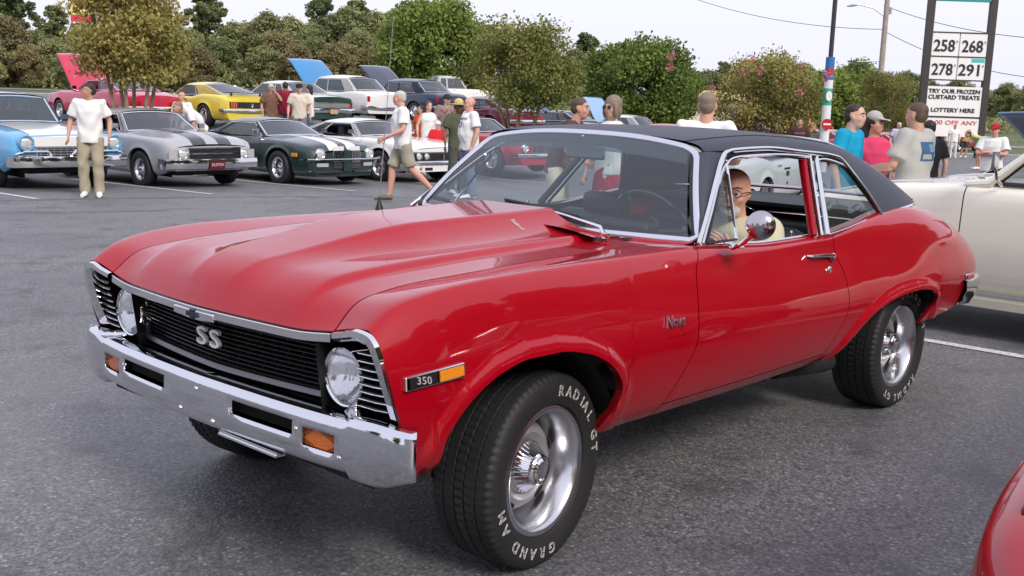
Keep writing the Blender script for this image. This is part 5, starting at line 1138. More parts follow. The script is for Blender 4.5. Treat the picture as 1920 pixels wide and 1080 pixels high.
        mb = MB(); mb.box(((xwb+xrb)/2, 0, T(-1.5)-.22), (abs(xrb-xwb), W*.72, .30)); 
        for x in (-1.7, -2.5): mb.box((x, 0, T(-1.5)+.02), (.16, W*.66, .36))
        mb.obj('interior', interior_black, t)
    # wheels
    for x, st in ((0, g('steer', 0)), (-wb, 0)):
        for k in (1, -1): make_wheel(t, x, k*(hw-.115-g('tuck', 0)), k, R=R, W=g('tw', .21), rim=g('rim', .20), steer=st, style=g('wheel', 'rally'), whitewall=g('ww', False), tread=False, seg=48, matr=g('wheel_mat'))
    for cx in (.02, -wb):
        for k in (-1, 1):
            mb = MB(); mb.grid(np.array([[(cx+(ah+.02)*math.cos(a), y*k, R*.95+(R+.09)*math.sin(a)) for y in (hw*.55, hw*.93)] for a in np.linspace(.15, math.pi-.15, 12)])); mb.add([(cx-ah, hw*.56*k, .2), (cx+ah, hw*.56*k, .2), (cx+ah, hw*.56*k, .8), (cx-ah, hw*.56*k, .8)], [(0, 1, 2, 3)]); mb.obj('wheel_housing', black_flat, t)
    # bumpers
    def bumper(nm, fx, sg, z, h, m, wrap=.25, d=.05, w=.98):
        P = []
        for y in np.linspace(0, 1, 14):
            yy = y*hw*w; xo = fx(min(yy, hw*.84))+sg*d-sg*.05*y**3
            P.append((xo, yy))
        P.append((P[-1][0]-sg*wrap*.5, hw*w+.01)); P.append((P[-2][0]-sg*wrap, hw*w+.012))
        P = [(a, -b) for a, b in P[:0:-1]]+P
        Q = np.array([[(a-sg*.05, b, z+h/2), (a, b, z+h/2), (a+sg*.012, b, z+h*.2), (a+sg*.012, b, z-h*.2), (a, b, z-h/2), (a-sg*.05, b, z-h/2)] for a, b in P]); mb = MB(); mb.grid(Q, flip=sg > 0); return mb.obj(nm, m, t)
    fb = g('fb', (.50, .13)); bumper('front_bumper', nx, 1, fb[0], fb[1], g('bump_mat', chrome), d=g('fbd', .05))
    rb = g('rb', (.50, .13)); bumper('rear_bumper', tx, -1, rb[0], rb[1], g('bump_mat', chrome), d=.05)
    def nbox(nm, y0, y1, z0, z1, o0, o1, m, rear=False, parent=None, bevel=0):
        f = tx if rear else nx; n = 7; Q = []
        for y in np.linspace(y0, y1, n): Q.append([(f(y, o0), y, z0), (f(y, o1), y, z0), (f(y, o1), y, z1), (f(y, o0), y, z1)])
        mb = MB(); mb.grid(np.array(Q), closed_v=True, flip=rear); q0, q1 = Q[0], Q[-1]; mb.add(q0, [(0, 1, 2, 3) if not rear else (3, 2, 1, 0)]); mb.add(q1, [(3, 2, 1, 0) if not rear else (0, 1, 2, 3)]); return mb.obj(nm, m, parent or t, smooth=False)
    for nm, y0, y1, z0, z1, m, o in g('front', []):
        nbox(nm, y0, y1, z0, z1, 0, o, m)
        if nm in ('parking_light', 'amber_lamp', 'side_lamp', 'valance_lamp') and y0*y1 > 0: nbox(nm, -y1, -y0, z0, z1, 0, o, m)
    gr = g('grille')
    if gr:
        yw, z0, z1, nb, nv, gmat, bmat = gr[:7]
        base_ = nbox('grille', -yw, yw, z0, z1, 0, .012, gmat)
        for i in range(nb): z = z0+(z1-z0)*(i+.5)/nb; nbox('grille_bar', -yw, yw, z-.005, z+.005, .012, .028, bmat, parent=base_)
        for i in range(nv): y = -yw+2*yw*(i+.5)/nv; nbox('grille_upright', y-.005, y+.005, z0, z1, .012, .024, bmat, parent=base_)
        if len(gr) > 7:
            for y0, y1, q0, q1 in ((-yw-.015, yw+.015, z1, z1+.018), (-yw-.015, yw+.015, z0-.018, z0), (-yw-.018, -yw, z0, z1), (yw, yw+.018, z0, z1)): nbox('grille_surround', y0, y1, q0, q1, 0, .035, gr[7], parent=base_)
    for (y, z, r) in g('lamps', []):
        for k in (1, -1):
            o = MB(); o.lathe([(r*1.22, -.03), (r*1.22, .02), (r*1.08, .03), (r, .012)], 20, 'x', c=(nx(y)+.01, y*k, z)); o.obj('headlight_ring', g('lamp_ring', chrome), t)
            o = MB(); o.lathe([(r, .010), (r*.7, .024), (r*.3, .03), (.001, .031)], 16, 'x', c=(nx(y)+.01, y*k, z)); o.obj('headlight', head_lens, t)
    for (y0, y1, z0, z1, m) in g('tails', []):
        for k in (1, -1): a, b = sorted((y0*k, y1*k)); nbox('tail_light', a, b, z0, z1, 0, .02, m, rear=True)
    for nm, y0, y1, z0, z1, m, o in g('rear', []): nbox(nm, y0, y1, z0, z1, 0, o, m, rear=True)
    if g('plate'):
        pm = g('plate'); p_ = nbox('licence_plate', -.15, .15, pm[0], pm[0]+.15, .075, .085, pm[1]); nbox('plate_frame', -.16, .16, pm[0]-.01, pm[0]+.16, .07, .074, black_trim, parent=p_)
        if len(pm) > 2:
            v, f = text_mesh(pm[2], .07, extrude=.002); mb = MB(); mb.add([(nx(0, .087)+p[2], p[0], pm[0]+.075+p[1]) for p in v], f); mb.obj('plate_lettering', pm[3], p_, smooth=False)
    if g('mirror', True):
        p = side(.06, .06, 1) if g('closed', True) else (-1, hw*.9, T(-1)); mb = MB(); mb.tube([(p[0], p[1]+.02, p[2]-.02), (p[0]+.02, p[1]+.10, p[2]+.05)], .012, 6); mb.box((p[0]+.02, p[1]+.13, p[2]+.09), (.05, .13, .09)); o = mb.obj('door_mirror', g('frame_mat', chrome), t); mirror_obj(o, t)
    for k in (-1, 1):
        yy, zz = S_(np.array([xd2+.15]), np.array([.74])); mb = MB(); mb.box((xd2+.15, k*(float(yy[0])+.012), float(zz[0])), (.16, .02, .022)); mb.obj('door_handle', chrome, t)
    for f in g('extra', []): f(t, S_, nx, tx, nbox, T, sheet)
    return t
head_lens = mat('head_lamp_glass', (.72, .74, .76), .08, .35, coat=1)
def row_at(px, y):
    """ground point in image column px on the world line y=const"""
    best = None
    for D in np.arange(8, 70, .05):
        p = pix(px, 250, D)
        if p.y <= y: return Vector((p.x, y, gz(p.x, y)))
def mid_at(px, D, rz): p = gpt(px, D); q = Vector((p.x+1.4*math.cos(rz), p.y+1.4*math.sin(rz), p.z+.02)); return q
grey_metal = mat('grey_metal', (.30, .30, .31), .35, .8)
white_pt = mat('stripe_white', (.78, .78, .77), .3, coat=1); black_pt = mat('stripe_black', (.012, .012, .014), .3, coat=1)
W_ = ('white', (.74, .74, .72))
# --- front row, facing the camera: nose px, nose world y
HD_ = rad(90)
def front_row(nosepx, y, fo): p = row_at(nosepx, y); q = Vector((p.x, y-fo, 0)); q.z = gz(q.x, q.y-1.4)+.02; return q
# 1 blue and white 1950s sedan
sky_blue = ('light_blue', (.10, .36, .62)); 
def ford_extra(t, S_, nx, tx, nbox, T, sheet):
    for k in (-1, 1):
        mb = MB(); mb.lathe([(.13, -.10), (.135, .02), (.12, .06), (.10, .055), (.098, .02)], 24, 'x', c=(nx(.72)-.01, .74*k, .80)); mb.obj('headlight_hood', paint(*sky_blue), t)
        mb = MB(); mb.tube([(nx(.6)+.03, .35*k, .60), (nx(.6)+.05, .42*k, .665), (nx(.7)+.03, .80*k, .665), (nx(.7)-.02, .90*k, .62), (nx(.7)+.02, .80*k, .575), (nx(.6)+.05, .42*k, .575), (nx(.6)+.03, .35*k, .60)], .022, 8, cap=False); mb.obj('parking_lamp_bezel', chrome, t)
    mb = MB(); mb.tube([(nx(.2)+.05, -.06, .58), (nx(0)+.10, 0, .66), (nx(.2)+.05, .06, .58), (nx(0)+.06, 0, .46)], .03, 8); mb.obj('bumper_centre_guard', chrome, t)
    mb = MB(); v = []; P = np.array([[(x, y, T(x)-.012*0+.036*(1-(y/.78)**2)+.008) for y in np.linspace(-.60, .60, 15)] for x in np.linspace(.93, -.70, 10)]); mb.grid(P, flip=True); mb.obj('white_hood_panel', white_pt, t)
gx_car('blue_white_sedan', 'sky-blue and white 1950s sedan with whitewall tyres behind the man in the white T-shirt', front_row(131, -14.4, .95), HD_, dict(
    wb=2.93, fo=.95, ro=1.25, W=1.95, R=.355, rim=.20, zl=.28, nosez=.16, paint=sky_blue, roof=('blue_roof', (.10, .24, .33)), H=1.56, gh=(-.95, -1.30, -2.75, -3.35), yb=.80, yr=.66, crown=.035, ww=True, wheel='cap', tw=.18,
    top=[(.95, .80), (.80, .90), (.3, .97), (-.6, 1.02), (-2, 1.03), (-3.2, 1.03), (-3.9, .98), (-4.18, .85)], plan=[(.95, .92), (.8, .97), (0, 1), (-1.4, 1), (-3.5, .98), (-4.18, .88)], pillars=[.05, .48, .52, .88],
    fb=(.50, .17), fbd=.09, grille=(.58, .56, .72, 4, 11, mat('grille_dark_grey', (.05, .05, .055), .6), chrome, chrome), lamps=[(.74, .80, .088)], split=None,  # grille backing plate in one even dark grey
    front=[('hood_lip', -.62, .62, .745, .90, white_pt, .02)], glass=glass_dark, extra=[ford_extra], ah=.42))
# 2 silver coupe with black stripes
silver = ('silver', (.36, .37, .40))
def chev_extra(t, S_, nx, tx, nbox, T, sheet):
    for k in (-1, 1):
        a, b = sorted((k*.73, k*.88)); nbox('parking_light', a, b, .56, .72, 0, .014, mat('clear_lens_grey', (.42, .42, .44), .2, coat=1)); a, b = sorted((k*.54, k*.71)); nbox('headlight_bezel', a, b, .555, .725, 0, .012, chrome)
    nbox('grille_centre_bar', -.52, .52, .645, .665, .02, .045, chrome)
    v, f = text_mesh('SS', .10, extrude=.004, bold=.003); mb = MB(); mb.add([(nx(0, .05)+p[2], p[0], .655+p[1]) for p in v], f); mb.obj('grille_badge', chrome, t, smooth=False)
    v, f = text_mesh('SS', .09, extrude=.003); mb = MB(); yy = S_(np.array([-.45]), np.array([.6]))[0][0]; mb.add([(-.45+p[0], -float(yy)-.006, .62+p[1]) for p in v], f); mb.obj('fender_badge', chrome, t, smooth=False)
gx_car('silver_coupe', 'silver coupe with two black hood stripes, parked beside the blue and white sedan', front_row(396, -14.3, .92), HD_, dict(
    wb=2.84, fo=.92, ro=1.15, W=1.92, nosez=.11, paint=silver, H=1.37, gh=(-.72, -1.28, -2.35, -3.2), stripes=[(-.40, -.12), (.12, .40)], stripe_mat=black_pt, crown=.045, dome=lambda x, y: .035*float(1-sstep(.38, .55, abs(y)))*float(sstep(.9, .3, x)),
    top=[(.92, .76), (.86, .83), (.6, .90), (0, .94), (-.8, .955), (-2, .94), (-3, .96), (-3.8, .90), (-3.99, .80)], fb=(.47, .17), bump_mat=bumper_chrome, fbd=.05, grille=(.52, .56, .745, 7, 0, mat('grille_black2', (.012, .012, .013), .5), mat('grille_bar_dark', (.04, .04, .042), .4), chrome), lamps=[(.625, .64, .078)],
    plate=(.38, mat('plate_maroon', (.10, .01, .015), .4), 'DUTCH', mat('plate_ink', (.7, .6, .6), .5)), extra=[chev_extra], open=True, rim=.19, wheel='rally', ah=.42))
# 3 dark green coupe with white stripes
green = ('dark_green', (.012, .030, .028))
def cam_extra(t, S_, nx, tx, nbox, T, sheet):
    for k in (-1, 1):
        a, b = sorted((k*.45, k*.70)); nbox('fog_lamp', a, b, .40, .47, 0, .03, mat('clear_lens_grey', (.42, .42, .44), .2, coat=1))
        mb = MB(); mb.box((.55, k*.925, .62), (.17, .02, .07)); mb.obj('side_marker', mat('marker_amber2', (.75, .35, .01), .3), t)
        mb = MB(); mb.tube([(nx(.78)-.10, k*.80, .30), (nx(.5)+.03, k*.55, .295), (nx(.2)+.05, k*.15, .30)], [.03, .05, .04], 8, ry=[.04, .02, .02]); mb.obj('front_spoiler', paint(*green), t)
    nbox('lower_grille', -.33, .33, .36, .48, 0, .02, black_trim)
    for i in range(4): nbox('lower_grille_bar', -.33, .33, .375+.03*i, .381+.03*i, .02, .03, chrome)
    nbox('nose_beak', -.10, .10, .30, .72, .012, .06, paint(*green))
    for (a, b) in ((-.34, -.08), (.08, .34)): nbox('nose_stripe', a, b, .70, .80, .0, .02, white_pt)
gx_car('green_coupe', 'very dark green coupe with broad white hood stripes between silver and white coupes', front_row(643, -14.3, .95), HD_, dict(
    wb=2.75, fo=.95, ro=1.05, W=1.88, R=.335, paint=green, H=1.27, zl=.20, gh=(-.62, -1.25, -2.20, -3.25), yb=.80, yr=.60, stripes=[(-.36, -.10), (.10, .36)], stripe_mat=white_pt, crown=.05,
    top=[(.95, .66), (.88, .76), (.55, .84), (0, .89), (-.8, .91), (-2, .88), (-2.8, .93), (-3.5, .86), (-3.8, .76)], plan=[(.95, .80), (.8, .90), (.3, .98), (0, 1), (-1.4, .97), (-2.6, 1), (-3.8, .86)], fb=(.54, .035), fbd=.07, rb=(.5, .08),
    grille=(.33, .51, .70, 5, 9, mat('grille_black2'), chrome, chrome), lamps=[(.62, .65, .088)], lamp_ring=chrome, extra=[cam_extra], wheel='rally', tw=.25, rim=.20, ah=.43, pillars=[.04, .70, .74, .84]))
# 4 white coupe with full-width black grille
def chal_extra(t, S_, nx, tx, nbox, T, sheet):
    nbox('lower_valance', -.80, .80, .27, .40, -.02, .02, white_pt); nbox('grille_upright_centre', -.012, .012, .50, .66, .03, .05, chrome)
    for k in (-1, 1): a, b = sorted((k*.30, k*.50)); nbox('valance_slot', a, b, .30, .36, .02, .03, black_flat); mb = MB(); mb.lathe([(.04, 0), (.03, .02), (.001, .025)], 12, 'x', c=(nx(.62, .05), k*.62, .36)); mb.obj('parking_lamp', mat('amber_pale', (.6, .4, .2), .3), t)
gx_car('white_coupe', 'white coupe with wide black grille and red reflections beside the dark green coupe', front_row(826, -14.2, .95), HD_, dict(
    wb=2.79, fo=.95, ro=1.1, W=1.92, nosez=.05, paint=W_, H=1.30, gh=(-.80, -1.30, -2.30, -3.2), top=[(.95, .74), (.88, .81), (.4, .88), (-.8, .93), (-1.9, .91), (-2.7, .97), (-3.6, .90), (-3.89, .80)], fb=(.46, .07), fbd=.05,
    grille=(.80, .505, .665, 5, 0, mat('grille_black2'), mat('grille_bar_dark'), grey_metal), lamps=[(.66, .60, .070), (.46, .60, .062)], extra=[chal_extra], rim=.21, R=.34, wheel='spoke', open=True, front=[('nose_face', -.85, .85, .69, .75, white_pt, .02)]))
# 5 red fastback-era coupe seen through the windshield
crimson = ('crimson', (.36, .004, .016))
gx_car('crimson_coupe', 'crimson pony coupe seen through the windshield of the red coupe', front_row(1018, -14.0, .85), HD_, dict(
    wb=2.74, fo=.85, ro=1.05, W=1.80, paint=crimson, H=1.30, gh=(-.80, -1.30, -2.30, -3.0), top=[(.85, .74), (.78, .80), (.4, .86), (-.8, .90), (-1.9, .89), (-2.7, .92), (-3.79, .82)], fb=(.46, .08), fbd=.05, grille=(.46, .52, .70, 4, 3, mat('grille_black2'), chrome, chrome), lamps=[(.66, .64, .088)], wheel='spoke', R=.32))
# --- second row, tails towards the camera
HB = rad(-90)
def back_row(tailpx, y, L_, px=None): p = row_at(tailpx, y); q = Vector((p.x, y-L_, 0)); q.z = gz(p.x, y-L_*.3)+.02; return q
pink = ('magenta_red', (.50, .010, .06)); yellow = ('yellow', (.74, .60, .05))
gx_car('pink_red_coupe', 'magenta-red coupe with its hood raised, behind the leftmost crape myrtle', back_row(290, -26.3, 3.95), HB, dict(wb=2.85, fo=.95, ro=1.1, W=1.95, paint=pink, H=1.36, hood_up=rad(48), gh=(-.75, -1.30, -2.35, -3.2), tails=[(.45, .80, .60, .70, red_lens)], top=[(.95, .76), (.8, .86), (0, .93), (-1.9, .92), (-2.7, 1.0), (-3.95, .86)], open=True, rise=.06))
def mach_extra(t, S_, nx, tx, nbox, T, sheet):
    nbox('tail_black_panel', -.72, .72, .58, .76, .0, .012, black_pt, rear=True)
    for k in (-1, 1):
        for i in range(3): a, b = sorted((k*(.50+.07*i), k*(.545+.07*i))); nbox('tail_lamp_bar', a, b, .59, .75, .012, .03, mat('tail_pale_red', (.55, .12, .10), .3), rear=True)
    mb = MB(); mb.lathe([(.05, 0), (.04, .015), (.001, .02)], 16, 'x', c=(tx(0)-.03, 0, .67)); mb.obj('fuel_cap', chrome, t)
    mb = MB(); mb.box((-3.62, 0, 1.02), (.18, 1.35, .02)); 
    for k in (-1, 1): mb.box((-3.60, k*.5, .96), (.08, .03, .10))
    mb.obj('rear_wing', black_pt, t)
    v, f = text_mesh('428', .16, extrude=.002, bold=.004)
gx_car('yellow_fastback', 'bright yellow fastback with black tail panel and rear wing', back_row(470, -24.6, 3.85), HB, dict(wb=2.78, fo=.90, ro=1.05, W=1.86, paint=yellow, H=1.30, gh=(-.75, -1.30, -2.25, -3.45), yb=.80, yr=.60, top=[(.9, .76), (.8, .84), (0, .90), (-1.9, .88), (-2.6, .97), (-3.5, .94), (-3.83, .84)], rb=(.50, .09), extra=[mach_extra], tw=.26, rim=.20, pillars=[.04, .50, .53, .56], wheel='spoke', glass=glass_mat('black_glass', (.05, .05, .06), body=.06)))
def comet_extra(t, S_, nx, tx, nbox, T, sheet):
    nbox('tail_trim_panel', -.84, .84, .60, .74, 0, .012, mat('tail_trim_silver', (.45, .45, .44), .35, .7), rear=True); nbox('licence_plate', -.15, .15, .40, .54, .07, .085, mat('plate_tan', (.5, .35, .18), .5), rear=True)
    for q in (.60, .74): nbox('tail_chrome_strip', -.86, .86, q-.008, q+.008, .012, .025, chrome, rear=True)
gx_car('white_green_coupe', 'white coupe with dark green lower body, its tail behind the group of four men', back_row(614, -24.6, 3.95), HB, dict(wb=2.9, fo=.95, ro=1.2, W=1.95, paint=W_, low=('bottle_green', (.015, .05, .04)), split=.34, H=1.38, gh=(-.8, -1.35, -2.5, -3.15), top=[(.95, .80), (0, .94), (-1.9, .94), (-3.2, .97), (-4.1, .90)], tail_mat=paint('bottle_green', (.015, .05, .04)), tails=[(.72, .84, .61, .73, red_lens)], extra=[comet_extra], ws_glass=glass_dark))
blue55 = ('mid_blue', (.03, .17, .42)); navy = ('navy', (.012, .020, .055))
def hood_ornament(px): pass
S55 = dict(wb=2.92, fo=.90, ro=1.15, W=1.88, R=.345, zl=.30, H=1.54, gh=(-.85, -1.15, -2.75, -3.30), yb=.82, yr=.70, rise=.08, top=[(.90, .92), (.75, .98), (0, 1.02), (-1.8, 1.0), (-2.4, .99), (-3.3, 1.04), (-3.9, 1.02), (-4.07, .92)], plan=[(.9, .94), (0, 1), (-3.5, .98), (-4.07, .90)], pillars=[.05, .38, .41, .80], ah=.41, wheel='cap')
gx_car('white_blue_sedan', 'tall white 1950s hardtop with blue door and its blue hood raised', back_row(722, -25.6, 4.05), HB, {**S55, 'paint': W_, 'roof': W_, 'hood_up': rad(43), 'hood_paint': ('bright_blue', (.015, .20, .46)), 'tails': [(.74, .84, .70, .88, red_lens)]})
gx_car('navy_sedan', 'dark navy 1950s hardtop with raised hood left of the white pickup', back_row(845, -27.0, 4.05), HB, {**S55, 'paint': navy, 'hood_up': rad(40), 'tails': [(.74, .84, .70, .88, red_lens)]})
maroon = ('maroon', (.10, .004, .014)); blackp = ('black', (.012, .014, .017)); iceb = ('ice_blue', (.22, .38, .62)); purple = ('purple', (.16, .06, .17)); orange = ('orange_red', (.55, .16, .05)); slate = ('slate_blue', (.16, .24, .36)); redb = ('signal_red', (.45, .008, .012))
std = dict(top=[(.95, .76), (.8, .85), (0, .92), (-1.9, .90), (-2.7, .98), (-3.95, .84)], W=1.90)
gx_car('maroon_coupe', 'glossy maroon coupe behind the second crape myrtle', back_row(990, -24.4, 3.95), HB, {**std, 'paint': maroon, 'H': 1.36, 'pillars': [.05, .56, .58, .80], 'tails': [(.4, .8, .6, .68, red_lens)]})
gx_car('black_coupe', 'black coupe with a white paper in its window and its hood up', back_row(1128, -25.5, 3.95), HB, {**std, 'paint': blackp, 'H': 1.38, 'hood_up': rad(50), 'hood_paint': ('mid_blue2', (.06, .12, .30))})
gx_car('ice_blue_sedan', 'pale 1950s hardtop with raised ice-blue hood behind the woman in sunglasses', back_row(1238, -27.5, 4.05), HB, {**S55, 'paint': iceb, 'roof': W_, 'hood_up': rad(55)})
def race_extra(t, S_, nx, tx, nbox, T, sheet):
    for k in (-1, 1):
        yy = float(S_(np.array([-1.3]), np.array([.55]))[0][0])+.006
        mb = MB(); mb.prism([(math.cos(a)*.23, math.sin(a)*.23) for a in np.linspace(0, 2*math.pi, 24, endpoint=False)], 0, .004, lambda a, b, h: (-1.3+a, (yy+h)*k, .66+b)); mb.obj('number_roundel', white_pt, t, smooth=False)
        mb = MB(); mb.prism([(math.cos(a)*.14, math.sin(a)*.14) for a in np.linspace(0, 2*math.pi, 24, endpoint=False)], .0045, .008, lambda a, b, h: (-1.3+a, (yy+h)*k, .66+b)); mb.obj('roundel_centre', black_pt, t, smooth=False)
gx_car('red_race_car', 'red stock car with white and black flank and round number panel', mid_at(1232, 38, rad(-78)), rad(-78), {**std, 'paint': redb, 'roof': redb, 'H': 1.34, 'extra': [race_extra], 'wheel': 'cap', 'R': .34})
gx_car('black_yellow_car', 'yellow hood and black bodied car behind the crew-cut man', mid_at(1366, 50, HB), HB, {**std, 'paint': ('yellow_ochre', (.60, .38, .02)), 'roof': blackp, 'H': 1.36})
gx_car('purple_hood_coupe', 'dark red coupe whose raised hood looks purple', mid_at(1440, 43, rad(-100)), rad(-100), {**std, 'paint': ('wine', (.22, .006, .03)), 'H': 1.32, 'hood_up': rad(55), 'hood_paint': purple})
gx_car('orange_hood_coupe', 'red coupe with raised orange hood left of the banner-wrapped pole', mid_at(1535, 42, rad(-105)), rad(-105), {**std, 'paint': redb, 'H': 1.32, 'hood_up': rad(58), 'hood_paint': orange})
gx_car('low_red_coupe', 'low bright red coupe right of the banner-wrapped pole', mid_at(1640, 46, rad(-110)), rad(-110), {**std, 'paint': redb, 'H': 1.24, 'top': [(.95, .66), (0, .80), (-2, .80), (-2.7, .86), (-3.95, .75)]})
gx_car('dark_red_truck', 'dark red parked car behind the far standing group by the price sign', gpt(1768, 64), rad(0), {**std, 'paint': ('ruby', (.28, .01, .03)), 'H': 1.55})
def lav_extra(t, S_, nx, tx, nbox, T, sheet):
    P = sheet(-3.25, -4.04, 8, .03, z0=.006); k = (P[:, :, 1] > -.62) & (P[:, :, 1] < .62); mb = MB(); mb.grid(P[:, 4:9], flip=True); mb.obj('trunk_stripe', white_pt, t); mb = MB(); mb.grid(P[:, 12:17], flip=True); mb.obj('trunk_stripe', white_pt, t)
gx_car('lavender_coupe', 'dusky lavender-blue coupe with white trunk stripes at the left edge', back_row(6, -20.8, 3.95), HB, {**std, 'paint': ('lavender', (.16, .17, .33)), 'H': 1.42, 'extra': [lav_extra]})
# white coupe with lettering seen through the open side window
def let_extra(t, S_, nx, tx, nbox, T, sheet):
    for k in (1, -1):
        for s, z, h, x in (('400', .66, .13, -1.35), ('PERFORMANCE', .75, .05, -1.35), ('PIT', .50, .07, -1.35)):
            v, f = text_mesh(s, h, extrude=.001, bold=.002); mb = MB(); mb.add([(x-p[0]*k, k*(float(S_(np.array([x]), np.array([S_.u_at_z(x, z)]))[0][0])+.004+p[2]), z+p[1]) for p in v], f); mb.obj('door_lettering', ink, t, smooth=False)
pwh = gpt(1418, 20.6)
gx_car('white_lettered_coupe', 'white coupe with black 400 lettering on its door, seen through the open side window', pwh, rad(-168), {**std, 'paint': ('cool_white', (.66, .68, .70)), 'wb': 2.5, 'H': 1.25, 'wheel': 'spoke', 'R': .31, 'extra': [let_extra], 'mirror': False}, group='cars parked in the show rows')
# pickup
pk = gpt(800, 49); pk_t = gx_car('white_pickup', 'white extended-cab pickup truck behind the dark sedans', pk, rad(-138+180+115), dict(wb=3.5, fo=1.0, ro=1.2, W=2.0, R=.39, zl=.42, paint=W_, H=1.95, gh=(-.95, -1.35, -2.65, -2.85), yb=.84, yr=.72, top=[(1.0, 1.08), (.8, 1.16), (-.9, 1.24), (-2.85, 1.24), (-2.95, 1.32), (-4.7, 1.32)], plan=[(1, .93), (0, 1), (-4.7, .99)], pillars=[.05, .62, .68, .90], rah=.45, ah=.46), group=None, cat='pickup truck')
pk_t.location = gpt(893, 64)

# cream roadster to the right, the slate-blue hood behind it, the near red nose
cream_p = ('cream', (.78, .76, .66))
def road_extra(t, S_, nx, tx, nbox, T, sheet):
    for k in (1, -1):
        base = Vector((-1.42, k*.80, T(-1.42)+.01)); top_ = Vector((-1.78, k*.70, T(-1.42)+.36))
        mb = MB(); mb.tube([base+Vector((.16, 0, -.02)), base, base.lerp(top_, .5), top_], [.028, .034, .028, .024], 8); mb.obj('windshield_post', paint(*cream_p), t)
        mb = MB(); mb.tube([base+Vector((-.05, -k*.03, 0)), top_+Vector((-.03, -k*.03, 0))], .012, 6); mb.obj('post_seal', black_trim, t)
        yy = lambda x, u: float(S_(np.array([x]), np.array([u]))[0][0])
        mb = MB(); mb.tube([(x, k*(yy(x, .80)+.004), T(x)-.155) for x in np.linspace(.4, -1.20, 14)], .006, 5); mb.obj('hood_side_seam', black_trim, t)
        mb = MB(); P = np.array([[(x, k*(yy(x, .0)+o), z) for o, z in ((.0, .335), (.095, .325), (.10, .27), (.02, .255))] for x in np.linspace(-.45, -2.6, 14)]); mb.grid(P, flip=k > 0); mb.grid(P, flip=k < 0); mb.obj('running_board', paint(*cream_p), t)
        mb = MB(); mb.tube([(-1.52, k*.86, T(-1.5)), (-1.50, k*.92, T(-1.5)+.05), (-1.49, k*.94, T(-1.5)+.13)], .010, 6); mb.box((-1.49, k*.95, T(-1.5)+.17), (.02, .09, .12)); mb.obj('door_mirror', chrome, t)
        mb = MB(); mb.tube([(x, k*.79, T(x)+.012) for x in np.linspace(-1.45, -2.75, 10)], .022, 8, ry=.014); mb.obj('door_cap', interior_black, t)
        mb = MB(); mb.tube([(x, k*(yy(x, .97)-.03), T(x)+.012) for x in np.linspace(.4, -1.3, 14)], .008, 6); mb.obj('belt_chrome', chrome, t)
    a = Vector((-1.42, .78, T(-1.42)+.02)); mb = MB(); P = np.array([[tuple(Vector((-1.40-.0+.05*(1-v*v), .79*v, T(-1.42)+.01)).lerp(Vector((-1.76+.05*(1-v*v), .69*v, T(-1.42)+.36)), q)) for v in np.linspace(-.97, .97, 13)] for q in (0, .5, 1)]); mb.grid(P); mb.obj('windshield', glass_dark, t)
    mb = MB(); mb.tube([(-1.78+.05*(1-v*v), .70*v, T(-1.42)+.365) for v in np.linspace(-1, 1, 13)], .020, 8); mb.obj('windshield_header', paint(*cream_p), t)
    mb = MB(); mb.box((-2.15, 0, .92), (.16, 1.3, .5)); mb.box((-1.9, 0, .72), (.5, 1.3, .15)); mb.obj('seat', mat('seat_brown', (.10, .075, .055), .6), t, bevel=.05)
    mb = MB(); mb.box((-1.9, 0, .55), (1.3, 1.5, .1)); mb.obj('cabin_floor', black_flat, t)
gx_car('cream_roadster', 'cream-white open roadster standing behind the tail of the red coupe', Vector((-5.86, -.98, gz(-5.9, -1)-.03)), rad(-90), dict(wb=2.9, fo=.50, ro=1.2, W=1.80, R=.35, zl=.36, paint=cream_p, closed=False, xd1=-1.28, xd2=-2.55, top=[(.50, .72), (.2, .84), (-.3, .96), (-.75, 1.06), (-1.4, 1.095), (-2.6, 1.09), (-3.4, 1.06), (-4.1, .85)], plan=[(.50, .84), (.3, .92), (-.8, .985), (-2.4, 1), (-3.6, .96), (-4.1, .80)], gh=(-1.30, -1.6, -2.6, -2.75), extra=[road_extra], crown=.015, mirror=False, lamps=[(.62, .80, .09)], fb=(.5, .10)), group=None, cat='roadster')
# car with the slate-blue hood
SH = rad(-137.9)+math.atan2(-(1962-960), FPX)+math.pi+rad(-32)
tp = pix(1962, 205, 13.5); q = Vector((tp.x-.78*math.cos(SH), tp.y-.78*math.sin(SH), 0)); q.z = gz(q.x, q.y)
gx_car('slate_hood_car', 'car with a raised slate-blue hood at the right edge, behind the cream roadster', q, SH, {**std, 'paint': slate, 'H': 1.4, 'hood_up': rad(30), 'top': [(.95, .80), (.8, .88), (0, .95), (-1.9, .93), (-2.7, .98), (-3.95, .84)]}, group=None)
def nose_extra(t, S_, nx, tx, nbox, T, sheet):
    rp = paint('glossy_red', (.33, .0006, .0075)); c0 = Vector((.80, -.655, .735)); d = Vector((.9, -.25, .30)).normalized(); u = d.cross(Vector((0, 0, 1))).normalized(); w = u.cross(d)
    def ringp(r, o): return [tuple(c0+u*r*math.cos(a)+w*r*1.15*math.sin(a)+d*o) for a in np.linspace(0, 2*math.pi, 32, endpoint=False)]
    mb = MB(); mb.grid(np.array([ringp(r, o) for r, o in ((.150, -.05), (.142, .0), (.130, .012), (.116, .006), (.108, -.03), (.100, -.10))]), closed_v=True); mb.grid(np.array([ringp(r, o) for r, o in ((.150, -.05), (.142, .0), (.130, .012), (.116, .006), (.108, -.03), (.100, -.10))]), closed_v=True, flip=True); mb.obj('headlight_bucket', rp, t)
    mb = MB(); mb.add(ringp(.112, .008), [tuple(range(32)), tuple(range(32))[::-1]]); mb.obj('headlight_recess', black_flat, t, smooth=False)
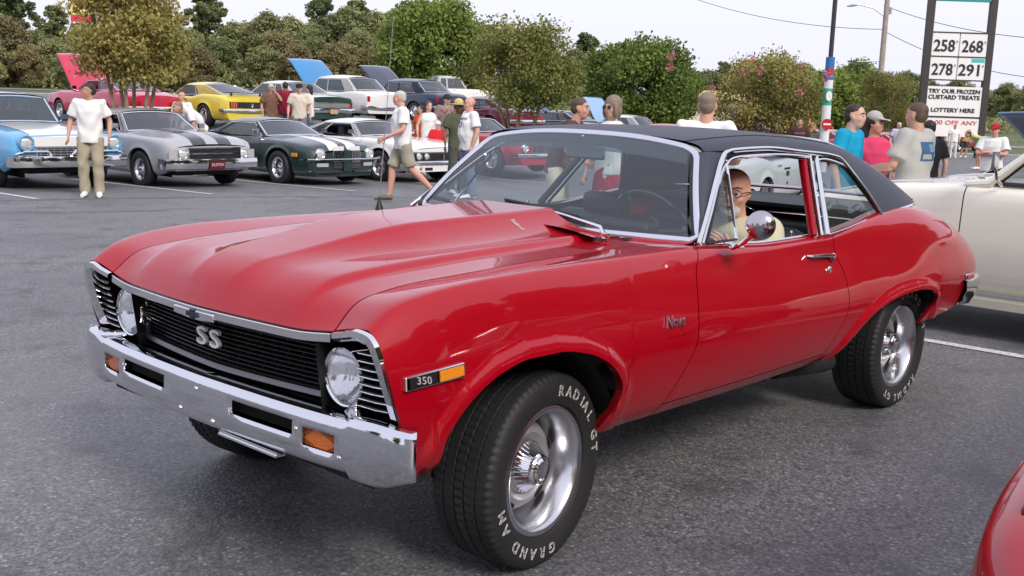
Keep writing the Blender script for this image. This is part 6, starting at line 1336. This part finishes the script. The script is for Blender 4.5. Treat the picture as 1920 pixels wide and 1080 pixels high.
gx_car('red_nose_car', 'glossy red car nose with a deep dark grille opening at the bottom right corner', (-.30, 3.205, 0), 0, dict(wb=2.75, fo=.92, ro=1.1, W=1.84, paint=('glossy_red', (.33, .0006, .0075)), H=1.25, zl=.2, top=[(.92, .70), (.86, .755), (.7, .80), (.3, .87), (-.6, .92), (-1.9, .88), (-2.7, .92), (-3.85, .80)], plan=[(.92, .86), (.84, .92), (.6, .97), (0, 1), (-2.5, 1), (-3.85, .88)], grille=(.72, .42, .655, 6, 0, black_flat, mat('grille_bar_dark'), paint('glossy_red', (.33, .0006, .0075))), fb=(.36, .06), bump_mat=paint('glossy_red', (.33, .0006, .0075)), wheel='rally', mirror=False, extra=[nose_extra]), group=None)
# ================================================================ people
def ellips(mb, c, r, n=14, m=10, rot=None):
    P = []
    for i in range(m+1):
        th = math.pi*(i/m)*.9998+.0001; P.append([(r[0]*math.sin(th)*math.cos(a), r[1]*math.sin(th)*math.sin(a), r[2]*math.cos(th)) for a in np.linspace(0, 2*math.pi, n, endpoint=False)])
    P = np.array(P)
    if rot is not None: P = P @ np.array(rot.to_3x3()).T
    mb.grid(P+np.array(tuple(c)), closed_v=True)
from mathutils import noise as _nz
def blob(name, mb, m, parent, voxel=.014, smooth_it=4, extra=None, folds=0):
    """fuse overlapping closed shapes into one continuous skin"""
    me = bpy.data.meshes.new(name); me.from_pydata(mb.v, [], mb.f); o = bpy.data.objects.new(name, me); C.objects.link(o)
    b = bmesh.new(); b.from_mesh(me); bmesh.ops.remove_doubles(b, verts=b.verts, dist=1e-5); bmesh.ops.recalc_face_normals(b, faces=b.faces); b.to_mesh(me); b.free()
    r = o.modifiers.new('r', 'REMESH'); r.mode = 'VOXEL'; r.voxel_size = voxel
    s = o.modifiers.new('s', 'SMOOTH'); s.iterations = smooth_it; s.factor = .5
    bpy.context.view_layer.update(); ev = o.evaluated_get(bpy.context.evaluated_depsgraph_get()); me2 = bpy.data.meshes.new_from_object(ev)
    bpy.data.objects.remove(o); bpy.data.meshes.remove(me)
    if extra and extra.v:
        b = bmesh.new(); b.from_mesh(me2); t = bpy.data.meshes.new('x'); t.from_pydata(extra.v, [], extra.f); b.from_mesh(t); bpy.data.meshes.remove(t); b.to_mesh(me2); b.free()
    if folds:
        n = len(me2.vertices); co = np.empty(n*3, np.float32); no = np.empty(n*3, np.float32); me2.vertices.foreach_get('co', co); me2.vertices.foreach_get('normal', no); co = co.reshape(-1, 3); no = no.reshape(-1, 3)
        ph = len(name) % 7+n*.013; x, y, z = co.T.astype(float); w1 = np.sin(9*x+6*np.sin(5*z+ph)+17*y+ph)+.8*np.sin(23*z+7*np.sin(8*y+ph)+5*x)+.6*np.sin(31*y-19*z+4*np.sin(9*x+ph)); co += no*(folds*(w1-.2))[:, None].astype(np.float32); me2.vertices.foreach_set('co', co.ravel())
    me2.name = name; me2.materials.clear(); me2.materials.append(m); me2.polygons.foreach_set('use_smooth', [True]*len(me2.polygons)); me2.update()
    return link(bpy.data.objects.new(name, me2), parent)
def cloth(name, col, rough=.85, **k): return mat('cloth_'+name, col, rough, bump=.5, bscale=9, spec=.2, **k)
skin_m = {'light': mat('skin_light', (.62, .38, .29), .5, spec=.3), 'tan': mat('skin_tan', (.52, .30, .21), .5, spec=.3), 'red': mat('skin_ruddy', (.62, .33, .25), .5, spec=.3), 'dark': mat('skin_brown', (.20, .10, .065), .5, spec=.3)}
hair_m = {'dark': mat('hair_dark', (.030, .020, .015), .6, bump=.8, bscale=60), 'brown': mat('hair_brown', (.09, .055, .035), .6, bump=.8, bscale=60), 'grey': mat('hair_grey', (.50, .48, .46), .7, bump=.8, bscale=60), 'sandy': mat('hair_sandy', (.22, .17, .12), .6, bump=.8, bscale=60), 'black': mat('hair_black', (.012, .010, .010), .5, bump=.8, bscale=60)}
def person(label, loc, rz, h=1.75, skin='light', shirt=('tee', 'white', (.78, .78, .77)), pants=('long', 'khaki', (.42, .36, .27)), shoes=('white_shoe', (.75, .75, .74)), hair='brown', J=None, near=False, build=1.0, head_turn=0, hat=None, glasses=None, group='people walking among the cars', belly=0, extra=None, female=False, barefoot=False, beard=None, shave=False):
    t = thing('person', label, 'person', loc, rz, group); s = h/1.75; t.scale = (s, s, s); vx = .013 if near else .022
    j = dict(pel=(0, 0, .93), wai=(0, 0, 1.10), che=(0, 0, 1.30), nek=(-.005, 0, 1.47), hed=(.02, 0, 1.612), sw=.185 if not female else .16, el=((-.03, .27, 1.15), (-.03, -.27, 1.15)), ha=((.05, .28, .90), (.05, -.28, .90)), kn=((.03, .11, .51), (.03, -.11, .51)), an=((-.02, .12, .09), (-.02, -.12, .09)), toe=((.20, .14, .03), (.20, -.14, .03)))
    if J: j.update(J)
    V = lambda p: Vector(p); pel, wai, che, nek, hed = [V(j[k]) for k in ('pel', 'wai', 'che', 'nek', 'hed')]
    up = (nek-pel).normalized(); shc = che.lerp(nek, .72); sh = [shc+Vector((0, j['sw']*k, 0)) for k in (1, -1)]; hip = [pel+Vector((0, .09*k, -.02)) for k in (1, -1)]
    el, ha, kn, an, toe = [[V(p) for p in j[k]] for k in ('el', 'ha', 'kn', 'an', 'toe')]; b = build
    Hm = Matrix.Translation(hed) @ Matrix.Rotation(rad(head_turn), 4, 'Z')
    hp = lambda x, y, z: Hm @ Vector((x, y, z))
    sm = skin_m[skin]
    # skin: one continuous figure
    mb = MB(); T_ = lambda pts, r, ry=None, n=12, u=(1, 0, 0): mb.tube(pts, r, n, ry=ry, up=u)
    T_([pel+up*-.08, pel, wai, che, shc, shc+up*.04], [.13*b, .150*b, .130*b, .145*b, .115*b, .06], [.10*b, .100*b, .09*b, .10*b, .075*b, .055])
    T_([sh[0]*.9+shc*.1-up*.012, sh[1]*.9+shc*.1-up*.012], [.040*b, .040*b], u=(0, 0, 1)); T_([shc, nek, nek.lerp(hed, .5)], [.065, .055*b, .055*b]); 
    ellips(mb, hp(-.012, 0, .035), (.098, .077, .080)); ellips(mb, hp(.012, 0, -.02), (.078, .064, .095)); ellips(mb, hp(.035, 0, -.075), (.048, .045, .042)); 
    ellips(mb, hp(.088, 0, -.018), (.020, .014, .026)); ellips(mb, hp(.080, 0, -.062), (.016, .026, .012)); ellips(mb, hp(.072, 0, .022), (.020, .05, .012))
    for k in (1, -1): ellips(mb, hp(-.005, .076*k, -.005), (.018, .012, .030)); ellips(mb, hp(.055, .038*k, -.025), (.028, .025, .025))
    fx = MB()
    for i in (0, 1):
        k = 1-2*i
        T_([sh[i]*.9+shc*.1-up*.01, sh[i].lerp(el[i], .5), el[i]], [.043*b, .042*b, .035*b]); T_([el[i], el[i].lerp(ha[i], .35), ha[i]], [.037*b, .038*b, .024]); 
        d = (ha[i]-el[i]).normalized(); pc = ha[i]+d*.045; sd = d.cross(Vector((0, k, 0))); sd = sd.normalized() if sd.length > .1 else Vector((1, 0, 0)); pn = d.cross(sd).normalized()
        T_([ha[i]-d*.01, pc, ha[i]+d*.085], [.022, .036, .034], [.018, .018, .014], u=tuple(pn))
        for q in range(4):
            o_ = sd*(.027-.018*q); L_ = (.070, .080, .074, .060)[q]; a0 = ha[i]+d*.075+o_; a1 = a0+d*L_*.5+pn*(-.006*1); a2 = a1+(d*.8-pn*.5*(-1 if i else 1)*-1).normalized()*L_*.45; fx.tube([a0, a1, a2], [.0098, .0088, .0070], 6)
        a0 = ha[i]+d*.02+sd*.024; fx.tube([a0, a0+d*.03+sd*.026, a0+d*.062+sd*.034], [.012, .0105, .0085], 6)
        T_([hip[i], hip[i].lerp(kn[i], .5), kn[i]], [.085*b, .072*b, .052*b]); T_([kn[i], kn[i].lerp(an[i], .35)+Vector((-.012, 0, 0)), an[i]], [.052*b, .055*b, .034]); T_([an[i]+Vector((0, 0, -.02)), an[i].lerp(toe[i], .5)+Vector((0, 0, .0)), toe[i]], [.036, .036, .032], [.03, .026, .018], u=(0, 0, 1))
    blob('body', mb, sm, t, vx, 3, fx)
    # face details
    em = mat('eye_dark', (.02, .015, .012), .2); ew = mat('eye_white', (.6, .58, .55), .3); lipm = mat('lip', (.34, .11, .09), .5)
    if near or True:
        for k in (1, -1):
            if glasses != 'sun':
                e_ = MB(); ellips(e_, hp(.078, .031*k, .004), (.008, .013, .006), 10, 6); e_.obj('eye', ew, t); e_ = MB(); ellips(e_, hp(.086, .031*k, .004), (.005, .006, .006), 8, 6); e_.obj('pupil', em, t)
        e_ = MB(); ellips(e_, hp(.089, 0, -.056), (.007, .024, .006), 10, 6); e_.obj('mouth', lipm, t)
        if hair:
            e_ = MB(); 
            for k in (1, -1): e_ = MB(); e_.tube([hp(.090, .014*k, .026), hp(.088, .036*k, .032), hp(.074, .056*k, .026)], [.004, .005, .003], 6); e_.obj('eyebrow', hair_m[hair if hair != 'bald' else 'brown'], t)
    if glasses:
        gmm = mat('glasses_frame', (.03, .03, .035), .3) if glasses == 'sun' else mat('glasses_wire', (.35, .3, .25), .3, 1)
        for k in (1, -1):
            e_ = MB(); Pn_ = [hp(.100, .034*k+.024*math.cos(a), .003+.018*math.sin(a)) for a in np.linspace(0, 2*math.pi, 16)]; e_.tube(Pn_, .0018, 5, cap=False); e_.obj('glasses_rim', gmm, t)
            e_ = MB(); e_.add([hp(.099, .034*k+.023*math.cos(a), .003+.017*math.sin(a)) for a in np.linspace(0, 2*math.pi, 16, endpoint=False)], [tuple(range(16))]); e_.obj('glasses_lens', black_pt if glasses == 'sun' else glass, t)
            e_ = MB(); e_.tube([hp(.098, .056*k, .006), hp(.05, .080*k, .010), hp(-.01, .088*k, .004)], .0025, 5); e_.obj('glasses_temple', gmm, t)
    if beard:
        bb = MB(); ellips(bb, hp(.036, 0, -.080), (.052, .052, .044)); ellips(bb, hp(.06, 0, -.045), (.036, .040, .012)); blob('beard', bb, hair_m[beard], t, .012, 1)
    hm = hair_m.get(hair)
    if hair and hair != 'bald':
        hb_ = MB()
        if female and hair == 'sandy': # bob
            ellips(hb_, hp(-.022, 0, .045), (.108, .095, .098)); ellips(hb_, hp(-.03, 0, -.03), (.085, .098, .10))
            for k in (1, -1): ellips(hb_, hp(.025, .078*k, -.03), (.045, .024, .085))
        elif female: ellips(hb_, hp(-.025, 0, .035), (.104, .088, .096)); ellips(hb_, hp(-.07, 0, -.07), (.055, .085, .15))
        else: 
            f = .6 if shave else 1.0
            ellips(hb_, hp(-.018, 0, .046), (.092+.006*f, .075+.006*f, .070+.006*f)); ellips(hb_, hp(-.048, 0, .0), (.060+.004*f, .070+.006*f, .070))
        blob('hair', hb_, hm, t, .012 if near else .018, 2)
    if hat:
        kind, hc = hat; hmm = cloth('hat_%s_%d_%d' % (kind, hc[0]*100, hc[1]*100), hc); hb_ = MB()
        if kind == 'cap': ellips(hb_, hp(-.012, 0, .062), (.108, .090, .078)); hb_.tube([hp(.07, 0, .052), hp(.13, 0, .046), hp(.175, 0, .034)], [.075, .068, .045], 14, ry=[.008, .007, .006], up=(0, 0, 1)); blob('cap', hb_, hmm, t, .012, 1)
        else: ellips(hb_, hp(0, 0, .085), (.100, .088, .075)); hb_.lathe([(.001, .0), (.19, -.012), (.19, .0), (.001, .012)], 24, 'z', c=tuple(hp(0, 0, .055))); hb_.obj('straw_hat', hmm, t)
    # shirt
    kind, cn, cc = shirt; cm = cloth(cn, cc); mb = MB(); sm_ = 1.12*b
    zb_ = {'tee': -.10, 'tucked': .0, 'tank': -.04, 'polo': -.08, 'long': -.08}[kind]
    bel = belly
    T_([pel+up*zb_, pel+up*.04, wai+Vector((bel*.5, 0, 0)), che+Vector((bel*.2, 0, 0)), shc, shc+up*.045], [.168*sm_, .166*sm_, .155*sm_+bel*.3, .170*sm_, .152*sm_, .090], [.120*sm_, .120*sm_, .115*sm_+bel*.6, .122*sm_+bel*.2, .098*sm_, .07], n=20)
    if female and kind != 'x': 
        for k in (1, -1): ellips(mb, che+Vector((.085, .07*k, .0)), (.06, .065, .06))
    if kind != 'tank':
        T_([sh[0]+Vector((0, -.005, .0)), sh[1]+Vector((0, .005, 0))], [.066*b, .066*b], u=(0, 0, 1)); ellips(mb, sh[0], (.069*b,)*3); ellips(mb, sh[1], (.069*b,)*3)
        for i in (0, 1): f = .72 if kind != 'long' else .98; T_([sh[i], sh[i].lerp(el[i], f*.5), sh[i].lerp(el[i], f)], [.068*b, .072*b, .080*b])
        if kind == 'long':
            for i in (0, 1): T_([el[i], el[i].lerp(ha[i], .9)], [.055, .042])
    else:
        for k in (1, -1): T_([shc+Vector((.03, .10*k, -.05)), shc+Vector((0, .11*k, .052)), shc+Vector((-.05, .10*k, -.05))], .028, .02)
    blob('shirt', mb, cm, t, vx, 2, folds=.0042)
    # trousers / shorts / skirt
    kind, cn, cc = pants; pm = cloth(cn, cc); mb = MB()
    T_([pel+up*-.10, pel, pel+up*.10], [.170*b, .172*b, .155*b], [.125*b, .122*b, .112*b], n=16)
    if kind == 'skirt': T_([pel+up*.08, pel+up*-.12, pel+up*-.46], [.15, .19, .24], [.12, .15, .19], n=20)
    else:
        for i in (0, 1):
            if kind == 'long': T_([hip[i], hip[i].lerp(kn[i], .5), kn[i], kn[i].lerp(an[i], .5)+Vector((-.008, 0, 0)), an[i]+Vector((-.01, 0, -.03))], [.105*b, .096*b, .082*b, .078*b, .076*b])
            else: T_([hip[i], hip[i].lerp(kn[i], .5), hip[i].lerp(kn[i], .93)], [.108*b, .102*b, .098*b])
    blob('trousers' if kind == 'long' else kind, mb, pm, t, vx, 2, folds=.0042)
    sn, scol = shoes; shm = mat('shoe_'+sn, scol, .5)
    for i in (0, 1):
        mb = MB(); hl = an[i]+Vector((-.055, 0, -.045)); mb.tube([hl, an[i]+Vector((0, 0, -.03)), an[i].lerp(toe[i], .55)+Vector((0, 0, -.008)), toe[i]+Vector((.02, 0, 0))], [.036, .046, .050, .030], 12, ry=[.034, .048, .036, .018], up=(0, 0, 1)); mb.obj('shoe' if 'sandal' not in sn else 'sandal', shm, t)
    if extra: extra(t, V, j, shc, pel, hp, ha, che)
    return t
def hdg(px, delta): return rad(-137.9)-math.atan2(px-960, FPX)+math.pi+rad(delta)
def pp(label, px, D, top, delta, **k):
    g = gpt(px, D); h = (pix(px, top, D).z-g.z); f = k.pop('hf', 1.0); h = min(1.95, max(1.1, h*f))
    px0 = px
    for _ in range(4):      # the picture is tilted, so a standing person leans in it: put the head, not the feet, in the column
        d = g+Vector((0, 0, h*.93))-CAMP; col = 960+FPX*d.dot(R2)/d.dot(Fv); px0 -= col-px; g = gpt(px0, D)
    return person(label, g, hdg(px, delta), h=h*1.0, **k)
from mathutils.bvhtree import BVHTree
def on_shirt(t, back=False):
    o = [c for c in t.children if c.name.split('.')[0] == 'shirt'][0]; tr = BVHTree.FromPolygons([v.co for v in o.data.vertices], [list(q.vertices) for q in o.data.polygons]); k = -1 if back else 1
    def f(y, z, off=.004):
        h_ = tr.ray_cast(Vector((k*1.0, y, z)), Vector((-k, 0, 0))); return ((h_[0].x if h_[0] is not None else k*.12)+k*off, y, z)
    return f
def shirt_logo(txt, m, x, z, hgt, back=False, y=0):
    def f(t, V, j, shc, pel, hp, ha, che):
        v, fc = text_mesh(txt, hgt, extrude=.001, bold=.002); k = -1 if back else 1; mb = MB(); F_ = on_shirt(t, back); mb.add([F_((y+p[0])*(1 if not back else -1), z+p[1]) for p in v], fc); mb.obj('shirt_print', m, t, smooth=False)
    return f
khaki = ('khaki', (.40, .35, .26)); blue_ink = mat('print_blue', (.10, .22, .42), .7); pinkp = mat('print_pink', (.55, .12, .25), .7); redp = mat('print_red', (.5, .04, .05), .7)
pp('man in white T-shirt and baggy khaki trousers standing before the blue and white sedan', 166, 16.4, 153, -12, hair='dark', skin='tan', near=True, head_turn=-65, pants=('long', *khaki), build=1.04, J=dict(el=((-.04, .29, 1.16), (-.05, -.29, 1.16)), ha=((.10, .30, .93), (.08, -.30, .93)), an=((-.02, .10, .09), (-.02, -.10, .09)), toe=((.20, .15, .03), (.21, -.10, .03))))
def sandals(t, V, j, shc, pel, hp, ha, che):
    pass
pp('grey-haired man in white shirt, khaki shorts and sandals striding left past parked cars', 757, 17.7, 168, -84, hair='grey', skin='red', near=True, pants=('shorts', 'khaki_shorts', (.36, .33, .26)), shoes=('sandal_brown', (.12, .10, .07)), belly=.05, build=1.05, shirt=('tee', 'white_print', (.78, .78, .78)), J=dict(che=(.03, 0, 1.30), nek=(.03, 0, 1.47), hed=(.07, 0, 1.612), kn=((-.12, .10, .53), (.16, -.09, .52)), an=((-.50, .10, .16), (.20, -.09, .09)), toe=((-.33, .11, .03), (.42, -.10, .03)), el=((.02, .27, 1.14), (.0, -.27, 1.13)), ha=((.28, .24, 1.02), (.26, -.25, .98))))
pp('man in brown shirt with a hand at his face, leftmost of the group of four', 508, 28.8, 156, 30, hair='grey', skin='tan', shirt=('tee', 'brown', (.17, .09, .06)), pants=('long', 'jeans', (.16, .20, .30)), J=dict(ha=((.12, .05, 1.55), (.05, -.28, .90)), el=((.15, .24, 1.28), (-.03, -.27, 1.15))), group='group of four men behind the green coupe', build=1.1)
pp('man in a maroon shirt with his back turned, second of the group of four', 535, 29.3, 152, 165, hair='dark', skin='dark', shirt=('tee', 'maroon', (.22, .015, .04)), pants=('long', 'grey_pants', (.22, .20, .22)), group='group of four men behind the green coupe', build=1.12)
pp('man in beige polo shirt and black cap, third of the group of four', 561, 28.5, 156, 0, hair='dark', shirt=('polo', 'beige', (.62, .55, .46)), pants=('long', 'grey_pants', (.30, .30, .31)), hat=('cap', (.02, .02, .025)), group='group of four men behind the green coupe', build=1.05)
pp('person with long black hair and a white T-shirt, rightmost of the group of four', 580, 29.2, 158, -100, hair='black', skin='tan', female=True, pants=('long', 'jeans_dark', (.08, .12, .22)), group='group of four men behind the green coupe')
pp('bald man in white looking down behind the silver coupe', 341, 26.6, 170, -30, hair='bald', skin='red', shirt=('tee', 'white', (.78, .78, .77)), group=None)
pp('man in a white shirt bending over between the silver and green coupes', 372, 23.6, 178, -60, hair='sandy', skin='tan', J=dict(wai=(.05, 0, 1.06), che=(.20, 0, 1.17), nek=(.33, 0, 1.24), hed=(.45, 0, 1.30), el=((.26, .27, .98), (.26, -.27, .98)), ha=((.40, .26, .80), (.40, -.26, .80))), hf=1.2, group=None)
G6 = 'knot of six people behind the white coupe'
pp('person in an orange shirt partly hidden, leftmost of the knot of six', 789, 27.0, 196, -40, hair='dark', female=True, skin='tan', shirt=('tee', 'orange', (.60, .10, .02)), group=G6)
pp('dark-haired woman in a white top holding still, second of the knot of six', 804, 26.2, 188, 20, hair='brown', female=True, shirt=('tank', 'white_top', (.74, .74, .72)), pants=('long', 'white_trousers', (.6, .6, .58)), group=G6)
pp('child in a red shirt and white cap among the knot of six', 821, 25.2, 206, 15, hair='brown', shirt=('tee', 'red', (.55, .02, .03)), pants=('shorts', 'red_shorts', (.40, .02, .03)), hat=('cap', (.72, .72, .72)), group=G6, hf=.85)
pp('man in grey shirt with red print and dark cap behind the child in red', 838, 26.8, 176, 20, hair='dark', shirt=('tee', 'taupe', (.24, .19, .18)), hat=('cap', (.03, .03, .035)), group=G6, extra=shirt_logo('XX', redp, .165, 1.30, .26), build=1.15)
pp('dark-skinned man in green shirt and straw hat beside the bald man in white', 859, 20.2, 186, 30, hair='black', skin='dark', shirt=('tee', 'olive', (.085, .10, .06)), pants=('long', 'dark_olive', (.09, .09, .08)), hat=('straw', (.55, .45, .20)), group=G6, J=dict(el=((-.02, .27, 1.15), (-.02, -.27, 1.15)), ha=((.22, .18, 1.10), (.05, -.28, .90))))
pp('bald stocky man in jeans and white T-shirt with pink print near the windshield', 882, 19.0, 180, -68, hair='bald', skin='red', near=True, shirt=('tee', 'white', (.78, .78, .77)), pants=('long', 'jeans', (.14, .19, .32)), build=1.14, belly=.05, group=G6, extra=lambda t, V, j, shc, pel, hp, ha, che: (shirt_logo('CORVETTE', mat('print_dark', (.05, .04, .06), .7), .185, 1.36, .055)(t, V, j, shc, pel, hp, ha, che), shirt_logo('O', pinkp, .19, 1.26, .16)(t, V, j, shc, pel, hp, ha, che)))
pp('man in brown shirt and cream shorts leaning over behind the black roof', 1050, 11.6, 176, 74, hair='brown', skin='red', near=True, shirt=('tee', 'brown_dark', (.10, .055, .05)), pants=('shorts', 'cream_shorts', (.55, .53, .42)), J=dict(wai=(.04, 0, 1.09), che=(.13, 0, 1.27), nek=(.19, 0, 1.42), hed=(.235, 0, 1.565), el=((.20, .26, 1.08), (.18, -.26, 1.08)), ha=((.38, .20, 1.0), (.36, -.22, 1.0))), hf=1.02, group=None)
def flowers_(t, V, j, shc, pel, hp, ha, che):
    rr = random.Random(3); mb = MB()
    for k in range(26):
        a = rr.uniform(0, 2*math.pi); z = rr.uniform(.50, .95); R1 = .165+(.93-z)*.17; R0 = R1*.80; c = Vector((R0*1.03*math.cos(a), R1*1.03*math.sin(a), z)); n = Vector((math.cos(a)/R0, math.sin(a)/R1, .3)).normalized(); tx_ = n.cross(Vector((0, 0, 1))).normalized(); ty = n.cross(tx_)
        mb.add([c+n*.008+(tx_*math.cos(b)+ty*math.sin(b))*(.036 if q % 2 else .012) for q, b in enumerate(np.linspace(0, 2*math.pi, 10, endpoint=False))], [tuple(range(10))])
    mb.obj('flower_print', white_pt, t, smooth=False, kind='stuff')
pp('woman with bobbed hair, sunglasses, white top and red flowered skirt', 1150, 11.2, 178, -28, hair='sandy', female=True, skin='light', near=True, glasses='sun', shirt=('tank', 'white_top', (.74, .74, .72)), pants=('skirt', 'red_skirt', (.38, .015, .05)), extra=flowers_, group=None, head_turn=-10)
pp('sunburnt crew-cut man in white T-shirt seen from behind over the black roof', 1326, 8.9, 168, 175, hair='sandy', skin='red', near=True, shirt=('tee', 'white', (.78, .78, .77)), build=1.05, group=None, shave=True, J=dict(el=((.05, .28, 1.16), (.05, -.28, 1.16)), ha=((.24, .06, 1.12), (.24, -.06, 1.15))))
pp('man in a dark printed T-shirt sitting by the far red cars', 1500, 29.0, 219, 5, hair='dark', skin='tan', shirt=('tee', 'dark_brown', (.07, .03, .03)), group=None, hf=1.0, build=1.15, extra=shirt_logo('RACING', mat('print_pale', (.45, .35, .35), .7), .165, 1.32, .07))
pp('short-haired man in a turquoise T-shirt in profile, facing the man in grey', 1596, 9.9, 190, 70, hair='dark', skin='light', near=True, shirt=('tee', 'turquoise', (.01, .30, .50)), group='talking trio behind the trunk', shave=True, J=dict(nek=(.01, 0, 1.47), hed=(.045, 0, 1.610)))
def bottle_(t, V, j, shc, pel, hp, ha, che):
    mb = MB(); c = ha[0]+Vector((.06, 0, .02)); mb.lathe([(.001, -.09), (.032, -.088), (.034, .03), (.014, .075), (.014, .10), (.001, .101)], 14, 'z', c=tuple(c)); mb.obj('drink_bottle', mat('drink_amber', (.25, .06, .02), .2, coat=1), t)
pp('woman in a pink tank top and grey cap holding a drink bottle', 1640, 10.6, 207, 15, hair='dark', female=True, skin='red', near=True, hat=('cap', (.42, .41, .38)), shirt=('tank', 'pink', (.68, .06, .15)), build=1.12, head_turn=50, group='talking trio behind the trunk', J=dict(el=((.0, .28, 1.15), (-.02, -.27, 1.15)), ha=((.22, .20, 1.10), (.10, -.26, .92))), extra=bottle_)
def back_print(t, V, j, shc, pel, hp, ha, che):
    F_ = on_shirt(t, True)
    def patch(y0, y1, z0, z1, m, nm, off): mb = MB(); P = np.array([[F_(y, z, off) for y in np.linspace(y0, y1, 9)] for z in np.linspace(z0, z1, 9)]); mb.grid(P); mb.grid(P, flip=True); return mb.obj(nm, m, t)
    patch(-.115, .115, 1.21, 1.38, blue_ink, 'shirt_print', .004); patch(-.10, .02, 1.29, 1.36, mat('print_sky', (.30, .48, .70), .7), 'shirt_print_block', .007); patch(-.02, .10, 1.225, 1.27, mat('print_pale2', (.60, .63, .62), .7), 'shirt_print_block', .007)
pp('man in loose grey T-shirt with blue back print, rightmost of the talking trio', 1722, 9.5, 188, -118, hair='brown', skin='tan', near=True, shirt=('tee', 'heather_grey', (.40, .40, .38)), build=1.12, shave=True, group='talking trio behind the trunk', J=dict(el=((.05, .29, 1.15), (.05, -.29, 1.15)), ha=((.33, .20, 1.12), (.33, -.20, 1.10))), extra=back_print)
pp('dark-haired person in black standing close behind the man in grey', 1743, 13.0, 222, -150, hair='black', shirt=('tee', 'black', (.015, .015, .018)), group=None)
pp('heavy man in a lavender T-shirt and pale jeans standing alone on the tarmac', 1686, 39.0, 228, 25, hair='grey', skin='red', shirt=('tee', 'lavender', (.52, .48, .62)), pants=('long', 'pale_jeans', (.38, .46, .58)), build=1.15, belly=.05, group=None)
GF = 'far group standing below the price sign'
for px, D, tp_, dl, sk, shn, pn, lb in ((1768, 56, 229, 10, 'tan', ('tee', 'black', (.015, .015, .018)), ('shorts', 'dark_shorts', (.06, .06, .07)), 'person in black, leftmost of the far group below the price sign'), (1779, 55, 233, -20, 'tan', ('tee', 'white', (.78, .78, .77)), ('shorts', 'pale_shorts', (.6, .6, .58)), 'person in white and pale shorts, second of the far group'), (1791, 54, 233, 15, 'red', ('tee', 'white', (.78, .78, .77)), ('long', 'white_trousers', (.6, .6, .58)), 'man in white shirt and white trousers, middle of the far group'), (1812, 55, 232, -10, 'tan', ('tee', 'mustard', (.60, .32, .10)), ('shorts', 'dark_shorts', (.06, .06, .07)), 'man in a mustard-orange shirt and dark shorts, rightmost of the far group')):
    pp(lb, px, D, tp_, dl, hair='brown', skin=sk, shirt=shn, pants=pn, build=1.12, group=GF)
pp('man in red cap and white T-shirt with folded arms before the slate-blue hood', 1866, 19.5, 231, -10, hair='dark', skin='red', shirt=('tee', 'white', (.78, .78, .77)), hat=('cap', (.42, .02, .03)), build=1.12, near=True, group=None, J=dict(el=((.10, .27, 1.16), (.10, -.27, 1.16)), ha=((.22, -.06, 1.20), (.22, .06, 1.16))))
pp('person in yellow shirt and dark shorts bending forward beside the man in red cap', 1841, 42, 246, -70, hair='dark', skin='tan', shirt=('tee', 'pale_yellow', (.60, .60, .25)), pants=('shorts', 'dark_shorts', (.06, .06, .07)), group=None, J=dict(wai=(.05, 0, 1.06), che=(.2, 0, 1.17), nek=(.33, 0, 1.22), hed=(.45, 0, 1.26)), hf=1.25)
# driver of the red coupe
drv = person('grey-bearded driver with glasses and cream shirt at the wheel of the red coupe', (-1.80, .41, -.395), 0, h=1.72, skin='red', near=True, hair='bald', beard='grey', glasses='wire', head_turn=22, shirt=('polo', 'cream_shirt', (.60, .56, .40)), pants=('long', 'jeans', (.14, .19, .32)), group=None,
    J=dict(pel=(.05, 0, .93), wai=(.0, 0, 1.08), che=(-.04, 0, 1.27), nek=(-.02, 0, 1.42), hed=(.02, 0, 1.548), kn=((.48, .14, .98), (.48, -.14, .98)), an=((.72, .14, .90), (.72, -.14, .90)), toe=((.86, .15, .90), (.86, -.15, .90)), el=((.14, .30, 1.08), (.14, -.26, 1.08)), ha=((.34, .20, 1.30), (.36, -.14, 1.28))))
